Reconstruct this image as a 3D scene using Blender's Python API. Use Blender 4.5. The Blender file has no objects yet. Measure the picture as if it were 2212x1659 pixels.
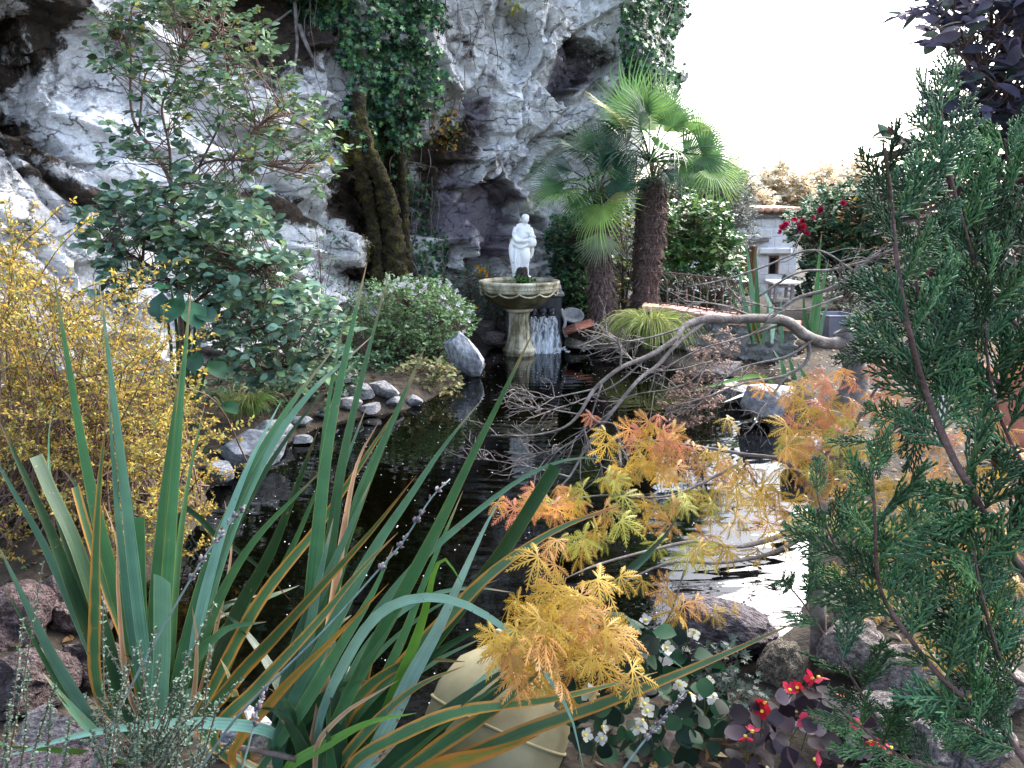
import bpy, math, random
import numpy as np
from mathutils import Vector, Matrix
from mathutils.bvhtree import BVHTree

rng = np.random.default_rng(11)
random.seed(11)
scene = bpy.context.scene
COL = scene.collection

# ------------------------------------------------------------ camera
FW, FH, FF = 2212.0, 1659.0, 1736.0          # pixel frame used to read positions off the photograph
PITCH = math.radians(12.15)
CAM = np.array([0.0, 0.0, 1.8])
cam_d = bpy.data.cameras.new('camera')
cam_d.sensor_width = 36.0
cam_d.lens = 36.0 * FF / FW
cam_d.clip_start = 0.05
cam_d.clip_end = 3000.0
cam = bpy.data.objects.new('camera', cam_d)
cam.location = CAM
cam.rotation_euler = (math.pi / 2 - PITCH, 0, 0)
COL.objects.link(cam)
scene.camera = cam

# ------------------------------------------------------------ sky, sun, exposure
SUN_EL, SUN_AZ = math.radians(39), math.radians(47)      # azimuth clockwise from +Y
world = bpy.data.worlds.new('World')
scene.world = world
world.use_nodes = True
wn, wl = world.node_tree.nodes, world.node_tree.links
wn.clear()
sky = wn.new('ShaderNodeTexSky')
sky.sky_type = 'NISHITA'
sky.sun_disc = False
sky.sun_elevation = SUN_EL
sky.sun_rotation = SUN_AZ
sky.dust_density = 3.0
sky.air_density = 1.0
sky.ozone_density = 1.0
grey = wn.new('ShaderNodeHueSaturation')
grey.inputs['Saturation'].default_value = 0.8           # thin overcast: the blue is veiled
bg = wn.new('ShaderNodeBackground')
bg.inputs['Strength'].default_value = 0.1
wo = wn.new('ShaderNodeOutputWorld')
wl.new(sky.outputs[0], grey.inputs['Color'])
wl.new(grey.outputs[0], bg.inputs['Color'])
wl.new(bg.outputs[0], wo.inputs[0])

sun_d = bpy.data.lights.new('sun', 'SUN')
sun_d.energy = 1.5
sun_d.angle = math.radians(58)
sun_d.color = (1.0, 0.97, 0.93)
sun = bpy.data.objects.new('sun', sun_d)
sdir = Vector((math.sin(SUN_AZ) * math.cos(SUN_EL), math.cos(SUN_AZ) * math.cos(SUN_EL), math.sin(SUN_EL)))
sun.rotation_euler = sdir.to_track_quat('Z', 'Y').to_euler()
sun.location = sdir * 30
COL.objects.link(sun)

scene.render.engine = 'CYCLES'
scene.view_settings.view_transform = 'Standard'
scene.view_settings.look = 'None'
scene.view_settings.exposure = 3.1
scene.view_settings.gamma = 1.0
scene.view_settings.use_curve_mapping = False
scene.cycles.max_bounces = 7
scene.cycles.diffuse_bounces = 2
scene.cycles.transparent_max_bounces = 12
scene.cycles.caustics_reflective = False
scene.cycles.caustics_refractive = False

# ------------------------------------------------------------ helpers: pixels to places
cP, sP = math.cos(PITCH), math.sin(PITCH)
def ray(px, py):
    a = (px - FW / 2) / FF; b = -(py - FH / 2) / FF
    return np.array([a, cP + b * sP, -sP + b * cP])
def at(px, py, Y):
    d = ray(px, py); return CAM + d * (Y / d[1])
def gp(px, py, z=0.0):
    d = ray(px, py); return CAM + d * ((z - CAM[2]) / d[2])
def proj(P):
    r = P - CAM
    f = r[..., 1] * cP - r[..., 2] * sP
    u = r[..., 1] * sP + r[..., 2] * cP
    f = np.where(f < 0.2, 0.2, f)
    return FW / 2 + FF * r[..., 0] / f, FH / 2 - FF * u / f
def pm(n, Y): return n * Y * 1.02 / FF           # n pixels at depth Y, in metres

def inpoly(x, y, poly):
    poly = np.asarray(poly, float); n = len(poly); res = np.zeros(np.shape(x), bool); j = n - 1
    for i in range(n):
        xi, yi = poly[i]; xj, yj = poly[j]
        c = ((yi > y) != (yj > y)) & (x < (xj - xi) * (y - yi) / (yj - yi + 1e-12) + xi)
        res ^= c; j = i
    return res
def polydist(x, y, poly, closed=True):
    poly = np.asarray(poly, float); d = np.full(np.shape(x), 1e9); n = len(poly)
    for i in range(n if closed else n - 1):
        a = poly[i]; b = poly[(i + 1) % n]; ab = b - a
        t = np.clip(((x - a[0]) * ab[0] + (y - a[1]) * ab[1]) / (ab @ ab + 1e-12), 0, 1)
        d = np.minimum(d, np.hypot(x - a[0] - t * ab[0], y - a[1] - t * ab[1]))
    return d
def sample_poly(poly, n):
    poly = np.asarray(poly, float); lo = poly.min(0); hi = poly.max(0); out = np.zeros((0, 2))
    while len(out) < n:
        p = rng.uniform(lo, hi, (n * 2, 2)); out = np.vstack([out, p[inpoly(p[:, 0], p[:, 1], poly)]])
    return out[:n]
def sstep(a, b, x):
    t = np.clip((x - a) / (b - a), 0, 1); return t * t * (3 - 2 * t)

# value noise and faceted (Voronoi plane) noise on arrays of points
def hsh(i, j, k, s):
    n = (i.astype(np.int64) * 73856093) ^ (j.astype(np.int64) * 19349663) ^ (k.astype(np.int64) * 83492791) ^ (s * 2654435761)
    n = (n ^ (n >> 13)) * 1274126177 & 0x7fffffff
    n = ((n ^ (n >> 15)) * 668265263) & 0x7fffffff
    return ((n ^ (n >> 12)) & 0xfffff) / 1048575.0
def vnoise(P, s=0):
    I = np.floor(P).astype(np.int64); f = P - I; f = f * f * (3 - 2 * f); r = 0
    for a in (0, 1):
        for b in (0, 1):
            for c in (0, 1):
                w = (f[:, 0] if a else 1 - f[:, 0]) * (f[:, 1] if b else 1 - f[:, 1]) * (f[:, 2] if c else 1 - f[:, 2])
                r = r + w * hsh(I[:, 0] + a, I[:, 1] + b, I[:, 2] + c, s)
    return r
def fbm(P, o=4, s=0):
    r = 0; a = 0.5
    for k in range(o):
        r = r + a * (vnoise(P * 2 ** k + 7.3 * k, s + k) - 0.5); a *= 0.5
    return r
def facet(P, s=0, tilt=1.0):
    I = np.floor(P).astype(np.int64); best = np.full(len(P), 1e9); val = np.zeros(len(P))
    for a in (-1, 0, 1):
        for b in (-1, 0, 1):
            for c in (-1, 0, 1):
                J = I + np.array([a, b, c]); j0, j1, j2 = J[:, 0], J[:, 1], J[:, 2]
                C = J + 0.1 + 0.8 * np.stack([hsh(j0, j1, j2, s + 1), hsh(j0, j1, j2, s + 2), hsh(j0, j1, j2, s + 3)], 1)
                D = P - C; d = (D * D).sum(1)
                g = np.stack([hsh(j0, j1, j2, s + 4), hsh(j0, j1, j2, s + 5), hsh(j0, j1, j2, s + 6)], 1) - 0.5
                v = hsh(j0, j1, j2, s + 7) - 0.5 + tilt * (g * D).sum(1) * 1.6
                m = d < best; best = np.where(m, d, best); val = np.where(m, v, val)
    return val

def crease(P, s=0, tilt=1.0, k=1.0, sign=1):
    I = np.floor(P).astype(np.int64); best = np.full(len(P), 1e9)
    for a in (-1, 0, 1):
        for b in (-1, 0, 1):
            for c in (-1, 0, 1):
                J = I + np.array([a, b, c]); j0, j1, j2 = J[:, 0], J[:, 1], J[:, 2]
                C = J + 0.1 + 0.8 * np.stack([hsh(j0, j1, j2, s + 1), hsh(j0, j1, j2, s + 2), hsh(j0, j1, j2, s + 3)], 1)
                D = P - C; d = (D * D).sum(1)
                g = np.stack([hsh(j0, j1, j2, s + 4), hsh(j0, j1, j2, s + 5), hsh(j0, j1, j2, s + 6)], 1) - 0.5
                best = np.minimum(best, hsh(j0, j1, j2, s + 7) - 0.5 + tilt * (g * D).sum(1) * 1.6 + k * d)
    return sign * best

# ------------------------------------------------------------ helpers: meshes and objects
def tag(o, label=None, cat=None, group=None, kind=None):
    if label: o['label'] = label
    if cat: o['category'] = cat
    if group: o['group'] = group
    if kind: o['kind'] = kind
    return o
def make_mesh(name, V, Fs, mat=None, col=None, uv=None, smooth=False):
    V = np.asarray(V, np.float32).reshape(-1, 3)
    if not isinstance(Fs, list): Fs = [Fs]
    Fs = [np.asarray(f, np.int32) for f in Fs if len(f)]
    me = bpy.data.meshes.new(name)
    me.vertices.add(len(V)); me.vertices.foreach_set('co', V.ravel())
    loops = np.concatenate([f.ravel() for f in Fs]); tot = np.concatenate([np.full(len(f), f.shape[1], np.int32) for f in Fs])
    me.loops.add(len(loops)); me.loops.foreach_set('vertex_index', loops)
    me.polygons.add(len(tot)); st = np.concatenate([[0], np.cumsum(tot)[:-1]]).astype(np.int32)
    me.polygons.foreach_set('loop_start', st)
    me.polygons.foreach_set('use_smooth', np.full(len(tot), bool(smooth)))
    c = np.ones((len(V), 4), np.float32)
    if col is not None:
        col = np.asarray(col, np.float32)
        c[:, :3] = col if col.ndim > 1 else col[None, :]
    a = me.color_attributes.new('col', 'FLOAT_COLOR', 'POINT'); a.data.foreach_set('color', c.ravel())
    if uv is not None:
        l = me.uv_layers.new(name='UVMap'); l.data.foreach_set('uv', np.asarray(uv, np.float32)[loops].ravel())
    me.update(calc_edges=True); me.validate()
    if mat: me.materials.append(mat)
    return me
def link(name, me, parent=None, M=None):
    o = bpy.data.objects.new(name, me); COL.objects.link(o)
    if parent is not None: o.parent = parent
    if M is not None: o.matrix_world = M
    return o
def mk(name, V, Fs, mat=None, parent=None, col=None, uv=None, smooth=False):
    """vertices in world space; the object's origin is set to the parent's origin (or the world's)"""
    V = np.asarray(V, float).reshape(-1, 3)
    if parent is not None: V = V - np.array(parent.location)
    return link(name, make_mesh(name, V, Fs, mat, col, uv, smooth), parent)
def thing(name, loc, label, cat, group=None):
    o = bpy.data.objects.new(name, None); o.empty_display_size = 0.1
    o.location = Vector([float(v) for v in loc]); COL.objects.link(o)
    return tag(o, label, cat, group)

class Geo:
    def __init__(s): s.V = []; s.F3 = []; s.F4 = []; s.C = []; s.U = []; s.n = 0
    def add(s, V, F, col=(1, 1, 1), uv=None):
        V = np.asarray(V, float).reshape(-1, 3); F = np.asarray(F, np.int64)
        if len(F) == 0: return
        (s.F3 if F.shape[1] == 3 else s.F4).append(F + s.n)
        s.V.append(V); c = np.asarray(col, float)
        s.C.append(np.broadcast_to(c, (len(V), 3)) if c.ndim == 1 else c)
        s.U.append(np.zeros((len(V), 2)) if uv is None else np.asarray(uv, float)); s.n += len(V)
    def faces(s): return [np.concatenate(x) for x in (s.F3, s.F4) if x]
    def build(s, name, mat, parent=None, smooth=False):
        return mk(name, np.concatenate(s.V), s.faces(), mat, parent, np.concatenate(s.C), np.concatenate(s.U), smooth)
    def mesh(s, name, mat, smooth=False):
        return make_mesh(name, np.concatenate(s.V), s.faces(), mat, np.concatenate(s.C), np.concatenate(s.U), smooth)

def norm(a):
    a = np.asarray(a, float); return a / (np.linalg.norm(a, axis=-1, keepdims=True) + 1e-12)
def spline(pts, n):
    P = np.asarray(pts, float)
    if len(P) == 2: t = np.linspace(0, 1, n)[:, None]; return P[0] * (1 - t) + P[1] * t
    Q = np.vstack([2 * P[0] - P[1], P, 2 * P[-1] - P[-2]]); m = len(P) - 1
    L = np.concatenate([[0], np.cumsum(np.linalg.norm(np.diff(P[:, :3], axis=0), axis=1))]); L = L / L[-1]
    s = np.linspace(0, 1, n); i = np.clip(np.searchsorted(L, s, side='right') - 1, 0, m - 1)
    t = ((s - L[i]) / (L[i + 1] - L[i] + 1e-9))[:, None]
    a, b, c, d = Q[i], Q[i + 1], Q[i + 2], Q[i + 3]
    return 0.5 * (2 * b + (c - a) * t + (2 * a - 5 * b + 4 * c - d) * t ** 2 + (3 * b - a - 3 * c + d) * t ** 3)
def tube(P, R, sides=6, cap=True, jit=0.0):
    P = np.asarray(P, float); n = len(P); R = np.broadcast_to(np.asarray(R, float), (n,))
    T = norm(np.gradient(P, axis=0)); up = np.array([0, 0, 1.0]) if abs(T[0, 2]) < 0.9 else np.array([1.0, 0, 0])
    N = np.zeros((n, 3)); N[0] = norm(np.cross(T[0], up))
    for i in range(1, n):
        v = N[i - 1] - T[i] * (N[i - 1] @ T[i]); N[i] = norm(v)
    B = np.cross(T, N); a = np.linspace(0, 2 * np.pi, sides, endpoint=False)
    rr = R[:, None] * (1 + (jit * rng.uniform(-1, 1, (n, sides)) if jit else 0))
    V = P[:, None] + rr[..., None] * (np.cos(a)[None, :, None] * N[:, None] + np.sin(a)[None, :, None] * B[:, None])
    V = V.reshape(-1, 3); i = np.arange(n - 1)[:, None] * sides; k = np.arange(sides)[None]; k2 = (k + 1) % sides
    F = np.stack([i + k, i + k2, i + sides + k2, i + sides + k], -1).reshape(-1, 4)
    if cap and n > 1:
        V = np.vstack([V, P[0], P[-1]]); c0 = n * sides; e = (n - 1) * sides; k = np.arange(sides); k2 = (k + 1) % sides
        F = np.vstack([F, np.stack([k2, k, np.full(sides, c0), np.full(sides, c0)], 1)[:0],])
        return V, F, np.vstack([np.stack([k2, k, np.full(sides, c0)], 1), np.stack([e + k, e + k2, np.full(sides, c0 + 1)], 1)])
    return V, F, np.zeros((0, 3), int)
def add_tube(g, P, R, sides=6, col=(1, 1, 1), jit=0.0):
    V, F, C = tube(P, R, sides, True, jit); n0 = g.n
    g.add(V, F, col)
    if len(C): g.F3.append(C + n0)
def box(g, c, s, rot=None, col=(1, 1, 1), bev=0.0):
    c = np.asarray(c, float); h = np.asarray(s, float) / 2
    if bev <= 0:
        V = np.array([[x, y, z] for x in (-1, 1) for y in (-1, 1) for z in (-1, 1)], float) * h
        F = [[0, 1, 3, 2], [4, 6, 7, 5], [0, 4, 5, 1], [2, 3, 7, 6], [0, 2, 6, 4], [1, 5, 7, 3]]
        F3 = []
    else:
        V = []; b = min(bev, h.min() * 0.8)
        for ax in range(3):
            for sgn in (-1, 1):
                o = [i for i in range(3) if i != ax]
                for u, w in ((-1, -1), (1, -1), (1, 1), (-1, 1)):
                    v = np.zeros(3); v[ax] = sgn * h[ax]; v[o[0]] = u * (h[o[0]] - b); v[o[1]] = w * (h[o[1]] - b); V.append(v)
        V = np.array(V); F = [[4 * i + k for k in range(4)] for i in range(6)]; F3 = []
        def idx(ax, sg, u, w):
            return (ax * 2 + (sg > 0)) * 4 + {(-1, -1): 0, (1, -1): 1, (1, 1): 2, (-1, 1): 3}[(u, w)]
        for sx in (-1, 1):
            for sy in (-1, 1):
                F.append([idx(0, sx, sy, -1), idx(0, sx, sy, 1), idx(1, sy, sx, 1), idx(1, sy, sx, -1)])
        for sx in (-1, 1):
            for sz in (-1, 1):
                F.append([idx(0, sx, -1, sz), idx(0, sx, 1, sz), idx(2, sz, sx, 1), idx(2, sz, sx, -1)])
        for sy in (-1, 1):
            for sz in (-1, 1):
                F.append([idx(1, sy, -1, sz), idx(1, sy, 1, sz), idx(2, sz, 1, sy), idx(2, sz, -1, sy)])
        for sx in (-1, 1):
            for sy in (-1, 1):
                for sz in (-1, 1):
                    F3.append([idx(0, sx, sy, sz), idx(1, sy, sx, sz), idx(2, sz, sx, sy)])
    if rot is not None: V = V @ np.array(rot.to_3x3()).T
    n0 = g.n; g.add(V + c, F, col)
    if F3: g.F3.append(np.array(F3) + n0)
def lathe(g, prof, c, seg=40, col=(1, 1, 1), mod=None, a0=0, a1=2 * math.pi):
    prof = np.asarray(prof, float); full = abs(a1 - a0 - 2 * math.pi) < 1e-6
    a = np.linspace(a0, a1, seg, endpoint=not full); n = len(prof); m = len(a)
    r = prof[:, 0][:, None] * np.ones(m)[None]
    if mod is not None: r = r * mod(a[None], prof[:, 1][:, None])
    V = np.stack([r * np.cos(a), r * np.sin(a), np.repeat(prof[:, 1][:, None], m, 1)], -1).reshape(-1, 3) + np.asarray(c)
    i = np.arange(n - 1)[:, None] * m; k = np.arange(m if full else m - 1)[None]; k2 = (k + 1) % m
    g.add(V, np.stack([i + k, i + k2, i + m + k2, i + m + k], -1).reshape(-1, 4), col)
def frames(A, N):
    X = norm(A); Z = N - X * (N * X).sum(1, keepdims=True); Z = norm(Z); Y = np.cross(Z, X); return X, Y, Z
def stamp(g, tv, tf, P, A, N, S, C):
    """copies of a template (x = axis, z = normal) at M places, joined into g"""
    X, Y, Z = frames(A, N); S = np.broadcast_to(np.asarray(S, float), (len(P),))
    V = P[:, None] + S[:, None, None] * (tv[None, :, 0:1] * X[:, None] + tv[None, :, 1:2] * Y[:, None] + tv[None, :, 2:3] * Z[:, None])
    n = len(tv); k = np.arange(len(P))[:, None, None] * n
    C = np.broadcast_to(np.asarray(C, float), (len(P), 3))
    g.add(V.reshape(-1, 3), (np.asarray(tf)[None] + k).reshape(-1, np.asarray(tf).shape[1]), np.repeat(C, n, 0))
def mat4(X, Y, Z, S, P):
    M = Matrix.Identity(4)
    for i in range(3): M[i][0] = X[i] * S; M[i][1] = Y[i] * S; M[i][2] = Z[i] * S; M[i][3] = P[i]
    return M
def foliage(parent, tv, tf, P, A, N, S, C, mat, n_obj=0, name='leaf', rest='foliage'):
    """the n_obj nearest leaves as parts of their own, the rest as one part"""
    P = np.asarray(P); S = np.broadcast_to(np.asarray(S, float), (len(P),)); C = np.broadcast_to(np.asarray(C, float), (len(P), 3))
    o = np.argsort(np.linalg.norm(P - CAM, axis=1) / S) if n_obj else np.arange(len(P))
    k, r = o[:n_obj], o[n_obj:]
    if len(k):
        me = make_mesh(name, tv, tf, mat, smooth=True); X, Y, Z = frames(A[k], N[k]); pl = Vector(parent.location)
        for i, q in enumerate(k):
            ob = bpy.data.objects.new(name, me); COL.objects.link(ob); ob.parent = parent
            ob.matrix_basis = mat4(X[i], Y[i], Z[i], S[q], P[q] - np.array(pl)); ob.color = (*C[q], 1)
    if len(r):
        g = Geo(); stamp(g, tv, tf, P[r], A[r], N[r], S[r], C[r]); ob = g.build(rest, mat, parent, smooth=True)
        tag(ob, kind='stuff')
def rnd(n, d=3): return rng.normal(0, 1, (n, d))
def pal(cols, n, jit=0.15):
    c = np.asarray(cols, float)[rng.integers(0, len(cols), n)]; return c * (1 + rng.uniform(-jit, jit, (n, 1)))

# leaf templates (x = axis, unit length)
def ovate(w=0.6, seg=5, fold=0.12, droop=0.12, point=1.3):
    t = np.linspace(0, 1, seg + 1); wd = np.sin(np.pi * t ** (1 / point)) ** 0.8 * w / 2; wd[0] = 0.012; wd[-1] = 0.004
    V = []; 
    for ti, wi in zip(t, wd):
        z = -droop * ti * ti
        V += [[ti, -wi, z + fold * wi * 2], [ti, 0, z], [ti, wi, z + fold * wi * 2]]
    F = []
    for i in range(seg):
        b = 3 * i; F += [[b, b + 3, b + 4, b + 1], [b + 1, b + 4, b + 5, b + 2]]
    return np.array(V), np.array(F)
DIAMOND = (np.array([[0, 0, 0], [0.5, -0.22, 0.05], [1, 0, -0.08], [0.5, 0.22, 0.05]]), np.array([[0, 1, 2, 3]]))
NARROW = (np.array([[0, 0, 0], [0.45, -0.09, 0.02], [1, 0, -0.05], [0.45, 0.09, 0.02]]), np.array([[0, 1, 2, 3]]))
LEAF6 = ovate(0.55, 3, 0.15, 0.15)
def lobed(k=5, depth=0.45):
    V = [[0, 0, 0]]; a = np.linspace(-2.3, 2.3, 2 * k + 1)
    for i, x in enumerate(a):
        r = (0.62 - 0.12 * abs(x) / 2.3 + (0.3 * math.cos(x * 0.6) if i % 2 else 0)) if i % 2 else 0.62 * (1 - depth)
        V.append([0.35 + r * math.cos(x) * 0.75, r * math.sin(x) * 0.75, -0.1 * r * r])
    F = [[0, i, i + 1] for i in range(1, 2 * k + 1)]
    return np.array(V), np.array(F)
IVY = lobed()

# ------------------------------------------------------------ helpers: materials
def nodes_of(name):
    m = bpy.data.materials.new(name); m.use_nodes = True; nt = m.node_tree; nt.nodes.clear(); return m, nt.nodes, nt.links
def ramp(nd, stops):
    r = nd.new('ShaderNodeValToRGB'); e = r.color_ramp.elements
    while len(e) < len(stops): e.new(0.5)
    for i, (p, c) in enumerate(stops):
        e[i].position = p; e[i].color = (*c, 1)
    return r
def surf(name, stops, scale=6, rough=0.8, bump=0.3, bscale=None, detail=8, spec=0.3, stretch=None, metal=0.0, use_col=False, bdist=0.02):
    m, nd, lk = nodes_of(name)
    out = nd.new('ShaderNodeOutputMaterial'); b = nd.new('ShaderNodeBsdfPrincipled')
    tc = nd.new('ShaderNodeTexCoord'); mp = nd.new('ShaderNodeMapping'); lk.new(tc.outputs['Object'], mp.inputs[0])
    if stretch: mp.inputs['Scale'].default_value = stretch
    n = nd.new('ShaderNodeTexNoise'); n.inputs['Scale'].default_value = scale; n.inputs['Detail'].default_value = detail
    n.inputs['Roughness'].default_value = 0.62
    lk.new(mp.outputs[0], n.inputs[0]); r = ramp(nd, stops); lk.new(n.outputs[0], r.inputs[0])
    csrc = r.outputs[0]
    if use_col:
        a = nd.new('ShaderNodeAttribute'); a.attribute_name = 'col'; oi = nd.new('ShaderNodeObjectInfo')
        for s_ in (a.outputs['Color'], oi.outputs['Color']):
            mx = nd.new('ShaderNodeMix'); mx.data_type = 'RGBA'; mx.blend_type = 'MULTIPLY'; mx.inputs[0].default_value = 1
            lk.new(csrc, mx.inputs[6]); lk.new(s_, mx.inputs[7]); csrc = mx.outputs[2]
    lk.new(csrc, b.inputs['Base Color'])
    b.inputs['Roughness'].default_value = rough; b.inputs['Specular IOR Level'].default_value = spec; b.inputs['Metallic'].default_value = metal
    if bump:
        n2 = nd.new('ShaderNodeTexNoise'); n2.inputs['Scale'].default_value = bscale or scale * 4; n2.inputs['Detail'].default_value = 6
        lk.new(mp.outputs[0], n2.inputs[0]); bp = nd.new('ShaderNodeBump'); bp.inputs['Strength'].default_value = bump; bp.inputs['Distance'].default_value = bdist
        lk.new(n2.outputs[0], bp.inputs['Height']); lk.new(bp.outputs[0], b.inputs['Normal'])
    lk.new(b.outputs[0], out.inputs[0]); return m
def leafmat(name, rough=0.5, trans=0.25, spec=0.2, nscale=12, amp=0.5, vein=0.0):
    m, nd, lk = nodes_of(name)
    out = nd.new('ShaderNodeOutputMaterial'); b = nd.new('ShaderNodeBsdfPrincipled'); t = nd.new('ShaderNodeBsdfTranslucent'); ms = nd.new('ShaderNodeMixShader')
    a = nd.new('ShaderNodeAttribute'); a.attribute_name = 'col'; oi = nd.new('ShaderNodeObjectInfo')
    mx = nd.new('ShaderNodeMix'); mx.data_type = 'RGBA'; mx.blend_type = 'MULTIPLY'; mx.inputs[0].default_value = 1
    lk.new(a.outputs['Color'], mx.inputs[6]); lk.new(oi.outputs['Color'], mx.inputs[7])
    ge = nd.new('ShaderNodeNewGeometry'); n = nd.new('ShaderNodeTexNoise'); n.inputs['Scale'].default_value = nscale; n.inputs['Detail'].default_value = 3
    lk.new(ge.outputs['Position'], n.inputs[0]); r = ramp(nd, [(0.3, (0.66 * (1 - amp),) * 3), (0.7, (0.66 * (1 + amp * 0.6),) * 3)]); lk.new(n.outputs[0], r.inputs[0])
    m2 = nd.new('ShaderNodeMix'); m2.data_type = 'RGBA'; m2.blend_type = 'MULTIPLY'; m2.inputs[0].default_value = 1
    lk.new(mx.outputs[2], m2.inputs[6]); lk.new(r.outputs[0], m2.inputs[7])
    lk.new(m2.outputs[2], b.inputs['Base Color']); lk.new(m2.outputs[2], t.inputs['Color'])
    b.inputs['Roughness'].default_value = rough; b.inputs['Specular IOR Level'].default_value = spec
    ms.inputs[0].default_value = trans; lk.new(b.outputs[0], ms.inputs[1]); lk.new(t.outputs[0], ms.inputs[2]); lk.new(ms.outputs[0], out.inputs[0])
    return m

M = {}
M['bark'] = surf('bark', [(0.3, (0.05, 0.035, 0.03)), (0.7, (0.2, 0.15, 0.13))], 14, 0.9, 0.6, 40, stretch=(1, 1, 0.3))
M['grey_bark'] = surf('grey_bark', [(0.3, (0.06, 0.05, 0.048)), (0.5, (0.14, 0.12, 0.11)), (0.72, (0.27, 0.25, 0.235))], 9, 0.85, 0.5, 50)
M['twig'] = surf('twig', [(0.3, (0.06, 0.035, 0.03)), (0.7, (0.16, 0.1, 0.08))], 20, 0.8, 0.2)
M['leaf'] = leafmat('leaf')
M['gloss_leaf'] = leafmat('gloss_leaf', 0.35, 0.15, 0.35)
M['thin_leaf'] = leafmat('thin_leaf', 0.55, 0.4, 0.15)
M['stone'] = surf('stone', [(0.28, (0.06, 0.06, 0.06)), (0.45, (0.18, 0.18, 0.19)), (0.62, (0.33, 0.33, 0.34)), (0.8, (0.48, 0.48, 0.48))], 5, 0.85, 0.7, 22, use_col=True)
# ------------------------------------------------------------ the land: ground sheet with the pond basin
POND_PX = [(1062, 752), (1160, 744), (1250, 744), (1330, 752), (1400, 778), (1480, 800), (1560, 835), (1625, 885), (1690, 960), (1745, 1080),
           (1765, 1250), (1725, 1350), (1650, 1395), (1570, 1375), (1480, 1430), (1300, 1545), (1050, 1580), (800, 1600), (500, 1590), (330, 1560),
           (215, 1480), (250, 1330), (360, 1220), (430, 1130), (450, 1060), (520, 1010), (600, 970), (680, 925), (760, 905), (860, 890), (930, 862), (985, 830), (1025, 795)]
POND = np.array([gp(x, y)[:2] for x, y in POND_PX])
WALLFOOT = np.array([at(*q)[:2] for q in [(1385, 662, 10.5), (1450, 664, 10.35), (1510, 672, 10.0), (1580, 683, 9.65), (1640, 692, 9.4), (1725, 706, 9.2)]] + [gp(*q)[:2] for q in [(1720, 760, .25), (1640, 850, .0), (1560, 835, 0), (1480, 800, 0), (1400, 778, 0)]])
def ground_z(x, y):
    x = np.asarray(x, float); y = np.asarray(y, float)
    d = polydist(x, y, POND); ins = inpoly(x, y, POND)
    P = np.stack([x.ravel(), y.ravel(), 0 * x.ravel()], 1)
    nz = fbm(P * 1.3, 4, 3).reshape(x.shape)
    bank = 0.3 - 0.2 * sstep(3.6, 2.9, y) * sstep(1.0, 1.7, y) - 0.14 * sstep(-0.2, -1.0, x) * sstep(4.2, 5.5, y) - 0.45 * sstep(14, 18.5, y) * sstep(-1.0, 3.0, x) + 0.12 * sstep(0.6, 2.0, d) * sstep(0, -2.5, x)
    z = 0.02 + (bank - 0.02) * sstep(0, 0.32, d) + nz * 0.14 * np.clip(d * 3, 0, 1) * sstep(60, 20, y)
    low = np.where(inpoly(x, y, WALLFOOT), 1.0, sstep(.12, 0, polydist(x, y, WALLFOOT))); z = z * (1 - low) + (np.minimum(z, .06 + .5 * nz * .14)) * low
    return np.where(ins, -np.minimum(0.65, d * 0.8) - 0.01, z)
def gz(x, y): return float(ground_z(np.array([x]), np.array([y]))[0])
xs = np.concatenate([[-900, -300, -120, -60, -30, -18, -12], np.arange(-8, 8.01, 0.09), [10, 12, 15, 20, 30, 60, 120, 300, 900]])
ys = np.concatenate([[-60, -20, -8, -3], np.arange(0, 14.01, 0.09), np.arange(14.3, 24, 0.4), [26, 30, 36, 45, 60, 90, 150, 300, 600, 1500]])
gx, gy = np.meshgrid(xs, ys); gzv = ground_z(gx, gy)
n, m_ = gx.shape; i = np.arange(n - 1)[:, None] * m_; k = np.arange(m_ - 1)[None]
M['earth'] = surf('earth', [(0.3, (0.008, 0.006, 0.005)), (0.48, (0.02, 0.015, 0.011)), (0.58, (0.035, 0.026, 0.018)), (0.7, (0.055, 0.04, 0.025)), (0.8, (0.13, 0.09, 0.05))], 9, 0.95, 0.8, 30)
gr = mk('ground', np.stack([gx, gy, gzv], -1), np.stack([i + k, i + k + 1, i + m_ + k + 1, i + m_ + k], -1).reshape(-1, 4), M['earth'], smooth=True)
tag(gr, kind='structure')

# the pond's water, reaching a little under its banks
m, nd, lk = nodes_of('pond_water')
out = nd.new('ShaderNodeOutputMaterial'); tr = nd.new('ShaderNodeBsdfTransparent'); gl = nd.new('ShaderNodeBsdfGlossy'); ms = nd.new('ShaderNodeMixShader')
tr.inputs[0].default_value = (0.2, 0.22, 0.14, 1); gl.inputs['Roughness'].default_value = 0.02
fr = nd.new('ShaderNodeFresnel'); fr.inputs[0].default_value = 1.4
tc = nd.new('ShaderNodeTexCoord')
n1 = nd.new('ShaderNodeTexNoise'); n1.inputs['Scale'].default_value = 5.5; n1.inputs['Detail'].default_value = 2
mp = nd.new('ShaderNodeMapping'); mp.inputs['Scale'].default_value = (0.7, 1.6, 1)
lk.new(tc.outputs['Object'], mp.inputs[0]); lk.new(mp.outputs[0], n1.inputs[0])
wv = nd.new('ShaderNodeTexWave'); wv.wave_type = 'RINGS'; wv.rings_direction = 'SPHERICAL'; wv.inputs['Scale'].default_value = 2.2; wv.inputs['Distortion'].default_value = 2.5
wv.inputs['Detail'].default_value = 2
mp2 = nd.new('ShaderNodeMapping'); f0 = gp(1178, 757); mp2.inputs['Location'].default_value = (-f0[0], -f0[1], 0)
lk.new(tc.outputs['Object'], mp2.inputs[0]); lk.new(mp2.outputs[0], wv.inputs[0])
b1 = nd.new('ShaderNodeBump'); b1.inputs['Strength'].default_value = 0.032; b1.inputs['Distance'].default_value = 0.03; lk.new(n1.outputs[0], b1.inputs['Height'])
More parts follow.
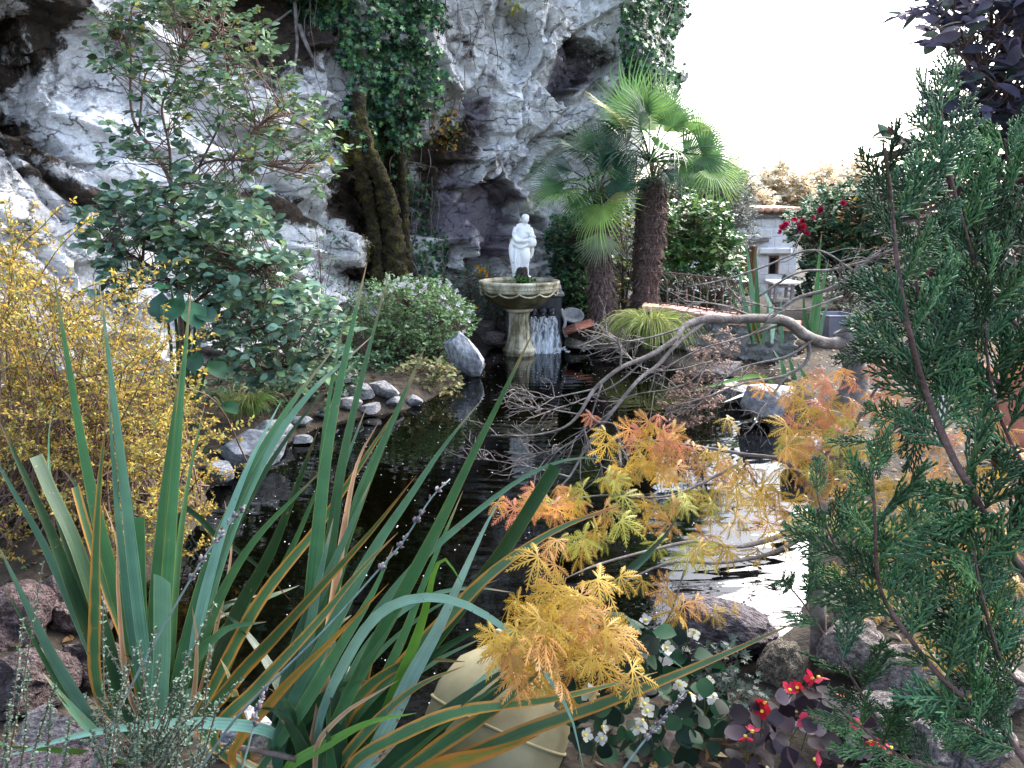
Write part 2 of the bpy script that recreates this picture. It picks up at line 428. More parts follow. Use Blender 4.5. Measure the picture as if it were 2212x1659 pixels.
b2 = nd.new('ShaderNodeBump'); b2.inputs['Strength'].default_value = 0.025; b2.inputs['Distance'].default_value = 0.02; lk.new(wv.outputs['Color'], b2.inputs['Height']); lk.new(b1.outputs[0], b2.inputs['Normal'])
lk.new(b2.outputs[0], gl.inputs['Normal']); lk.new(b2.outputs[0], fr.inputs['Normal'])
lk.new(fr.outputs[0], ms.inputs[0]); lk.new(tr.outputs[0], ms.inputs[1]); lk.new(gl.outputs[0], ms.inputs[2]); lk.new(ms.outputs[0], out.inputs[0])
M['water'] = m
wx, wy = np.meshgrid(np.linspace(-4.5, 4.0, 60), np.linspace(2.0, 11.2, 60))
i = np.arange(59)[:, None] * 60; k = np.arange(59)[None]; Fq = np.stack([i + k, i + k + 1, i + 61 + k, i + 60 + k], -1).reshape(-1, 4)
cx, cy = wx.ravel()[Fq].mean(1), wy.ravel()[Fq].mean(1)
keep = inpoly(cx, cy, POND) | (polydist(cx, cy, POND) < 0.25)
wt = mk('water', np.stack([wx, wy, 0 * wx], -1), Fq[keep], m); tag(wt, kind='structure')

# ------------------------------------------------------------ the cliff
PATH = np.array([(-13, 0.5), (-9, 3.2), (-6.6, 4.9), (-4.6, 6.3), (-3.3, 7.7), (-2.35, 9.2), (-1.75, 10.3), (-1.1, 11.2), (-0.2, 11.9), (0.9, 12.4), (1.65, 12.7), (2.2, 13.15), (2.5, 14.0), (2.3, 15.5), (1.6, 18)], float)
ZF = np.concatenate([np.arange(-0.25, 5.0, 0.019), np.arange(5.0, 10.5, 0.1)])
pu = spline(PATH, 2400); sel = [0]; acc = 0.0
for q in range(1, 2400):
    acc += float(np.hypot(*(pu[q] - pu[q - 1])))
    if acc >= (0.0125 if -4.8 < pu[q][0] and pu[q][1] < 14.2 else 0.03 if pu[q][0] > -7 and pu[q][1] < 15 else 0.12): sel.append(q); acc = 0.0
pu = pu[sel]; NU = len(pu); tg = norm(np.gradient(pu, axis=0)); nrm = np.stack([tg[:, 1], -tg[:, 0]], 1)
U = np.repeat(np.arange(NU)[:, None], len(ZF), 1); Z = np.repeat(ZF[None], NU, 0)
arc = np.concatenate([[0], np.cumsum(np.linalg.norm(np.diff(pu, axis=0), axis=1))])
B0 = np.stack([pu[U, 0], pu[U, 1], Z], -1)
fx, fy = proj(B0)                                              # where each point of the plain wall stands in the picture frame
lean = sstep(-1.0, -4.0, B0[..., 0])                           # the left slab leans back, the middle hangs over
disp = -0.42 * lean * np.clip(Z, 0, 5) + 0.10 * np.clip(Z - 1.2, 0, 4) * (1 - lean) * sstep(2.4, 1.2, B0[..., 0])
disp -= 0.75 * sstep(3.9, 2.9, Z) * sstep(1.5, 2.2, B0[..., 0])
# strata run down to the right: block coordinates turned with them
a_ = arc[U]; s1 = 0.80 * Z + 0.6 * a_; s2 = -0.6 * Z + 0.80 * a_
Q = np.stack([s1.ravel() * 1.0, s2.ravel() * 0.72, 0 * s1.ravel() + 0.5], 1)
Qw = Q + 0.1 * np.stack([fbm(Q * 1.5, 3, 21), fbm(Q * 1.5, 3, 22), 0 * Q[:, 0]], 1)
rough = 0.4 * facet(Qw * 0.8, 5, 1.5) + 0.22 * facet(Qw * 1.6 + 4, 55, 1.7) + 0.055 * facet(Qw * 4.2 + 9, 25, 1.5) + 0.02 * fbm(Q * 2.5, 4, 41)
rough = rough.reshape(U.shape)
def blur(A):
    A = np.pad(A, 1, 'edge'); A = (A[:-2] + 2 * A[1:-1] + A[2:]) / 4; return (A[:, :-2] + 2 * A[:, 1:-1] + A[:, 2:]) / 4
rough = blur(rough) + (0.024 * facet(Qw * 10 + 5, 35, 1.5).reshape(U.shape)); rough -= rough.mean()
SLAB = [(978, 590), (968, 470), (1000, 420), (1060, 375), (1118, 425), (1098, 475), (1045, 570), (1020, 600)]
SMOOTH = [(200, 150), (420, 260), (600, 330), (745, 400), (770, 620), (730, 720), (560, 560), (380, 420), (240, 290)]
wq = np.stack([fx.ravel() * .012, fy.ravel() * .012, 0 * fx.ravel()], 1); wfx = fx + 46 * facet(wq * 1.7, 131, .6).reshape(fx.shape) * .6 + 30 * fbm(wq * 2, 4, 133).reshape(fx.shape); wfy = fy + 46 * facet(wq * 1.7 + 9, 137, .6).reshape(fx.shape) * .6 + 30 * fbm(wq * 2 + 5, 4, 139).reshape(fx.shape)
def soft(poly, w):
    w = w * .45; d = polydist(wfx, wfy, poly); ins = inpoly(wfx, wfy, poly); return np.where(ins, sstep(0, w, d), 0.0)
rough *= 1 - 0.7 * soft(SLAB, 12) - 0.35 * soft(SMOOTH, 60)
disp += rough
RECESS = [([(1165, 200), (1175, 120), (1215, 85), (1300, 95), (1335, 130), (1290, 180), (1230, 195), (1200, 235)], 0.5, 14),
          ([(790, 250), (850, 240), (880, 420), (890, 620), (800, 620), (785, 430)], 0.4, 20),
          ([(60, 0), (210, -40), (240, 120), (190, 300), (120, 280), (90, 120)], 0.4, 30),
          ([(620, -60), (760, -60), (735, 70), (690, 150), (630, 60)], 0.45, 25), (SLAB, 0.3, 10),
          ([(520, 20), (640, 20), (660, 130), (600, 120)], 0.25, 20), ([(1040, 330), (960, 340), (930, 290), (1000, 250), (1060, 290)], 0.18, 12)]
for poly, dep, w in RECESS: disp -= dep * soft(poly, w)
CRACK = [([(-60, 345), (60, 325), (110, 290), (180, 335), (300, 470), (420, 560), (560, 690)], 0.16, 13), ([(110, 290), (150, 360), (230, 480)], 0.12, 9),
         ([(240, 300), (340, 390), (480, 430), (620, 500), (760, 590)], 0.14, 11), ([(560, 380), (640, 395), (700, 440), (745, 470)], 0.16, 16),
         ([(600, 560), (680, 620), (720, 700)], 0.1, 10), ([(0, 420), (120, 520), (200, 620)], 0.1, 9), ([(900, 430), (1000, 405), (1060, 360), (1010, 300)], 0.12, 6),
         ([(1080, 430), (1130, 470), (1180, 500)], 0.2, 10), ([(1120, 400), (1180, 350), (1240, 290), (1320, 215)], 0.12, 6), ([(1150, 370), (1220, 330), (1300, 255)], 0.1, 6),
         ([(1100, 400), (1160, 300), (1210, 250), (1290, 190)], 0.14, 7), ([(950, 560), (960, 470), (900, 430)], 0.12, 7), ([(1060, 0), (1050, 110), (1010, 210), (960, 300)], 0.1, 7),
         ([(1150, 0), (1145, 140), (1110, 230), (1120, 330)], 0.1, 6), ([(1240, 0), (1255, 70), (1215, 90)], 0.1, 6)]
for line, dep, w in CRACK:
    d = polydist(fx, fy, line, False); jw = w * (0.6 + 0.8 * vnoise(np.stack([fx.ravel() * 0.02, fy.ravel() * 0.02, 0 * fx.ravel()], 1), 77).reshape(fx.shape))
    disp -= dep * np.exp(-(d / jw) ** 2)
CV = np.stack([pu[U, 0] + nrm[U, 0] * disp, pu[U, 1] + nrm[U, 1] * disp, Z], -1)
nz_ = len(ZF); i = np.arange(NU - 1)[:, None] * nz_; k = np.arange(nz_ - 1)[None]
CF = np.stack([i + k, i + nz_ + k, i + nz_ + k + 1, i + k + 1], -1).reshape(-1, 4)
# material zones: r = moss and black crust, g = white lichen, b = dark purple-grey slab stone, same dark tone over the overhang recess
def blob(lst):
    r = np.zeros(fx.shape)
    for poly, w in lst: r = np.maximum(r, np.where(inpoly(fx, fy, poly), 0.5 + 0.5 * sstep(0, w, polydist(fx, fy, poly)), 0.5 * sstep(w, 0, polydist(fx, fy, poly))))
    return r
zr = blob([([(-60, 60), (60, 110), (80, 0), (230, -30), (215, 130), (160, 160), (210, 260), (250, 340), (180, 330), (110, 285), (60, 240), (-40, 250)], 60), ([(220, -60), (330, -60), (300, 60), (240, 120)], 40), ([(480, -60), (640, -60), (640, 120), (560, 90), (500, 40)], 40), ([(-60, -60), (70, -60), (60, 40), (-60, 60)], 30),
           ([(740, 260), (880, 250), (880, 620), (790, 620), (770, 420)], 40), ([(600, -80), (760, -80), (740, 120), (650, 170), (560, 60)], 60),
           ([(180, 335), (330, 440), (300, 470), (150, 360)], 25), ([(570, 400), (690, 430), (745, 500), (640, 470)], 25), ([(560, 560), (640, 590), (720, 700), (640, 650)], 25),
           ([(880, 330), (990, 250), (1010, 330), (930, 420)], 30), ([(-200, 100), (-60, 100), (-60, 260), (-200, 260)], 60)])
zg = blob([([(180, 140), (300, 170), (640, 330), (760, 420), (760, 640), (720, 720), (520, 520), (300, 380), (220, 280)], 60), ([(-40, 60), (60, 60), (60, 120), (-40, 120)], 30), ([(-40, 260), (60, 250), (110, 290), (20, 330), (-40, 330)], 25),
           ([(1060, 60), (1130, 20), (1150, 330), (1060, 330)], 40), ([(1200, 0), (1350, 0), (1330, 130), (1260, 90)], 30), ([(930, 90), (1040, 140), (1000, 190), (930, 170)], 30)])
zb = blob([(SLAB, 12), ([(1165, 200), (1175, 120), (1215, 85), (1300, 95), (1335, 130), (1240, 200)], 14), ([(900, 400), (1000, 300), (1000, 420), (950, 560)], 30), ([(960, 230), (1050, 200), (1050, 300), (980, 300)], 30)])
ccol = np.stack([zr, zg, zb], -1)
m, nd, lk = nodes_of('cliff_rock')
out = nd.new('ShaderNodeOutputMaterial'); b = nd.new('ShaderNodeBsdfPrincipled'); b.inputs['Roughness'].default_value = 0.85; b.inputs['Specular IOR Level'].default_value = 0.3
at_ = nd.new('ShaderNodeAttribute'); at_.attribute_name = 'col'; sp_ = nd.new('ShaderNodeSeparateColor'); lk.new(at_.outputs['Color'], sp_.inputs[0])
tc = nd.new('ShaderNodeTexCoord')
def nz(scale, det=8, rgh=0.65, dist=0.0, src=None):
    t = nd.new('ShaderNodeTexNoise'); t.inputs['Scale'].default_value = scale; t.inputs['Detail'].default_value = det; t.inputs['Roughness'].default_value = rgh; t.inputs['Distortion'].default_value = dist
    lk.new(src or tc.outputs['Object'], t.inputs[0]); return t.outputs[0]
def mth(op, a, bb, clamp=False):
    t = nd.new('ShaderNodeMath'); t.operation = op; t.use_clamp = clamp
    for q, s in ((a, 0), (bb, 1)):
        if isinstance(q, (int, float)): t.inputs[s].default_value = q
        else: lk.new(q, t.inputs[s])
    return t.outputs[0]
def mixc(f, a, bb):
    t = nd.new('ShaderNodeMix'); t.data_type = 'RGBA'
    lk.new(f, t.inputs[0])
    for q, s in ((a, 6), (bb, 7)):
        if isinstance(q, tuple): t.inputs[s].default_value = (*q, 1)
        else: lk.new(q, t.inputs[s])
    return t.outputs[2]
def thr(x, lo, hi):
    t = nd.new('ShaderNodeMapRange'); t.interpolation_type = 'SMOOTHSTEP'; t.inputs['From Min'].default_value = lo; t.inputs['From Max'].default_value = hi; lk.new(x, t.inputs[0]); return t.outputs[0]
base = ramp(nd, [(0.27, (0.07, 0.065, 0.07)), (0.37, (0.2, 0.195, 0.205)), (0.45, (0.45, 0.44, 0.44)), (0.56, (0.58, 0.575, 0.57)), (0.8, (0.54, 0.46, 0.37))]); lk.new(nz(2.2, 10, 0.7, 0.6), base.inputs[0])
dark = ramp(nd, [(0.3, (0.08, 0.07, 0.085)), (0.7, (0.24, 0.21, 0.24))]); lk.new(nz(3, 8), dark.inputs[0])
lich = ramp(nd, [(0.3, (0.52, 0.525, 0.54)), (0.7, (0.82, 0.825, 0.84))]); lk.new(nz(8, 6), lich.inputs[0])
moss = ramp(nd, [(0.3, (0.012, 0.01, 0.008)), (0.5, (0.035, 0.025, 0.018)), (0.66, (0.07, 0.045, 0.03)), (0.8, (0.10, 0.10, 0.02))]); lk.new(nz(7, 8, 0.7), moss.inputs[0])
c = mixc(thr(sp_.outputs[2], 0.35, 0.65), base.outputs[0], dark.outputs[0])
c = mixc(thr(mth('ADD', mth('MULTIPLY', sp_.outputs[1], 0.45), nz(11, 10, 0.75, 0.4)), 0.66, 0.82), c, lich.outputs[0])
spk = mth('ADD', nz(1.1, 4), mth('MULTIPLY', nz(14, 8, 0.8), 0.5)); c = mixc(thr(spk, 0.86, 0.98), c, moss.outputs[0])
c = mixc(thr(mth('ADD', sp_.outputs[0], mth('MULTIPLY', nz(5, 9, 0.75, 0.5), 1.1)), 0.93, 1.1), c, moss.outputs[0])
grn = nd.new('ShaderNodeMapRange'); grn.inputs['From Min'].default_value = .3; grn.inputs['From Max'].default_value = .7; grn.inputs['To Min'].default_value = .68; grn.inputs['To Max'].default_value = 1.3; lk.new(nz(26, 10, .8, .3), grn.inputs[0])
gm = nd.new('ShaderNodeMix'); gm.data_type = 'RGBA'; gm.blend_type = 'MULTIPLY'; gm.inputs[0].default_value = 1; lk.new(c, gm.inputs[6]); lk.new(grn.outputs[0], gm.inputs[7]); c = gm.outputs[2]
dw = nd.new('ShaderNodeMix'); dw.data_type = 'VECTOR'; dw.inputs[0].default_value = .16; dn2 = nd.new('ShaderNodeTexNoise'); dn2.inputs['Scale'].default_value = 3.5; dn2.inputs['Detail'].default_value = 8; dn2.inputs['Roughness'].default_value = .7; lk.new(tc.outputs['Object'], dn2.inputs[0]); lk.new(tc.outputs['Object'], dw.inputs[4]); lk.new(dn2.outputs['Color'], dw.inputs[5])
crk = None
for sc_, wd_, st_ in ((1.5, .016, (.7, .9, 2.0)), (4.2, .02, (1, .8, 1.6))):
    mv = nd.new('ShaderNodeMapping'); mv.inputs['Rotation'].default_value = (.2, .6, .5 + sc_); mv.inputs['Scale'].default_value = st_; lk.new(dw.outputs[1], mv.inputs[0])
    v_ = nd.new('ShaderNodeTexVoronoi'); v_.feature = 'DISTANCE_TO_EDGE'; v_.inputs['Scale'].default_value = sc_; lk.new(mv.outputs[0], v_.inputs[0])
    f_ = mth('MULTIPLY', mth('SUBTRACT', 1.0, thr(v_.outputs['Distance'], wd_ * .3, wd_ * 1.6)), thr(nz(1.7 + sc_, 5, .6), .44, .6)); crk = f_ if crk is None else mth('MAXIMUM', crk, f_)
c = mixc(mth('MULTIPLY', crk, .75), c, (.02, .018, .018))
lk.new(c, b.inputs['Base Color'])
vo = nd.new('ShaderNodeTexVoronoi'); vo.feature = 'DISTANCE_TO_EDGE'; vo.inputs['Scale'].default_value = 1.7; mpv = nd.new('ShaderNodeMapping'); mpv.inputs['Rotation'].default_value = (0.3, 0.5, 0.6); mpv.inputs['Scale'].default_value = (0.8, 1.0, 2.2)
dn = nd.new('ShaderNodeTexNoise'); dn.inputs['Scale'].default_value = 2.5; dn.inputs['Detail'].default_value = 5; lk.new(tc.outputs['Object'], dn.inputs[0]); av = nd.new('ShaderNodeMix'); av.data_type = 'VECTOR'; av.inputs[0].default_value = 0.22; lk.new(tc.outputs['Object'], av.inputs[4]); lk.new(dn.outputs['Color'], av.inputs[5]); lk.new(av.outputs[1], mpv.inputs[0]); lk.new(mpv.outputs[0], vo.inputs[0])
h = mth('SUBTRACT', mth('ADD', mth('ADD', mth('MULTIPLY', nz(9, 12, 0.75, 0.1), 0.7), mth('MULTIPLY', nz(40, 8, 0.7), 0.35)), mth('MULTIPLY', thr(vo.outputs['Distance'], 0.0, 0.04), 0.1)), mth('MULTIPLY', crk, .5))
bp = nd.new('ShaderNodeBump'); bp.inputs['Strength'].default_value = 0.9; bp.inputs['Distance'].default_value = 0.045; lk.new(h, bp.inputs['Height']); lk.new(bp.outputs[0], b.inputs['Normal'])
lk.new(b.outputs[0], out.inputs[0]); M['cliff'] = m
cl = mk('cliff', CV, CF, m, col=ccol.reshape(-1, 3)); tag(cl, kind='structure')
CBVH = BVHTree.FromPolygons([tuple(v) for v in CV.reshape(-1, 3)], [tuple(f) for f in CF.tolist()])
def hit(px, py):
    d = Vector(ray(px, py)).normalized(); h = CBVH.ray_cast(Vector(CAM), d)
    if h[0] is None: return None, None
    n = h[1] if h[1].dot(d) < 0 else -h[1]
    return np.array(h[0]), np.array(n)
# ------------------------------------------------------------ stones
def ico(sub):
    import bmesh
    bm = bmesh.new(); bmesh.ops.create_icosphere(bm, subdivisions=sub, radius=1.0)
    V = np.array([v.co[:] for v in bm.verts]); Fc = np.array([[v.index for v in f.verts] for f in bm.faces]); bm.free(); return V, Fc
def rock_shape(seed, sub=3, cuts=17, rough=0.045, pits=0.0):
    V, Fc = ico(sub); r = np.random.default_rng(seed); V = V.copy()
    for _ in range(cuts):
        d = norm(r.normal(0, 1, 3)); h = r.uniform(0.45, 0.78) if cuts > 10 else r.uniform(0.55, 0.85); s = V @ d; V -= np.where(s > h, s - h, 0)[:, None] * d
    V += norm(V) * (fbm(V * 2.5 + seed, 4, seed) * rough * 2.2)[:, None]
    if pits: V -= norm(V) * (pits * np.clip(fbm(V * 3.2 + seed * 1.7, 4, seed + 5) * 4, 0, 1))[:, None]
    return V, Fc
ROCKS = [make_mesh('stone', *rock_shape(s), M['stone']) for s in range(8)]
M['tufa'] = surf('tufa', [(0.3, (0.05, 0.045, 0.045)), (0.45, (0.16, 0.14, 0.14)), (0.6, (0.34, 0.31, 0.31)), (0.75, (0.5, 0.48, 0.46))], 7, 0.95, 1.0, 16, use_col=True, bdist=0.05)
TUFA = [make_mesh('tufa', *rock_shape(50 + s, 4, 6, 0.16, 0.22), M['tufa']) for s in range(4)]
def stone(px, py, Y, wpx, hpx, label, group=None, lib=ROCKS, col=(1, 1, 1), dz=0.0, name='stone', dep=None):
    w, h = pm(wpx, Y), pm(hpx, Y); c = at(px, py, Y)
    o = link(name, lib[int(rng.integers(len(lib)))]); s = 0.62
    o.location = Vector((c[0], c[1], c[2] + dz)); o.scale = (w * s, (dep or w * 0.8) * s, h * s); o.rotation_euler = (rng.uniform(-.2, .2), rng.uniform(-.2, .2), rng.uniform(0, 6.28) if abs(w - h) < 0.2 * w else rng.choice([0, math.pi]) + rng.uniform(-.3, .3))
    o.color = (*col, 1)
    return tag(o, label, 'stone', group)
def bankstone(px, py, wpx, hpx, *a, **k):
    """a stone whose foot stands at pixel row py on the bank or at the water's edge"""
    Yc = np.arange(2.0, 14, .02); Pc = np.array([at(px, py, y_) for y_ in Yc]); under = Pc[:, 2] <= np.maximum(ground_z(Pc[:, 0], Pc[:, 1]), 0); Yd = Yc[int(np.argmax(under))] + .03
    return stone(px, py - hpx * 0.42, Yd, wpx, hpx, *a, **k)
G = 'stones along the pond edge'
LS = 'pale grey stone edging the pond below the white flowered bush'
for px, py, w, h in [(745, 832, 44, 34), (782, 862, 58, 40), (828, 858, 62, 44), (750, 885, 62, 34), (800, 893, 58, 24), (858, 880, 46, 30), (890, 878, 40, 26), (712, 905, 60, 30), (735, 860, 40, 30)]:
    bankstone(px, py, w, h, LS, G)
bankstone(1000, 812, 76, 118, 'tall pale slab at the tip of the bank beside the fountain', col=(1.3, 1.35, 1.4))
bankstone(1040, 800, 24, 26, 'small brown stone beside the tall pale slab', col=(0.8, 0.6, 0.5))
for px, py, w, h, lb in [(650, 925, 70, 36, 'flat grey boulder behind the rounded one below the grass tuft'), (600, 955, 90, 56, 'largest rounded grey boulder below the green grass tuft'), (655, 960, 46, 26, 'smallest grey boulder touching the water below the grass tuft')]:
    bankstone(px, py, w, h, lb, 'boulders by the grass tuft', col=(0.9, 0.95, 1))
bankstone(545, 1010, 170, 100, 'broad pale flat boulder sloping into the pond beside yellow twigs', col=(1.0, 1.05, 1.1))
bankstone(470, 1040, 90, 60, 'rounded pale stone half under the yellow shrub', col=(0.9, 0.95, 1))
for px, py, w, h, lb in [(1060, 748, 60, 40, 'dark brown rock between the pale slab and the fountain foot'), (1085, 752, 50, 24, 'low dark rock at the waterline touching the fountain foot'), (1045, 725, 70, 40, 'broad dark brown rock behind the tip of the sage bank'), (1080, 715, 50, 30, 'reddish brown rock under the marigold bush')]:
    bankstone(px, py, w, h, lb, 'rocks behind the fountain', col=(0.5, 0.38, 0.36))
for px, py, w, h, lb in [(1245, 757, 64, 28, 'brown mossy rock at the waterline below the clay tile'), (1300, 756, 70, 30, 'brown mossy rock at the waterline below the shorter palm'), (1345, 765, 60, 26, 'brown mossy rock half under the golden sedge clump')]:
    bankstone(px, py, w, h, lb, 'rocks beside the waterfall', col=(0.55, 0.5, 0.38))
bankstone(1660, 905, 150, 90, 'big white boulder lying at the water under the bare branches', col=(1.5, 1.5, 1.5))
bankstone(1590, 872, 110, 50, 'low grey boulder at the water beside the dried flower heads', col=(1.0, 0.98, 0.95))
bankstone(1735, 1000, 120, 70, 'white stone at the water beneath the orange maple leaves', col=(1.4, 1.4, 1.4))
bankstone(1560, 815, 90, 40, 'brown grey rock at the foot of the garden wall', col=(0.7, 0.62, 0.58))
stone(1560, 1370, 2.95, 230, 130, 'dark pitted tufa rock on the bank above the white begonias', None, TUFA, (0.55, 0.52, 0.58), name='tufa_rock')
stone(1690, 1440, 2.75, 110, 100, 'yellowish pitted tufa rock behind the red begonias', None, TUFA, (1.1, 1.05, 0.8), name='tufa_rock')
for px, py, Y, w, h in [(1850, 1400, 2.75, 150, 110), (1960, 1470, 2.6, 170, 130), (2060, 1420, 2.75, 160, 120), (1900, 1560, 2.35, 170, 110), (2010, 1610, 2.25, 150, 100), (2150, 1500, 2.5, 170, 120), (1840, 1310, 3.1, 120, 70), (2120, 1620, 2.2, 160, 110)]:
    stone(px, py, Y, w, h, 'pale pitted tufa rock seen through the conifer sprays', 'tufa rocks under the conifer', TUFA, (1.3, 1.25, 1.2), name='tufa_rock')
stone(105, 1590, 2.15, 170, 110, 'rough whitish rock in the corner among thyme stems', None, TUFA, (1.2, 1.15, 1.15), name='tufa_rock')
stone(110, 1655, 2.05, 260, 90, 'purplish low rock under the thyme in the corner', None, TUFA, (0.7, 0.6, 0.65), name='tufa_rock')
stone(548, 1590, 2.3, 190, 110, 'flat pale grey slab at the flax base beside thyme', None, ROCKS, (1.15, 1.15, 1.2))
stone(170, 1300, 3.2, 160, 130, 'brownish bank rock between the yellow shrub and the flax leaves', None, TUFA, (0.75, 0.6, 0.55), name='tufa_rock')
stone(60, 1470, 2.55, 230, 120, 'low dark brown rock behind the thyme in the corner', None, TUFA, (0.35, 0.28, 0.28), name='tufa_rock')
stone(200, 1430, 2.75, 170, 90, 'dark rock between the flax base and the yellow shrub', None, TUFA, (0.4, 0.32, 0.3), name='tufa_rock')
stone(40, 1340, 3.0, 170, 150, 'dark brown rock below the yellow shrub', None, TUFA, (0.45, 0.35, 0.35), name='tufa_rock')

# ------------------------------------------------------------ the fountain
FY = 10.2
FX = at(1121, 760, FY)[0]; pz = lambda y: at(1121, y, FY)[2]; pr = lambda w: pm(w, FY)
M['fountain'] = surf('fountain_stone', [(0.28, (0.05, 0.045, 0.025)), (0.42, (0.16, 0.14, 0.08)), (0.55, (0.42, 0.38, 0.27)), (0.72, (0.66, 0.62, 0.5))], 7, 0.8, 0.5, 60, stretch=(1, 1, 0.5))
M['wet_basin'] = surf('wet_basin', [(0.3, (0.02, 0.02, 0.01)), (0.52, (0.09, 0.075, 0.035)), (0.75, (0.26, 0.22, 0.12))], 6, 0.6, 0.4, 50, stretch=(1, 1, 0.4))
ft = thing('fountain', (FX, FY, 0.0), 'weathered cream stone fountain with wide bowl on a fluted pedestal in the pond', 'fountain')
g = Geo(); R = pr(86)
lathe(g, [(R * 0.42, pz(664)), (R * 0.5, pz(660)), (R * 0.62, pz(655)), (R * 0.78, pz(645)), (R * 0.9, pz(634)), (R * 0.945, pz(627))], (FX, FY, 0), 64); g.build('bowl', M['wet_basin'], ft, True)
g = Geo(); lathe(g, [(R * 0.94, pz(628)), (R * 0.965, pz(624)), (R * 0.975, pz(614.5)), (R * 0.985, pz(612.5)), (R * 1.0, pz(611)), (R * 1.005, pz(608)), (R * 0.99, pz(606)), (R * 0.95, pz(605)), (R * 0.92, pz(607)), (R * 0.89, pz(612)), (R * 0.85, pz(622)), (0.001, pz(628))], (FX, FY, 0), 72)
g.build('rim', M['fountain'], ft, True)
g = Geo(); sv, sf = ico(1)
for k in range(84):
    a = 2 * math.pi * k / 84; t = np.array([-math.sin(a), math.cos(a), 0]); up = np.array([0, 0, 1.0]); d = t * 0.8 + up * 0.6
    stamp(g, sv * np.array([1, 0.45, 0.55]), sf, np.array([[FX + R * 0.975 * math.cos(a), FY + R * 0.975 * math.sin(a), pz(619.5)]]), d[None], np.array([[math.cos(a), math.sin(a), 0]]), 0.019, (1, 1, 1))
g.build('rope_moulding', M['fountain'], ft, True)
g = Geo(); a = np.linspace(0, 2 * np.pi, 161); sw = np.abs(np.sin(a * 6)) ** 0.7
zz = pz(628) - 0.045 * sw; rr = R * (0.955 - 0.03 * sw)
add_tube(g, np.stack([FX + rr * np.cos(a), FY + rr * np.sin(a), zz], 1), 0.011, 6); g.build('swag_moulding', M['fountain'], ft, True)
g = Geo(); lathe(g, [(pr(26), pz(673)), (pr(29), pz(671)), (pr(31), pz(668)), (pr(30.5), pz(665)), (pr(27), pz(663)), (pr(24), pz(662.5)), (0.001, pz(662))], (FX, FY, 0), 40); g.build('capital', M['fountain'], ft, True)
g = Geo(); fl = lambda a, z: 1 + 0.05 * np.sign(np.sin(a * 8 + 0.4)) * sstep(pz(752), pz(742), z)
lathe(g, [(pr(22), pz(674)), (pr(20.5), pz(682)), (pr(20.5), pz(700)), (pr(22), pz(720)), (pr(25), pz(736)), (pr(30), pz(748)), (pr(33), pz(752))], (FX, FY, 0), 96, mod=fl); g.build('fluted_shaft', M['fountain'], ft)
g = Geo(); lathe(g, [(pr(33), pz(751)), (pr(35), pz(753)), (pr(35.5), pz(758)), (pr(33), pz(761)), (pr(34), pz(768)), (pr(34), -0.55)], (FX, FY, 0), 40); g.build('foot', M['fountain'], ft, True)
g = Geo(); a = np.linspace(0, 2 * np.pi, 40, endpoint=False)
V = np.vstack([[FX, FY, pz(611.5)], np.stack([FX + R * .895 * np.cos(a), FY + R * .895 * np.sin(a), a * 0 + pz(611.5)], 1)])
g.add(V, [[0, 1 + i, 1 + (i + 1) % 40] for i in range(40)]); g.build('bowl_water', M['water'], ft)

# rockwork and greens in the bowl, under the statue
rw = link('rockwork', TUFA[1]); c = at(1128, 596, FY); rw.location = Vector(c); rw.scale = (pr(17), pr(16), pr(20)); rw.color = (0.35, 0.3, 0.28, 1)
tag(rw, 'dark dripping rock mound standing in the fountain bowl', 'rock')
wp = thing('water_plant', at(1136, 606, FY - 0.2), 'small bright green plant growing in the fountain bowl', 'plant')
n = 120; P = at(1134, 605, FY - 0.22) + rnd(n) * np.array([0.085, 0.05, 0.018])
foliage(wp, *LEAF6, P, rnd(n) * [1, 1, .3] + [0, -.4, .3], rnd(n) * .4 + [0, -.3, 1], 0.045, pal([(0.1, 0.28, 0.05), (0.06, 0.2, 0.05)], n), M['leaf'], 0, rest='leaves')

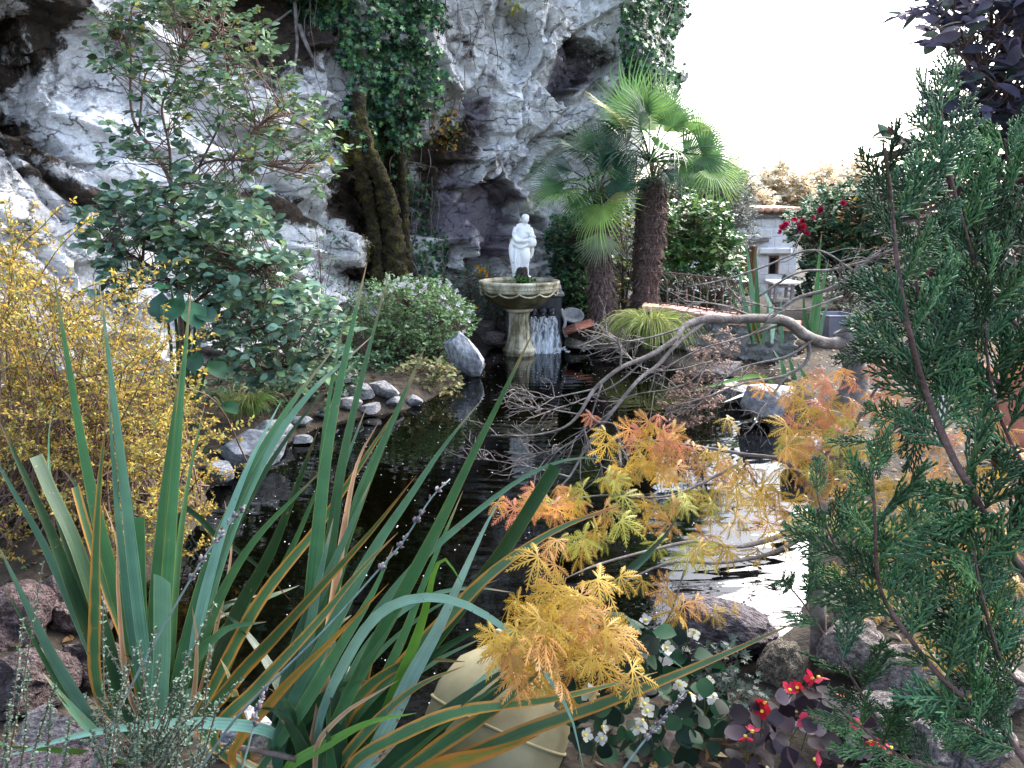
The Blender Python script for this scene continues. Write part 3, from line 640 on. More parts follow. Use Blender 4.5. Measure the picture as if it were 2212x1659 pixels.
# ------------------------------------------------------------ the statue: one continuous figure, remeshed
def capsule(a, b, ra, rb, n=10, sq=(1, 1)):
    P = np.linspace(np.asarray(a, float), np.asarray(b, float), n); r = np.linspace(ra, rb, n)
    t = np.linspace(-1, 1, n); return P, r
def statue(px_head, py_head, px_foot, py_foot, Y):
    top = at(px_head, py_head, Y); ft_ = at(px_foot, py_foot, Y); Hh = top[2] - ft_[2]; s = Hh
    base = np.array([ft_[0], Y, ft_[2]])
    g = Geo(); sv, sf = ico(3)
    def ell(c, r, rot=None):
        V = sv * np.asarray(r)
        if rot is not None: V = V @ np.array(Matrix.Rotation(rot[0], 3, rot[1])).T
        g.add(V * s + base + np.asarray(c) * s, sf)
    def limb(pts, rad, sq=1.0):
        P = spline(np.array(pts), 14); Rr = spline(np.array([[r, 0, 0] for r in rad]), 14)[:, 0]
        V, Fq, C = tube(P * s + base, Rr * s, 14); g.add(V, Fq); g.F3.append(C + g.n - len(V))
    # x right, y away from the viewer, z up, in statue heights; the weight rests on the left leg, the body bows to the right
    limb([(-.06, 0, .0), (-.065, 0, .2), (-.055, .0, .36), (-.02, .01, .46)], [.075, .066, .085, .11])       # draped left leg
    limb([(.04, -.03, .0), (.05, -.06, .2), (.055, -.075, .34), (.02, -.01, .46)], [.07, .06, .078, .1])      # advanced right knee
    limb([(-.01, .0, .0), (-.01, .0, .25), (-.01, 0, .44)], [.12, .085, .12])                             # cloth between
    ell((-.01, .01, .475), (.135, .105, .1)); ell((-.02, .01, .56), (.11, .085, .09))
    limb([(-.02, .01, .5), (0, .0, .62), (.02, -.01, .72), (.035, -.02, .79)], [.115, .095, .115, .085])      # torso
    ell((.0, -.065, .72), (.05, .045, .045)); ell((.075, -.07, .715), (.048, .045, .045))
    limb([(-.085, .0, .785), (.03, .005, .8), (.125, .0, .775)], [.05, .062, .048])                            # shoulders
    limb([(.035, -.015, .79), (.05, -.035, .86)], [.042, .038])                                                # neck
    ell((.06, -.055, .915), (.055, .066, .075), (0.5, 'X'))                                                     # head, bowed
    ell((.055, -.02, .945), (.066, .066, .056)); ell((.045, .03, .935), (.04, .04, .036))                          # hair and bun
    ell((.064, -.118, .9), (.012, .018, .014)); ell((.085, -.1, .925), (.012, .01, .006)); ell((.043, -.1, .925), (.012, .01, .006)); ell((.064, -.105, .872), (.016, .012, .007))
    limb([(-.09, .0, .78), (-.12, -.04, .66), (-.09, -.1, .575)], [.05, .044, .036])                            # upper arm
    limb([(-.09, -.1, .575), (.02, -.145, .57), (.12, -.13, .6)], [.037, .032, .024])                           # forearm across
    limb([(.13, .0, .77), (.165, -.05, .67), (.15, -.1, .6)], [.045, .04, .034])
    for k in range(4): limb([(.11, -.145, .615 - .014 * k), (.145, -.16, .61 - .015 * k), (.16, -.145, .6 - .015 * k)], [.009, .009, .007])
    limb([(.1, -.145, .625), (.12, -.165, .64), (.14, -.165, .645)], [.01, .009, .008])
    ell((.165, -.09, .545), (.075, .07, .085)); limb([(.165, -.09, .6), (.18, -.09, .66)], [.045, .055])            # jug held at the hip
    limb([(-.12, .02, .6), (-.16, .02, .45), (-.13, .0, .22), (-.1, 0, .02)], [.05, .06, .05, .05])               # cloth fall at the left
    limb([(.13, .03, .55), (.17, .03, .4), (.14, .03, .28)], [.05, .05, .02])                                     # cloth fall at the right
    for x0, x1 in ((-.11, -.1), (-.05, -.07), (.0, .0), (.05, .06), (.09, .1)):
        limb([(x0 * .9, -.09, .44), (x0, -.1, .25), (x1, -.085, .02)], [.012, .018, .02])                         # folds
    limb([(-.13, -.03, .52), (-.02, -.11, .47), (.1, -.1, .52), (.15, -.02, .58)], [.028, .034, .034, .03])        # rolled cloth at the hip
    ell((0, 0, -.01), (.16, .13, .03))
    ob = g.build('statue', None)
    md = ob.modifiers.new('r', 'REMESH'); md.mode = 'VOXEL'; md.voxel_size = 0.0085; md.use_smooth_shade = True
    sm = ob.modifiers.new('s', 'SMOOTH'); sm.factor = 0.5; sm.iterations = 3
    dg = bpy.context.evaluated_depsgraph_get(); me = bpy.data.meshes.new_from_object(ob.evaluated_get(dg)); bpy.data.objects.remove(ob)
    me.materials.clear(); me.materials.append(M['marble']); o = link('statue', me)
    return o
M['marble'] = surf('marble', [(0.3, (0.45, 0.44, 0.42)), (0.42, (0.78, 0.78, 0.78)), (0.8, (0.88, 0.88, 0.87))], 9, 0.45, 0.15, 50)
st = statue(1139, 462, 1127, 596, FY + 0.08); tag(st, 'white marble statue of a draped woman with a jug above the fountain bowl', 'statue')

# ------------------------------------------------------------ the dark spout block and its falling water
M['slate'] = surf('slate', [(0.3, (0.012, 0.012, 0.016)), (0.7, (0.06, 0.06, 0.075))], 8, 0.4, 0.4, 40, spec=0.5)
M['grey_stone'] = surf('grey_stone', [(0.3, (0.12, 0.12, 0.13)), (0.7, (0.36, 0.36, 0.37))], 8, 0.75, 0.4, 40)
SY = 10.62; zt = lambda y: at(1170, y, SY)[2]; xx = lambda x: at(x, 690, SY)[0]
sb = thing('spout_block', (xx(1165), SY, 0), 'dark slate wall block with three water spouts behind the fountain', 'fountain wall')
g = Geo(); box(g, ((xx(1092) + xx(1213)) / 2, SY + 0.2, (zt(640) - 0.4) / 2), (xx(1213) - xx(1092), 0.4, zt(640) + 0.4), bev=0.015); g.build('wall', M['slate'], sb)
g = Geo(); box(g, ((xx(1088) + xx(1218)) / 2, SY + 0.19, zt(636)), (xx(1218) - xx(1088), 0.48, 0.05), bev=0.012); box(g, ((xx(1092) + xx(1213)) / 2, SY + 0.2, zt(632) + 0.045), (xx(1213) - xx(1092), 0.36, 0.08), Matrix.Rotation(0.12, 4, 'X'), bev=0.02); g.build('cornice', M['grey_stone'], sb)
M['fall'] = None
for k, px in enumerate((1152, 1172, 1192)):
    g = Geo(); c = at(px, 672, SY)
    lathe(g, [(0.001, 0), (0.03, 0.004), (0.05, 0.012), (0.062, 0.03), (0.06, 0.05)], (0, 0, 0), 18)
    g.V[0] = np.stack([g.V[0][:, 0], -0.065 + g.V[0][:, 2], g.V[0][:, 1]], 1) + c
    V, Fq, C = tube(np.array([c + [0, -0.02, -0.02], c + [0, -0.12, -0.035]]), [0.034, 0.03], 12, True); g.add(V, Fq); g.F3.append(C + g.n - len(V))
    for ex in (-0.045, 0.045):
        v, f = ico(1); g.add(v * 0.018 + c + [ex, -0.04, 0.045], f)
    g.build('spout', M['slate'], sb, True)
m, nd, lk = nodes_of('falling_water'); out = nd.new('ShaderNodeOutputMaterial'); tr = nd.new('ShaderNodeBsdfTransparent'); d_ = nd.new('ShaderNodeBsdfPrincipled'); ms = nd.new('ShaderNodeMixShader')
d_.inputs['Base Color'].default_value = (0.75, 0.8, 0.85, 1); d_.inputs['Roughness'].default_value = 0.15
tc = nd.new('ShaderNodeTexCoord'); mp = nd.new('ShaderNodeMapping'); mp.inputs['Scale'].default_value = (30, 30, 2.2); n1 = nd.new('ShaderNodeTexNoise'); n1.inputs['Scale'].default_value = 1.0; n1.inputs['Detail'].default_value = 4
lk.new(tc.outputs['Object'], mp.inputs[0]); lk.new(mp.outputs[0], n1.inputs[0]); r_ = ramp(nd, [(0.42, (0.03,) * 3), (0.68, (0.75,) * 3)]); lk.new(n1.outputs[0], r_.inputs[0])
lk.new(r_.outputs[0], ms.inputs[0]); lk.new(tr.outputs[0], ms.inputs[1]); lk.new(d_.outputs[0], ms.inputs[2]); lk.new(ms.outputs[0], out.inputs[0]); M['fall'] = m
for k, px in enumerate((1152, 1172, 1192)):
    g = Geo(); c = at(px, 675, SY) + [0, -0.12, -0.03]
    for q in range(2):
        t = np.linspace(0, 1, 22); z = c[2] * (1 - t ** 1.4); yy = c[1] - 0.26 * np.sqrt(t) - 0.03 * q; wd = 0.03 + (0.085 - 0.02 * q) * t ** 0.6
        a = np.linspace(-1, 1, 13)
        V = np.stack([c[0] + wd[:, None] * a[None] + 0.012 * np.sin(9 * t[:, None] + 5 * a[None] + k), yy[:, None] + 0.03 * (a[None] ** 2) + 0.012 * np.sin(17 * a[None] + 3 * k), np.repeat(z[:, None], 13, 1)], -1)
        i = np.arange(21)[:, None] * 13; j = np.arange(12)[None]; g.add(V, np.stack([i + j, i + j + 1, i + 14 + j, i + 13 + j], -1).reshape(-1, 4))
    o = g.build('water_jet', M['fall'], None, True); tag(o, ('white stream falling beside the fountain pedestal', 'white stream falling from the middle spout', 'white stream falling from the spout beside the hose')[k], 'water jet', 'streams falling from the spouts')
M['foam'] = surf('foam', [(0.3, (0.6, 0.65, 0.7)), (0.7, (0.9, 0.92, 0.95))], 30, 0.4, 0.3)
g = Geo(); n = 900; sv, sf = ico(1); c = gp(1172, 757); a = rng.uniform(0, 6.28, n); r_ = np.abs(rng.normal(0, 0.5, n))
P = np.stack([c[0] + 0.36 * r_ * np.cos(a), c[1] + 0.12 + 0.26 * r_ * np.sin(a), 0.004 + 0 * a], 1)
stamp(g, sv * [1, 1, 0.6], sf, P, rnd(n) * [1, 1, 0] + 1e-3, np.tile([0, 0, 1.0], (n, 1)), rng.uniform(0.006, 0.022, n), (1, 1, 1)); o = g.build('foam', M['foam'], None, True); tag(o, 'white foam where the falling water meets the pond', 'foam', kind='stuff')
# bubbles and petals adrift on the pond
g = Geo(); n = 1100; lo, hi = POND.min(0), POND.max(0); Q2 = rng.uniform(lo, hi, (n * 3, 2)); Q2 = Q2[inpoly(Q2[:, 0], Q2[:, 1], POND) & (Q2[:, 1] > 2.6)]
Q2 = Q2[rng.random(len(Q2)) < 0.35]; n = len(Q2)
stamp(g, sv * [1, 1, 0.5], sf, np.c_[Q2, np.full(n, 0.002)], np.tile([1.0, 0, 0], (n, 1)), np.tile([0, 0, 1.0], (n, 1)), rng.uniform(0.0015, 0.0048, n), (1, 1, 1)); o = g.build('bubbles', M['foam'], None, True); tag(o, 'tiny white bubbles scattered over the dark pond surface', 'bubbles', kind='stuff')
# goldfish
M['goldfish'] = surf('goldfish', [(0.3, (0.6, 0.08, 0.01)), (0.7, (0.9, 0.25, 0.04))], 20, 0.4, 0)
for px, py, rz, lab in [(1245, 1320, 0.4, 'under the arching flax leaf'), (1308, 1037, 1.2, 'beside the bare twigs'), (1280, 1263, 2.4, 'between the flax leaves'), (905, 1255, 0.2, 'near the wide pale flax leaf'), (930, 905, 0.7, 'near the white flowered bank'), (1270, 1300, 2.0, 'below the orange maple leaves')]:
    c = gp(px, py, -0.03); g = Geo(); t = np.linspace(0, 1, 9); R_ = 0.014 * np.sin(np.pi * (0.06 + 0.9 * t)) ** 0.8 + 0.002
    P = np.stack([(t - .5) * .1, 0.006 * np.sin(t * 4), 0 * t], 1); V, Fq, C = tube(P, R_, 8); V = V * [1, .75, 1]; g.add(V, Fq); g.F3.append(C)
    g.add([[.048, 0, 0], [.085, .004, .02], [.07, 0, 0], [.085, .004, -.018]], [[0, 1, 2, 2], [0, 2, 3, 3]]); g.F4[-1] = g.F4[-1][:0]; g.F3.append(np.array([[0, 1, 2], [0, 2, 3]]) + g.n - 4)
    g.add([[-.015, 0, .012], [.0, 0, .027], [.025, 0, .01]], [[0, 1, 2]])
    me = g.mesh('goldfish', M['goldfish'], True); o = link('goldfish', me); o.location = Vector(c); o.rotation_euler = (0, 0, rz)
    tag(o, 'small orange goldfish in the dark water ' + lab, 'fish', 'goldfish in the pond')

# ------------------------------------------------------------ things lying right of the waterfall
M['terracotta'] = surf('terracotta', [(0.3, (0.25, 0.08, 0.05)), (0.7, (0.5, 0.2, 0.13))], 8, 0.8, 0.3)
c = at(1236, 690, 10.7); g = Geo()
lathe(g, [(.05, 0), (.09, .005), (.14, .05), (.155, .075), (.15, .085), (.13, .08), (.1, .045), (.03, .025), (0.001, .025)], (0, 0, 0), 28)
o = link('stone_bowl', g.mesh('stone_bowl', M['grey_stone'], True)); o.location = Vector(c); o.rotation_euler = (0.55, 0.1, 0); tag(o, 'grey shallow stone bowl tilted on the bank beside the waterfall', 'bowl')
g = Geo(); a = np.linspace(-1.25, 1.25, 14)
V = np.vstack([np.stack([(np.full(14, s) * (1 - 0.12 * q)), 0.11 * np.sin(a) , 0.06 * np.cos(a) - 0.012 * q], 1) for s in (-.25, .25) for q in (0, 1)])
Fq = []
for i in range(13): Fq += [[i, i + 1, 28 + i + 1, 28 + i], [14 + i, 42 + i, 42 + i + 1, 14 + i + 1], [i, 14 + i, 14 + i + 1, i + 1], [28 + i, 28 + i + 1, 42 + i + 1, 42 + i]]
Fq += [[0, 28, 42, 14], [13, 27, 55, 41]]
g.add(V, Fq); o = link('roof_tile', g.mesh('roof_tile', M['terracotta'], True)); o.location = Vector(at(1249, 707, 10.4)); o.rotation_euler = (0.5, -0.3, 0.15); o.scale = (.8, .8, .6); tag(o, 'red clay roof tile lying below the grey stone bowl', 'tile')
g = Geo(); add_tube(g, spline(np.array([at(1213, 668, 10.55), at(1216, 680, 10.5), at(1221, 695, 10.45), at(1218, 712, 10.4), at(1224, 728, 10.35)]), 20), 0.022, 8); o = g.build('hose', M['grey_stone'], None, True); tag(o, 'grey hose hanging down beside the spout block', 'hose')

# ------------------------------------------------------------ garden wall with brick coping and iron railing
M['brick'] = surf('brick', [(0.3, (0.3, 0.12, 0.08)), (0.5, (0.45, 0.25, 0.18)), (0.7, (0.6, 0.5, 0.42))], 4, 0.85, 0.4, 40, use_col=True)
M['mortar'] = surf('mortar', [(0.3, (0.12, 0.11, 0.1)), (0.7, (0.32, 0.3, 0.28))], 8, 0.95, 0.6, 30)
M['iron'] = surf('rusty_iron', [(0.3, (0.05, 0.03, 0.03)), (0.7, (0.16, 0.1, 0.09))], 14, 0.7, 0.3)
WT = spline(np.array([at(1395, 662, 10.55), at(1450, 664, 10.45), at(1510, 672, 10.1), at(1580, 683, 9.75), at(1640, 692, 9.5), at(1720, 706, 9.3)]), 61)
WT[:, 2] = np.linspace(0.6, 0.52, 61)
wtg = norm(np.gradient(WT, axis=0) * [1, 1, 0]); wnr = np.stack([wtg[:, 1], -wtg[:, 0], 0 * wtg[:, 0]], 1)
wl_ = thing('garden_wall', (WT[20][0], WT[20][1], 0), 'low rubble garden wall with brick coping curving beside the pond', 'wall')
g = Geo(); core = []
for s in range(61):
    f = WT[s] + wnr[s] * 0.10; b_ = WT[s] - wnr[s] * 0.22
    core += [[f[0], f[1], -0.4], [f[0], f[1], WT[s][2] - 0.08], [b_[0], b_[1], WT[s][2] - 0.08], [b_[0], b_[1], -0.4]]
Fq = [[4 * s + q, 4 * s + (q + 1) % 4, 4 * s + 4 + (q + 1) % 4, 4 * s + 4 + q] for s in range(60) for q in range(4)] + [[0, 3, 2, 1], [240, 241, 242, 243]]
g.add(core, Fq); g.build('mortar_core', M['mortar'], wl_)
arcw = np.concatenate([[0], np.cumsum(np.linalg.norm(np.diff(WT, axis=0), axis=1))]); Lw = arcw[-1]
def wpos(s):
    return np.array([np.interp(s, arcw, WT[:, q]) for q in range(3)]), np.array([np.interp(s, arcw, wtg[:, q]) for q in range(3)])
s = 0.06; me_b = None
g = Geo(); box(g, (0, 0, 0), (1, 1, 1), bev=0.06); me_b = g.mesh('coping_brick', M['brick'])
while s < Lw - 0.05:
    p, t = wpos(s); o = link('coping_brick', me_b, wl_); t = norm(t); nn = np.array([t[1], -t[0], 0]); wdt = 0.2
    o.location = Vector(p - nn * 0.06 + [0, 0, -0.04 + rng.uniform(-.004, .004)] - np.array(wl_.location)); o.scale = (wdt, 0.46 + rng.uniform(-.02, .02), 0.08)
    o.rotation_euler = (0, 0, math.atan2(t[1], t[0]) + rng.uniform(-.02, .02)); v = rng.uniform(0.8, 1.5); o.color = (v, v * rng.uniform(0.9, 1.15), v * rng.uniform(0.9, 1.2), 1); s += wdt + 0.012
for row in range(5):
    s = rng.uniform(0, .1)
    while s < Lw:
        wdt = rng.uniform(0.1, 0.24); hh = 0.11; p, t = wpos(min(s + wdt / 2, Lw)); t = norm(t); nn = np.array([t[1], -t[0], 0]); o = link('wall_stone', ROCKS[int(rng.integers(8))], wl_)
        o.location = Vector(np.array([p[0], p[1], 0.45 - row * 0.105 - (0.6 - p[2]) + rng.uniform(-.02, .02)]) + nn * 0.085 - np.array(wl_.location)); o.scale = (wdt * 0.64, 0.07, hh * rng.uniform(0.55, 0.75)); o.rotation_euler = (rng.uniform(-.15, .15), rng.uniform(-.25, .25), math.atan2(t[1], t[0]) + rng.uniform(-.12, .12))
        v = rng.uniform(0.7, 1.25); o.color = (v * 1.05, v, v * 0.95, 1); s += wdt * 1.02
rl = thing('iron_railing', (WT[20][0], WT[20][1], 0.6), 'low rusty iron hoop railing standing on the garden wall coping', 'railing')
L1 = np.interp(1585, [proj(w)[0] for w in WT], arcw); nb = 11; sp_b = (L1 - 0.02) / nb; hR = 0.42
def rp(s, h):
    p, t = wpos(s); t = norm(t); nn = np.array([t[1], -t[0], 0]); return p - nn * 0.1 + [0, 0, h]
for k in range(nb):
    g = Geo(); add_tube(g, np.array([rp(0.02 + sp_b * k, -0.01), rp(0.02 + sp_b * k, hR * 0.55)]), 0.008, 6)
    v, f = ico(1); g.add(v * 0.016 + rp(0.02 + sp_b * k, hR * 0.33), f); g.build('upright', M['iron'], rl, True)
    a = np.linspace(0, np.pi, 14); ss = 0.02 + sp_b * (k + 1) - sp_b * np.cos(a); ss = np.clip(ss, 0, L1)
    g = Geo(); add_tube(g, np.array([rp(q, hR * 0.55 + (hR * 0.43) * math.sin(b_)) for q, b_ in zip(ss, a)]), 0.008, 6); g.build('hoop', M['iron'], rl, True)
g = Geo(); add_tube(g, np.array([rp(q, hR) for q in np.linspace(0, L1 - 0.1, 16)]), 0.01, 6); g.build('top_rail', M['iron'], rl, True)
g = Geo(); add_tube(g, np.array([rp(q, 0.015) for q in np.linspace(0, L1, 16)]), 0.009, 6); g.build('bottom_rail', M['iron'], rl, True)
g = Geo(); t = np.linspace(0, 1, 30); add_tube(g, np.array([rp(L1 - 0.02 + 0.1 * math.sin(2.2 * math.pi * q) * (1 - .3 * q), 0.02 + hR * q) for q in t]), 0.012, 6); g.build('scroll_end', M['iron'], rl, True)

# ------------------------------------------------------------ the white shed at the end of the garden
HY = 19.0; hz = lambda y: at(1660, y, HY)[2]; hx = lambda x, y=560: at(x, y, HY)[0]
M['plaster'] = surf('plaster', [(0.25, (0.62, 0.61, 0.59)), (0.5, (0.82, 0.82, 0.81)), (0.8, (0.88, 0.88, 0.88))], 3, 0.9, 0.3, 25, use_col=True)
M['wood'] = surf('wood', [(0.3, (0.16, 0.08, 0.04)), (0.7, (0.38, 0.22, 0.12))], 8, 0.7, 0.3, stretch=(6, 6, 1))
M['grey_wood'] = surf('grey_wood', [(0.3, (0.12, 0.1, 0.1)), (0.7, (0.32, 0.29, 0.28))], 8, 0.85, 0.4, stretch=(6, 6, 1))
M['glass'] = surf('window_glass', [(0.3, (0.015, 0.018, 0.022)), (0.7, (0.03, 0.035, 0.04))], 2, 0.08, 0, spec=0.6)
hs = thing('shed', (hx(1620), HY + 1, hz(645)), 'small white plastered stone shed with clay roof beyond the garden', 'shed')
x0, x1, zb_, zt_ = hx(1520), hx(1722), hz(648), hz(470); dx0, dx1, dz = hx(1592), hx(1634), hz(523); wx0, wx1, wz0, wz1 = hx(1661), hx(1684), hz(601), hz(553)
# rough blocks of the front wall around the openings: courses of plastered stones
g = Geo(); box(g, ((x0 + x1) / 2, HY + 1.1, (zb_ + zt_) / 2), (x1 - x0 - .05, 1.8, zt_ - zb_)); g.build('rear_walls', M['plaster'], hs)
zc = zb_ - 0.05; meb = None; g = Geo(); box(g, (0, 0, 0), (1, 1, 1), bev=0.035); meb = g.mesh('plastered_stone', M['plaster'])
rowh = (zt_ - zc) / 9
for r_ in range(9):
    x = x0
    while x < x1 - 0.02:
        wdt = min(rng.uniform(0.3, 0.5), x1 - x); zc_ = zc + (r_ + .5) * rowh
        segs = [(x, x + wdt)]
        for (a_x, b_x, a_z, b_z) in ((dx0, dx1, zc - 1, dz), (wx0, wx1, wz0, wz1)):
            if a_z < zc_ < b_z:
                ns = []
                for (u, v) in segs:
                    if v <= a_x or u >= b_x: ns.append((u, v))
                    else:
                        if u < a_x: ns.append((u, a_x))
                        if v > b_x: ns.append((b_x, v))
                segs = ns
        for (u, v) in segs:
            if v - u < 0.03: continue
            o = link('plastered_stone', meb, hs); o.location = Vector(np.array([(u + v) / 2, HY + 0.09 + rng.uniform(-.012, .012), zc_]) - np.array(hs.location)); o.scale = (v - u - .003, 0.2, rowh - .003); q = rng.uniform(0.86, 1.1); o.color = (q, q, q * 1.02, 1)
        x += wdt
def part(nm, mat, par, c, s, rot=None, bev=0.008):
    g = Geo(); box(g, c, s, rot, bev=bev); return g.build(nm, mat, par)
wn_ = part('window', M['glass'], hs, ((wx0 + wx1) / 2, HY + 0.16, (wz0 + wz1) / 2), (wx1 - wx0, 0.03, wz1 - wz0))
for nm, c, s_ in (('window_frame', ((wx0 + .02), HY + .1, (wz0 + wz1) / 2), (.045, .1, wz1 - wz0)), ('window_frame', ((wx1 - .02), HY + .1, (wz0 + wz1) / 2), (.045, .1, wz1 - wz0)), ('window_frame', ((wx0 + wx1) / 2, HY + .097, wz1 - .02), (wx1 - wx0, .1, .045)), ('window_frame', ((wx0 + wx1) / 2, HY + .097, wz0 + .02), (wx1 - wx0, .1, .045))):
    g = Geo(); box(g, c, s_, bev=.005); V = np.concatenate(g.V) - np.array(hs.location); g.V = [V]; o = link(nm, g.mesh(nm, M['wood']), wn_)
part('window_sill', M['plaster'], hs, ((wx0 + wx1) / 2, HY - 0.02, wz0 - .03), (wx1 - wx0 + .14, .16, .05))
part('window_lintel', M['plaster'], hs, ((wx0 + wx1) / 2, HY - 0.03, wz1 + .12), (wx1 - wx0 + .5, .2, .15), bev=.03)
part('door', M['wood'], hs, ((dx0 + dx1) / 2, HY + 0.15, (zb_ + dz) / 2), (dx1 - dx0, 0.05, dz - zb_)); part('door_post', M['wood'], hs, (dx1 - .03, HY + 0.08, (zb_ + dz) / 2), (.07, .12, dz - zb_)); part('door_post', M['wood'], hs, (dx0 + .03, HY + 0.08, (zb_ + dz) / 2), (.07, .12, dz - zb_))
part('door_lintel', M['grey_wood'], hs, ((dx0 + dx1) / 2 + .02, HY - 0.04, dz + .04), (dx1 - dx0 + .4, .24, .06))
part('niche_slab', M['plaster'], hs, (hx(1649), HY - .02, hz(505)), (.3, .1, .2), bev=.02)
part('eave_board', M['grey_stone'], hs, ((x0 + x1) / 2, HY - 0.03, hz(464)), (x1 - x0 + .1, .22, .13), bev=.02)
g = Geo(); rf = None
M['roof_tile'] = surf('roof_tiles', [(0.3, (0.45, 0.24, 0.15)), (0.7, (0.7, 0.5, 0.38))], 4, 0.85, 0.4, use_col=True)
part('roof_deck', M['wood'], hs, ((x0 + x1) / 2, HY + 1.0, hz(455) - 0.0), (x1 - x0 + .2, 2.5, .05), Matrix.Rotation(0.03, 4, 'X'))
g = Geo(); V, Fq, C = tube(np.array([[0, -.3, 0], [0, .3, 0]]), [0.08, 0.065], 10); V[:, 2] *= 0.7; g.add(V, Fq); g.F3.append(C); met = g.mesh('roof_tile', M['roof_tile'], True)
for r_ in range(5):
    for k in range(int((x1 - x0 + .2) / .17)):
        o = link('roof_tile', met, hs); o.location = Vector(np.array([x0 - .02 + .17 * k, HY - .05 + .45 * r_, hz(455) + .03 + .012 * r_]) - np.array(hs.location)); o.rotation_euler = (0.05, 0, rng.uniform(-.04, .04)); q = rng.uniform(.7, 1.3); o.color = (q, q, q, 1)

# ------------------------------------------------------------ bird table, planter and stakes in the back garden
BY = 10.8; bz = lambda y: at(1688, y, BY)[2]; bx_ = lambda x: at(x, 640, BY)[0]
bt = thing('bird_table', (bx_(1685), BY, gz(bx_(1685), BY)), 'grey wooden bird table with flat pale roof before the shed', 'bird table')
part('roof', M['plaster'], bt, (bx_(1688), BY, bz(609)), (bx_(1716) - bx_(1658), .36, .035)); part('tray', M['grey_wood'], bt, (bx_(1684), BY, bz(648)), (bx_(1706) - bx_(1664), .3, .04))
for px in (1668, 1704):
    for dy in (-.12, .12): part('post', M['grey_wood'], bt, (bx_(px), BY + dy, (bz(611) + bz(646)) / 2), (.04, .04, bz(611) - bz(646)))
for dy in (-.12, .12): part('rail', M['grey_wood'], bt, (bx_(1686), BY + dy * 1.02, bz(617)), (bx_(1704) - bx_(1668), .025, .03))
part('pole', M['grey_wood'], bt, (bx_(1685), BY, (bz(650) + gz(bx_(1685), BY)) / 2 - .1), (.1, .1, bz(650) - gz(bx_(1685), BY) + .2)); part('pole_collar', M['grey_wood'], bt, (bx_(1685), BY, bz(655)), (.16, .16, .05))
M['zinc'] = surf('zinc', [(0.3, (0.09, 0.09, 0.12)), (0.7, (0.19, 0.19, 0.24))], 3, 0.6, 0.1)
g = Geo(); c = at(1800, 712, 9.2); lathe(g, [(.001, 0), (.2, 0), (.3, .42), (.315, .43), (.31, .45), (.29, .45), (.28, .4), (.001, .38)], (0, 0, 0), 4); o = link('planter', g.mesh('planter', M['zinc'])); o.location = Vector((c[0], c[1], gz(c[0], c[1]) - .02)); o.rotation_euler = (0, 0, math.pi / 4 + .2); o.scale = (0.85, 0.85, 0.8); tag(o, 'dark blue grey tapered planter standing behind the bare tree', 'planter')
M['white_paint'] = surf('white_paint', [(0.3, (0.6, 0.6, 0.62)), (0.7, (0.8, 0.8, 0.82))], 5, 0.7, 0.2)
g = Geo(); P = at(2056, 690, 5.0); top = at(2052, 590, 5.0); b0 = np.array([P[0], 5.0, gz(P[0], 5.0) - .1]); sA = pm(9, 5)
V = []
for (z, w, o_) in ((b0[2], sA, 0), (P[2], sA, 0), (top[2] - .06, sA * 1.2, -.01), (top[2], sA * .5, .01)): V += [[b0[0] + o_ - w, 5, z], [b0[0] + o_ + w, 5, z], [b0[0] + o_ + w, 5.02, z], [b0[0] + o_ - w, 5.02, z]]
g.add(V, [[4 * i + q, 4 * i + (q + 1) % 4, 4 * i + 4 + (q + 1) % 4, 4 * i + 4 + q] for i in range(3) for q in range(4)] + [[0, 3, 2, 1], [12, 13, 14, 15]]); o = g.build('stake', M['white_paint']); tag(o, 'white flat garden stake seen between the conifer sprays', 'stake')
g = Geo(); c = at(2215, 800, 4.6); z0 = gz(c[0], c[1]); lathe(g, [(.001, 0), (.1, 0), (.16, .15), (.17, .3), (.12, .45), (.1, c[2] - z0 + .12), (.12, c[2] - z0 + .16), (.1, c[2] - z0 + .18), (.09, c[2] - z0 + .1)], (0, 0, 0), 24); o = link('clay_urn', g.mesh('clay_urn', M['terracotta'], True)); o.location = Vector((c[0], c[1], z0 - .01)); tag(o, 'tall red clay urn behind the conifer', 'urn')
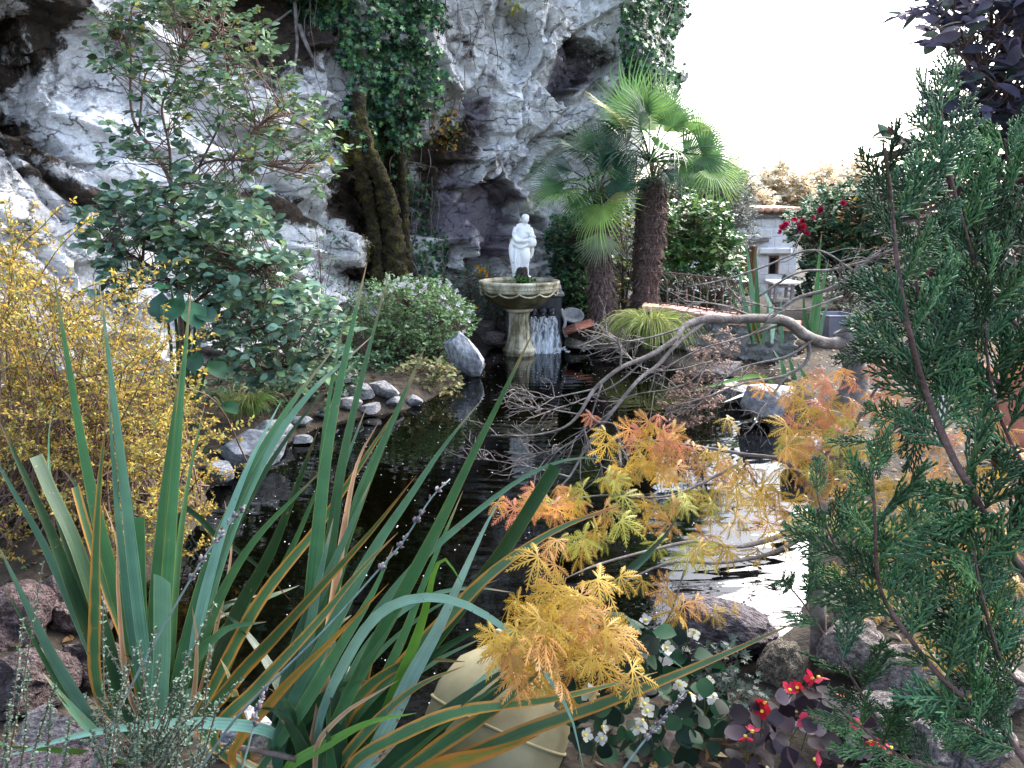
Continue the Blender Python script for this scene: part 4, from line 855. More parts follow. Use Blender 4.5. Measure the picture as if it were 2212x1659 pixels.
# ------------------------------------------------------------ plant builders
def limb(parent, pts, name='branch', mat=None, sides=8, n=None, jit=0.06):
    """pts: (px, py, depth, width in pixels)"""
    P = np.array([at(a, b_, c) for a, b_, c, w in pts]); R_ = np.array([pm(w, c) / 2 for a, b_, c, w in pts])
    n = n or max(8, 5 * len(pts)); S_ = spline(np.c_[P, R_], n); g = Geo(); add_tube(g, S_[:, :3], np.maximum(S_[:, 3], 0.0012), sides, jit=jit)
    g.build(name, mat or M['bark'], parent, True); return S_
def twigs(parent, limbs, regions, tv, tf, lmat, n_obj=0, tmat=None, tr=0.0025, conn=True, lname='leaf'):
    """regions: (polygon, near, far, twigs, twig length, leaves per twig, leaf size, palette, up bias)"""
    LP = np.vstack([l[:, :3] for l in limbs]) if limbs else None; g = Geo(); AP, AA, AN, AS, AC = [], [], [], [], []
    for poly, y0, y1, nt, tl, nl, ls, cols, up in regions:
        q = sample_poly(poly, nt); Yq = rng.uniform(y0, y1, nt)
        for (px, py), Y in zip(q, Yq):
            p = at(px, py, Y); d = rnd(1)[0] * [1, 1, .6] + [0, -.2, up]
            if LP is not None:
                dd_ = np.linalg.norm(LP - p - [0, 0, -.06], axis=1); j = int(np.argsort(dd_)[rng.integers(0, min(9, len(dd_)))]); qd = p - LP[j]; d = norm(norm(d) + 0.8 * norm(qd))
            d = norm(d); e = p + d * tl * rng.uniform(.7, 1.2)
            if LP is not None and conn:
                mid = (LP[j] + p) / 2 + rnd(1)[0] * 0.03 * np.linalg.norm(qd)
                T = spline(np.array([LP[j], mid, p, e]), 9)
                V, Fq, C = tube(T, np.linspace(tr * 1.6, tr * .5, 9), 4, False); g.add(V, Fq)
            else:
                V, Fq, C = tube(np.array([p, e]), [tr, tr * .5], 3, False); g.add(V, Fq)
            t = np.linspace(0.1, 1, nl)[:, None] * np.ones((1, 1)); L = p + (e - p) * t; sd = norm(np.cross(d, [0, 0, 1.0]) + 1e-6); sg = np.where(np.arange(nl) % 2, 1, -1)[:, None]
            A = d * 0.55 + sg * sd * 0.9 + rnd(nl) * 0.35; AP.append(L + rnd(nl) * 0.006); AA.append(A); AN.append(np.array([0, -.35, 1.0]) + rnd(nl) * 0.45); AS.append(ls * rng.uniform(.6, 1.2, nl)); AC.append(pal(cols, nl, .3))
    if g.n: tag(g.build('twigs', tmat or M['twig'], parent, True), kind='stuff')
    foliage(parent, tv, tf, np.vstack(AP), np.vstack(AA), np.vstack(AN), np.concatenate(AS), np.vstack(AC), lmat, n_obj, lname)
def blade(pts3, w, n=14, fold=0.22, twist=None, blunt=False, base=0.55, face=None):
    """a folded sword leaf along 3-D points; returns vertices, faces, uv"""
    P = spline(np.asarray(pts3, float), n); T = norm(np.gradient(P, axis=0)); t = np.linspace(0, 1, n)
    view = norm(CAM - P) if face is None else np.tile(norm(face), (n, 1)); S_ = norm(np.cross(T, view)); Nn = np.cross(S_, T)
    tw = rng.uniform(-.7, .7) if twist is None else twist; tw = tw * (0.6 + 0.8 * t); c, s = np.cos(tw)[:, None], np.sin(tw)[:, None]
    S2, N2 = S_ * c + Nn * s, Nn * c - S_ * s
    wd = w / 2 * (base + (1 - base) * sstep(0, .35, t)) * (np.ones(n) if blunt else np.clip((1 - t) / .55, 0, 1) ** .75) / max(.72, math.cos(np.mean(tw)))
    wd = np.maximum(wd, w * 0.015); u = np.array([-1, -.55, 0, .55, 1.0]); dep = -fold * np.array([0, .55, 1, .55, 0])
    V = P[:, None] + wd[:, None, None] * (u[None, :, None] * S2[:, None] + dep[None, :, None] * N2[:, None])
    i = np.arange(n - 1)[:, None] * 5; k = np.arange(4)[None]; Fq = np.stack([i + k, i + k + 1, i + 6 + k, i + 5 + k], -1).reshape(-1, 4)
    uv = np.stack([np.repeat((u / 2 + .5)[None], n, 0), np.repeat(t[:, None] * (.6 if blunt else 1), 5, 1)], -1).reshape(-1, 2)
    return V.reshape(-1, 3), Fq, uv
def stripes(name, base, edge, edge_w=0.1, rough=0.38, dark=None, trans=0.12, tipcol=None, spec=0.42):
    m, nd, lk = nodes_of(name); out = nd.new('ShaderNodeOutputMaterial'); b = nd.new('ShaderNodeBsdfPrincipled'); t = nd.new('ShaderNodeBsdfTranslucent'); ms = nd.new('ShaderNodeMixShader')
    uv = nd.new('ShaderNodeUVMap'); sx = nd.new('ShaderNodeSeparateXYZ'); lk.new(uv.outputs[0], sx.inputs[0])
    def mt(op, a, c=None):
        q = nd.new('ShaderNodeMath'); q.operation = op
        for v, s in ((a, 0), (c, 1)):
            if v is None: continue
            if isinstance(v, (int, float)): q.inputs[s].default_value = v
            else: lk.new(v, q.inputs[s])
        return q.outputs[0]
    oi = nd.new('ShaderNodeObjectInfo')
    mp = nd.new('ShaderNodeMapping'); mp.inputs['Scale'].default_value = (38, 1.6, 1); lk.new(uv.outputs[0], mp.inputs[0]); cb = nd.new('ShaderNodeCombineXYZ'); lk.new(mt('MULTIPLY', oi.outputs['Random'], 50.0), cb.inputs[0]); lk.new(cb.outputs[0], mp.inputs['Location'])
    n1 = nd.new('ShaderNodeTexNoise'); n1.inputs['Scale'].default_value = 1; n1.inputs['Detail'].default_value = 3; lk.new(mp.outputs[0], n1.inputs[0])
    ge = nd.new('ShaderNodeNewGeometry'); n2 = nd.new('ShaderNodeTexNoise'); n2.inputs['Scale'].default_value = 14; n2.inputs['Detail'].default_value = 5; lk.new(ge.outputs['Position'], n2.inputs[0])
    base = tuple(c * .85 for c in base); edge = tuple(c * .8 for c in edge); dk = dark or tuple(c * .45 for c in base); r = ramp(nd, [(0.3, dk), (0.55, base), (0.75, tuple(min(1, c * 1.5) for c in base))]); lk.new(mt('ADD', mt('MULTIPLY', n1.outputs[0], .75), mt('MULTIPLY', n2.outputs[0], .25)), r.inputs[0])
    ed = mt('MULTIPLY', mt('ABSOLUTE', mt('SUBTRACT', sx.outputs[0], .5)), 2.0); ed = mt('ADD', ed, mt('MULTIPLY', mt('SUBTRACT', n2.outputs[0], .5), 2.2 * edge_w))
    mr = nd.new('ShaderNodeMapRange'); mr.interpolation_type = 'SMOOTHSTEP'; mr.inputs['From Min'].default_value = 1 - edge_w * 1.8; mr.inputs['From Max'].default_value = 1 - edge_w * .6; lk.new(ed, mr.inputs[0])
    mx = nd.new('ShaderNodeMix'); mx.data_type = 'RGBA'; lk.new(mr.outputs[0], mx.inputs[0]); lk.new(r.outputs[0], mx.inputs[6]); mx.inputs[7].default_value = (*edge, 1); c_ = mx.outputs[2]
    n3 = nd.new('ShaderNodeTexNoise'); n3.inputs['Scale'].default_value = 55; n3.inputs['Detail'].default_value = 2; lk.new(ge.outputs['Position'], n3.inputs[0])
    sm = nd.new('ShaderNodeMapRange'); sm.inputs['From Min'].default_value = .70; sm.inputs['From Max'].default_value = .74; lk.new(mt('ADD', n3.outputs[0], mt('MULTIPLY', mt('SUBTRACT', n2.outputs[0], .5), .25)), sm.inputs[0])
    mo = nd.new('ShaderNodeMix'); mo.data_type = 'RGBA'; lk.new(sm.outputs[0], mo.inputs[0]); lk.new(c_, mo.inputs[6]); mo.inputs[7].default_value = (.16, .1, .05, 1); c_ = mo.outputs[2]
    if tipcol:
        tp = nd.new('ShaderNodeMapRange'); tp.interpolation_type = 'SMOOTHSTEP'; tp.inputs['From Min'].default_value = .88; tp.inputs['From Max'].default_value = 1.04; lk.new(mt('ADD', sx.outputs[1], mt('MULTIPLY', mt('SUBTRACT', n2.outputs[0], .5), .25)), tp.inputs[0])
        m3 = nd.new('ShaderNodeMix'); m3.data_type = 'RGBA'; lk.new(tp.outputs[0], m3.inputs[0]); lk.new(c_, m3.inputs[6]); m3.inputs[7].default_value = (*tipcol, 1); c_ = m3.outputs[2]
    m4 = nd.new('ShaderNodeMix'); m4.data_type = 'RGBA'; m4.blend_type = 'MULTIPLY'; m4.inputs[0].default_value = 1; lk.new(c_, m4.inputs[6]); lk.new(oi.outputs['Color'], m4.inputs[7])
    lk.new(m4.outputs[2], b.inputs['Base Color']); lk.new(m4.outputs[2], t.inputs[0]); b.inputs['Roughness'].default_value = rough; b.inputs['Specular IOR Level'].default_value = spec
    bp = nd.new('ShaderNodeBump'); bp.inputs['Strength'].default_value = .45; bp.inputs['Distance'].default_value = .003; lk.new(n1.outputs[0], bp.inputs['Height']); lk.new(bp.outputs[0], b.inputs['Normal'])
    ms.inputs[0].default_value = trans; lk.new(b.outputs[0], ms.inputs[1]); lk.new(t.outputs[0], ms.inputs[2]); lk.new(ms.outputs[0], out.inputs[0]); return m
M['flax_green'] = stripes('flax_green', (0.05, 0.15, 0.06), (0.22, 0.27, 0.07), .06, .42, tipcol=(0.3, 0.17, 0.1))
M['flax_dark'] = stripes('flax_dark', (0.012, 0.05, 0.018), (0.09, 0.12, 0.03), .07, .4, tipcol=(0.12, 0.06, 0.03))
M['flax_blue'] = stripes('flax_blue', (0.10, 0.23, 0.15), (0.25, 0.36, 0.2), .05, .4, tipcol=(0.4, 0.3, 0.2))
M['flax_mint'] = stripes('flax_mint', (0.26, 0.46, 0.37), (0.35, 0.5, 0.36), .04, .33)
M['flax_bronze'] = stripes('flax_bronze', (0.05, 0.13, 0.05), (0.42, 0.2, 0.035), .28, .4, tipcol=(0.25, 0.1, 0.03))
M['flax_orange'] = stripes('flax_orange', (0.24, 0.22, 0.045), (0.5, 0.21, 0.04), .5, .45, dark=(0.1, 0.12, 0.03))
M['flax_lime'] = stripes('flax_lime', (0.1, 0.24, 0.03), (0.18, 0.32, 0.04), .06, .38)
M['flax_dry'] = stripes('flax_dry', (0.42, 0.25, 0.14), (0.55, 0.38, 0.24), .3, .6, dark=(0.2, 0.1, 0.05))

# ------------------------------------------------------------ palms
def fan_mesh(seed, nseg=38, span=1.7, cup=0.25, droop=0.35):
    r = np.random.default_rng(seed); g = Geo(); a = np.linspace(-span, span, nseg); da = (a[1] - a[0]) / 2
    for x in a:
        L = (0.86 + 0.14 * math.cos(x * .8)) * r.uniform(.9, 1.05); dr = droop * r.uniform(.5, 1.5) * (1 + .6 * abs(x) / span); tw = r.uniform(-.06, .06)
        rad = np.array([.03, .2, .42, .68, .86, 1.0]); hw = np.array([.02, 1, 1, .55, .3, .02]) * np.tan(da) * np.minimum(rad, .46) * 1.0; V = []
        for q, (R_, h_) in enumerate(zip(rad, hw)):
            ang = x + tw * max(0, R_ - .48); R_ = R_ * L; z = cup * R_ * (1 - math.cos(x)) * .5 - dr * max(0, R_ - .4) ** 2 * 1.8
            cx, cy = R_ * math.cos(ang), R_ * math.sin(ang); tx, ty = -math.sin(ang), math.cos(ang)
            V += [[cx - tx * h_, cy - ty * h_, z], [cx, cy, z + .45 * h_], [cx + tx * h_, cy + ty * h_, z]]
        Fq = []
        for q in range(5): b_ = 3 * q; Fq += [[b_, b_ + 3, b_ + 4, b_ + 1], [b_ + 1, b_ + 4, b_ + 5, b_ + 2]]
        g.add(V, Fq, np.array([1, 1, 1]) * r.uniform(.8, 1.15))
    return g.mesh('frond', M['palm_leaf'], False)
M['palm_leaf'] = leafmat('palm_leaf', .42, .35, .4, 6, .25)
M['palm_fibre'] = surf('palm_fibre', [(0.3, (0.05, 0.03, 0.028)), (0.5, (0.13, 0.085, 0.075)), (0.75, (0.27, 0.2, 0.18))], 16, 0.95, 1.0, 60, stretch=(1, 1, 2.5), bdist=.03)
FANS = [fan_mesh(s, 32, 1.55 + .25 * (s % 3), .3 + .3 * (s % 3), .3 + .25 * (s % 3)) for s in range(5)]
FANF = [fan_mesh(20 + s, 26, 1.0, .8, .2) for s in range(2)]
def palm(trunk, crown, fr, label, gy):
    base = at(trunk[0][0], trunk[0][1], trunk[0][2]); pt = thing('palm_tree', (base[0], base[1], gz(base[0], base[1])), label, 'palm tree', 'fan palms by the pond')
    P = np.array([at(a, b_, c) for a, b_, c, w in trunk]); P = np.vstack([[P[0][0], P[0][1], gz(P[0][0], P[0][1]) - .1], P]); R_ = np.array([pm(w, c) / 2 for a, b_, c, w in trunk]); R_ = np.concatenate([[R_[0]], R_])
    S_ = spline(np.c_[P, R_], 70); g = Geo(); V, Fq, C = tube(S_[:, :3], S_[:, 3] * (.9 + .1 * np.sin(np.arange(70) * 1.35)), 26, True, .09); g.add(V, Fq); g.build('trunk', M['palm_fibre'], pt, True)
    n = 3200; k = rng.integers(0, 69, n); a = rng.uniform(0, 6.28, n); o = np.stack([np.cos(a), np.sin(a), 0 * a], 1); Pf = S_[k, :3] + o * S_[k, 3:4] * .93 + rnd(n) * [.01, .01, .03]
    g = Geo(); stamp(g, np.array([[0, -.12, 0], [0, .12, 0], [1, 0, 0]]), np.array([[0, 1, 2]]), Pf, o * .45 + np.array([0, 0, -1]) + rnd(n) * .3, o + rnd(n) * .4, rng.uniform(.05, .13, n), pal([(.8, .8, .8), (1.3, 1.25, 1.2), (.5, .45, .45)], n)); tag(g.build('fibre', M['palm_fibre'], pt), kind='stuff')
    C0 = at(*crown)
    for (hx_, hy_, hY, tx, ty, tY, col, kind) in fr:
        hub = at(hx_, hy_, hY); tip = at(tx, ty, tY); ax = tip - hub; L = np.linalg.norm(ax) * .97
        nn = (np.array([0, -.45, 1.0]) if hx_ < 1480 else np.array([-.2, -1.2, .6])) + rnd(1)[0] * .45
        X, Y_, Z_ = frames(ax[None], nn[None]); ob = bpy.data.objects.new('frond', (FANF if kind else FANS)[int(rng.integers(2 if kind else 5))]); COL.objects.link(ob); ob.parent = pt
        ob.matrix_basis = mat4(X[0], Y_[0], Z_[0], L, hub - np.array(pt.location)); ob.color = (*col, 1)
        g = Geo(); mid = (C0 + hub) / 2 + [0, 0, .06]; add_tube(g, spline(np.array([C0, mid, hub + norm(ax) * .02]), 8), np.linspace(.014, .008, 8), 6, col)
        Vw = np.concatenate(g.V); Mi = np.linalg.inv(np.array(ob.matrix_basis)); g.V = [((Vw - np.array(pt.location)) @ Mi[:3, :3].T) + Mi[:3, 3]]
        o2 = link('stalk', g.mesh('stalk', M['palm_leaf'], True), ob)
    # withered skirt of old leaf bases under the crown
    g = Geo(); n = 60; a = rng.uniform(0, 6.28, n); o = np.stack([np.cos(a), np.sin(a), 0 * a], 1); top = S_[-1, :3]
    stamp(g, np.array([[0, -.05, 0], [0, .05, 0], [.6, .07, .03], [1, 0, 0], [.6, -.07, .03]]), np.array([[0, 4, 2], [0, 2, 1], [4, 3, 2]]), top + o * S_[-1, 3] * .8 + rnd(n) * [.02, .02, .08], o + np.array([0, 0, .9]) + rnd(n) * .3, o + .01, rng.uniform(.15, .3, n), pal([(.05, .06, .03), (.12, .1, .05), (.04, .08, .04)], n)); tag(g.build('leaf_bases', M['palm_leaf'], pt), kind='stuff')
GL, GM, GD, GY = (.3, .5, .12), (.13, .28, .1), (.04, .12, .07), (.42, .46, .14)
palm([(1392, 690, 11.0, 60), (1396, 600, 11.0, 56), (1404, 500, 11.0, 62), (1408, 420, 11.0, 60), (1408, 385, 11.0, 52)], (1404, 350, 11.0),
     [(1372, 245, 11.0, 1325, 120, 10.9, GM, 0), (1402, 260, 10.9, 1398, 145, 10.6, GL, 0), (1436, 250, 11.1, 1468, 165, 11.3, GM, 0), (1452, 275, 10.9, 1505, 205, 10.7, GM, 0), (1452, 305, 11.2, 1548, 262, 11.4, GL, 1),
      (1462, 335, 10.9, 1560, 300, 10.6, GD, 1), (1480, 345, 11.0, 1585, 350, 10.7, GM, 0), (1545, 372, 11.0, 1640, 388, 10.8, GL, 1), (1360, 290, 10.8, 1268, 185, 10.5, GY, 1), (1345, 300, 11.2, 1270, 230, 11.5, GD, 0),
      (1350, 325, 10.7, 1262, 290, 10.3, GD, 0), (1372, 395, 10.7, 1330, 445, 10.4, GD, 0), (1440, 375, 10.7, 1478, 415, 10.5, GD, 0), (1385, 285, 10.6, 1370, 210, 10.1, GD, 0), (1425, 285, 11.4, 1440, 190, 11.9, GL, 0),
      (1500, 365, 10.8, 1570, 400, 10.6, GM, 0), (1420, 320, 10.6, 1470, 300, 10.0, GM, 0), (1505, 300, 11.0, 1580, 255, 11.0, GL, 0), (1520, 335, 10.9, 1605, 335, 10.7, GM, 0), (1530, 365, 10.8, 1610, 405, 10.6, GL, 0), (1345, 340, 10.8, 1275, 350, 10.4, GD, 0)],
     'taller fan palm with shaggy brown trunk beside the garden wall', 0)
palm([(1305, 735, 10.55, 56), (1303, 660, 10.6, 52), (1296, 570, 10.65, 48), (1292, 490, 10.7, 44), (1291, 450, 10.7, 36)], (1290, 425, 10.7),
     [(1262, 345, 10.7, 1190, 270, 10.5, GD, 0), (1290, 330, 10.9, 1268, 240, 11.1, GM, 0), (1242, 372, 10.6, 1140, 335, 10.4, GD, 1), (1222, 395, 10.5, 1118, 388, 10.3, GM, 1), (1215, 410, 10.4, 1135, 440, 10.1, GL, 0),
      (1318, 350, 10.6, 1352, 275, 10.4, GD, 0), (1322, 385, 10.5, 1395, 420, 10.2, GD, 0), (1302, 440, 10.3, 1275, 540, 10.0, GL, 0), (1312, 432, 10.35, 1392, 415, 10.1, GY, 1), (1258, 420, 10.4, 1205, 490, 10.2, GM, 0),
      (1300, 375, 10.4, 1300, 300, 9.9, GD, 0), (1270, 390, 10.4, 1220, 380, 9.9, GM, 0), (1300, 500, 10.4, 1290, 590, 10.3, (.25, .35, .2), 1), (1330, 400, 10.8, 1375, 360, 11.1, GM, 0)],
     'shorter fan palm leaning left of the taller palm', 0)

# ------------------------------------------------------------ tufted grass, sword leaves by the wall
M['carex'] = leafmat('carex', .5, .35, .3, 20, .25)
def tuft(px, py, Y, n, Lpx, cols, label, cat='grass', name='sedge_clump', spread=.06, w=.007, droop=1.0):
    c = at(px, py, Y); th = thing(name, c, label, cat); g = Geo()
    for k in range(n):
        a = rng.uniform(0, 6.28); lean = rng.uniform(.1, 1.0) ** .7; L = pm(Lpx, Y) * rng.uniform(.6, 1.15); o = np.array([math.cos(a), math.sin(a), 0]); b0 = c + o * rng.uniform(0, spread) 
        P = [b0, b0 + o * L * .35 * lean + [0, 0, L * .55], b0 + o * L * (.75 * lean + .05) + [0, 0, L * (.75 - .3 * lean * droop)], b0 + o * L * (1.0 * lean + .08) + [0, 0, L * (.75 - .75 * lean * droop)]]
        V, Fq, uv = blade(P, w * rng.uniform(.7, 1.3), 8, .15); g.add(V, Fq, pal(cols, 1, .25)[0])
    tag(g.build('blades', M['carex'], th, True), kind='stuff'); return th
tuft(1402, 752, 9.9, 620, 118, [(.42, .5, .12), (.55, .6, .2), (.22, .32, .07), (.6, .58, .3)], 'golden green sedge clump arching over the pond below the palm', w=.009)
tuft(545, 895, 6.3, 220, 70, [(.14, .32, .08), (.25, .42, .12), (.3, .3, .1)], 'bright green grass tuft on the left bank by the boulder', name='grass_tuft', w=.006)
tuft(505, 905, 6.2, 90, 90, [(.2, .3, .1), (.4, .32, .15)], 'thin yellowing grass stems beside the arum leaves', name='grass_tuft', w=.006, droop=.4)
def swords(name, label, base, leaves, matn, cat='plant', group=None):
    c = at(*base); th = thing(name, c, label, cat, group)
    for pts, w, mn in leaves:
        V, Fq, uv = blade([at(*p) for p in pts], pm(w, pts[0][2]) * .7, 16); o = mk('leaf', V, Fq, M[mn or matn], th, uv=uv, smooth=True); q = rng.uniform(.8, 1.25); o.color = (q, q, q, 1)
    return th
swords('iris_clump', 'upright iris leaves growing beside the brick coping', (1640, 740, 8.9),
       [([(1630, 740, 8.9), (1605, 640, 8.9), (1594, 555, 8.95)], 14, 'flax_blue'), ([(1636, 740, 8.9), (1625, 640, 8.85), (1612, 520, 8.8)], 16, 'flax_blue'), ([(1640, 742, 8.9), (1636, 650, 8.8), (1632, 530, 8.75)], 15, 'flax_green'), ([(1668, 742, 8.9), (1668, 680, 8.85), (1650, 620, 8.8)], 15, 'flax_mint'), ([(1648, 745, 8.9), (1655, 700, 8.8), (1660, 650, 8.8)], 13, 'flax_blue'),
        ([(1690, 742, 8.9), (1686, 690, 8.8), (1688, 640, 8.8)], 14, 'flax_blue'), ([(1625, 742, 8.9), (1612, 690, 8.8), (1588, 660, 8.7), (1580, 610, 8.7)], 10, 'flax_green'), ([(1640, 742, 8.9), (1628, 700, 8.7), (1640, 690, 8.5)], 16, 'flax_bronze')], 'flax_blue')
swords('iris_clump', 'tall green iris leaves standing before the dark planter', (1750, 745, 8.3), [([(1745, 745, 8.3), (1762, 640, 8.3), (1775, 500, 8.2)], 16, None), ([(1755, 745, 8.3), (1768, 660, 8.25), (1790, 560, 8.2)], 18, None), ([(1760, 748, 8.3), (1740, 690, 8.2), (1735, 630, 8.1)], 14, None), ([(1770, 748, 8.3), (1775, 700, 8.2), (1795, 640, 8.2)], 12, 'flax_blue')], 'flax_green')
swords('iris_clump', 'yellowing iris leaves lying over the white boulder', (1700, 850, 7.2), [([(1690, 850, 7.2), (1640, 812, 7.2), (1520, 838, 7.0), (1470, 852, 6.9)], 12, 'flax_lime'), ([(1700, 850, 7.2), (1690, 790, 7.2), (1670, 755, 7.2)], 16, 'flax_green'), ([(1720, 850, 7.2), (1712, 800, 7.2), (1700, 760, 7.3)], 15, 'flax_green'), ([(1690, 850, 7.2), (1600, 830, 7.0), (1540, 850, 6.8)], 11, 'flax_orange'), ([(1730, 850, 7.2), (1745, 830, 7.2), (1720, 780, 7.2)], 14, 'flax_green'), ([(1690, 855, 7.2), (1620, 850, 7.0), (1560, 870, 6.8)], 12, 'flax_mint')], 'flax_green')

# ------------------------------------------------------------ bushes and trees of the back garden
def bush(name, label, cat, base, limbs, regions, tmpl=LEAF6, mat=None, n_obj=0, group=None, lw=8, tr=.003):
    c = at(*base); th = thing(name, (c[0], c[1], gz(c[0], c[1])), label, cat, group); c0 = np.array(th.location); Ls = []
    for l in limbs:
        P = [c0 - [0, 0, .05]] + [at(*p) for p in l]; r0 = pm(lw, base[2]) / 2; S_ = spline(np.array(P), 14); g = Geo(); add_tube(g, S_, np.linspace(r0, r0 * .3, 14), 7, jit=.06); g.build('branch' if cat != 'tree' else 'limb', M['bark'], th, True); Ls.append(S_)
    twigs(th, Ls, regions, *tmpl, mat or M['leaf'], n_obj, tr=tr); return th
OL = [(.16, .2, .18), (.1, .14, .12), (.26, .3, .28)]
bush('olive_tree', 'silvery grey olive tree rising behind the garden railing', 'tree', (1530, 640, 15.0), [[(1530, 560, 15.0), (1490, 430, 15)], [(1535, 550, 15.0), (1560, 400, 15)], [(1540, 540, 15), (1595, 450, 15)]],
     [([(1420, 400), (1450, 345), (1510, 350), (1580, 370), (1610, 400), (1615, 480), (1600, 520), (1550, 560), (1440, 540)], 14.3, 15.8, 900, .35, 22, .12, OL, .2)], NARROW, lw=14)
LAU = [(.08, .24, .06), (.14, .34, .08), (.04, .13, .05), (.3, .42, .12)]
bush('laurel_bush', 'glossy green laurel bush between the palm trunk and the shed', 'bush', (1500, 660, 12.4), [[(1480, 560, 12.4), (1470, 470, 12.4)], [(1520, 560, 12.4), (1540, 450, 12.4)], [(1550, 590, 12.4), (1575, 540, 12.4)]],
     [([(1430, 480), (1500, 430), (1550, 440), (1580, 500), (1590, 600), (1580, 650), (1430, 650)], 11.9, 12.9, 420, .2, 11, .12, LAU, .3)], LEAF6, M['gloss_leaf'])
bush('white_flowered_bush', 'dark leafy bush with tiny white flowers behind the iron railing', 'bush', (1500, 675, 11.4), [[(1470, 640, 11.4)], [(1550, 640, 11.4)]],
     [([(1420, 590), (1600, 590), (1600, 665), (1420, 665)], 11.1, 11.9, 200, .12, 9, .06, [(.03, .1, .04), (.06, .16, .06), (.02, .06, .03)], .3), ([(1430, 600), (1600, 600), (1600, 660), (1430, 660)], 11.0, 11.3, 45, .05, 3, .045, [(.75, .78, .75)], .3)], LEAF6)
bush('yellow_leaved_shrub', 'yellow green leafy shrub between the two palm trunks', 'bush', (1345, 700, 11.9), [[(1345, 560, 11.9), (1340, 480, 11.9)], [(1360, 600, 11.9)]],
     [([(1310, 460), (1385, 470), (1385, 700), (1320, 700)], 11.6, 12.4, 170, .15, 8, .075, [(.2, .3, .05), (.08, .18, .06), (.4, .4, .06), (.05, .12, .06)], .3), ([(1330, 590), (1380, 590), (1380, 690), (1330, 690)], 11.4, 11.6, 12, .06, 4, .05, [(.6, .35, .05)], .3)], LEAF6)
rb = bush('climbing_rose', 'large dark green rambling rose bush with red flowers beside the shed', 'bush', (1830, 690, 12.2), [[(1800, 560, 12.2), (1760, 480, 12.2)], [(1850, 540, 12.2), (1850, 430, 12.2)], [(1900, 560, 12.2), (1930, 420, 12.2)]],
     [([(1705, 500), (1712, 465), (1745, 445), (1800, 415), (1870, 385), (1960, 385), (2000, 640), (1790, 640), (1775, 580), (1725, 530)], 11.6, 13.0, 1000, .2, 14, .09, [(.05, .15, .07), (.1, .24, .12), (.03, .09, .05), (.16, .22, .08)], .1), ([(1800, 430), (1950, 430), (1950, 600), (1800, 560)], 11.4, 11.7, 30, .1, 7, .06, [(.5, .3, .06), (.35, .15, .05)], .1)], LEAF6)
M['petal'] = leafmat('petal', .5, .3, .2, 60, .25)
def flower_mesh(name, np_=5, w=.55, cup=.35, layers=1):
    tv, tf = ovate(w, 3, .05, -cup, .8); g = Geo()
    for l in range(layers):
        k = np_; a = np.arange(k) * 6.283 / k + l * .5; A = np.stack([np.cos(a), np.sin(a), .25 + .5 * l + 0 * a], 1); stamp(g, tv, tf, np.zeros((k, 3)), A, np.tile([0, 0, 1.0], (k, 1)) - A * .3, 1 - .3 * l, pal([(1, 1, 1)], k, .12))
    return g.mesh(name, M['petal'], True)
ROSE = flower_mesh('flower', 6, .8, .5, 3)
def flowers(par, lst, mesh, size, cols, name='flower', nrm_=(0, -1, .5)):
    for px, py, Y in lst:
        p = at(px, py, Y); X, Y_, Z_ = frames(rnd(1), (np.array(nrm_) + rnd(1)[0] * .5)[None]); Z_, Y_ = Z_, Y_
        o = bpy.data.objects.new(name, mesh); COL.objects.link(o); o.parent = par; o.matrix_basis = mat4(X[0], Y_[0], Z_[0], size * rng.uniform(.75, 1.2), p - np.array(par.location)); o.color = (*pal(cols, 1, .2)[0], 1)
flowers(rb, [(1718, 470, 11.5), (1722, 482, 11.5), (1726, 494, 11.45), (1735, 478, 11.5), (1733, 490, 11.4), (1690, 492, 11.5), (1696, 484, 11.5), (1688, 502, 11.5), (1742, 505, 11.5), (1752, 470, 11.6), (1775, 455, 11.6), (1880, 420, 11.6), (1890, 428, 11.6), (1820, 440, 11.6)], ROSE, .06, [(.6, .02, .06), (.5, .02, .1), (.7, .05, .12)])
bush('hedge', 'dark green hedge closing the garden behind the rose bush', 'hedge', (2000, 640, 15.5), [[(1850, 600, 15.5)], [(2050, 500, 15.5)], [(2250, 500, 15.5)]],
     [([(1730, 640), (1760, 500), (1850, 430), (2000, 400), (2150, 380), (2420, 380), (2420, 700), (1730, 680)], 15.0, 16.2, 1000, .3, 16, .17, [(.03, .09, .05), (.05, .13, .07), (.02, .05, .03)], .2)], LEAF6)
bush('ground_cover', 'low dark shrub spreading on the soil behind the planter', 'bush', (1850, 690, 10.5), [[(1800, 650, 10.5)], [(1900, 650, 10.5)]],
     [([(1770, 600), (1900, 590), (1960, 640), (1960, 720), (1840, 740), (1840, 690), (1770, 650)], 10.0, 11.2, 260, .15, 9, .05, [(.05, .11, .06), (.1, .18, .11), (.25, .28, .25)], .2)], LEAF6)
bush('green_shrub', 'dark green shrub with ivy at the cliff foot beside the statue', 'bush', (1240, 690, 11.4), [[(1230, 600, 11.4), (1220, 530, 11.5)], [(1265, 600, 11.4), (1260, 520, 11.5)]],
     [([(1185, 500), (1240, 470), (1300, 470), (1300, 690), (1215, 690), (1195, 600)], 11.2, 11.8, 520, .14, 11, .07, [(.03, .1, .06), (.06, .17, .09), (.02, .05, .04), (.12, .26, .1)], .2), ([(1220, 590), (1290, 590), (1290, 680), (1225, 680)], 11.0, 11.3, 90, .12, 7, .06, [(.08, .22, .08), (.15, .32, .12)], .2)], LEAF6)
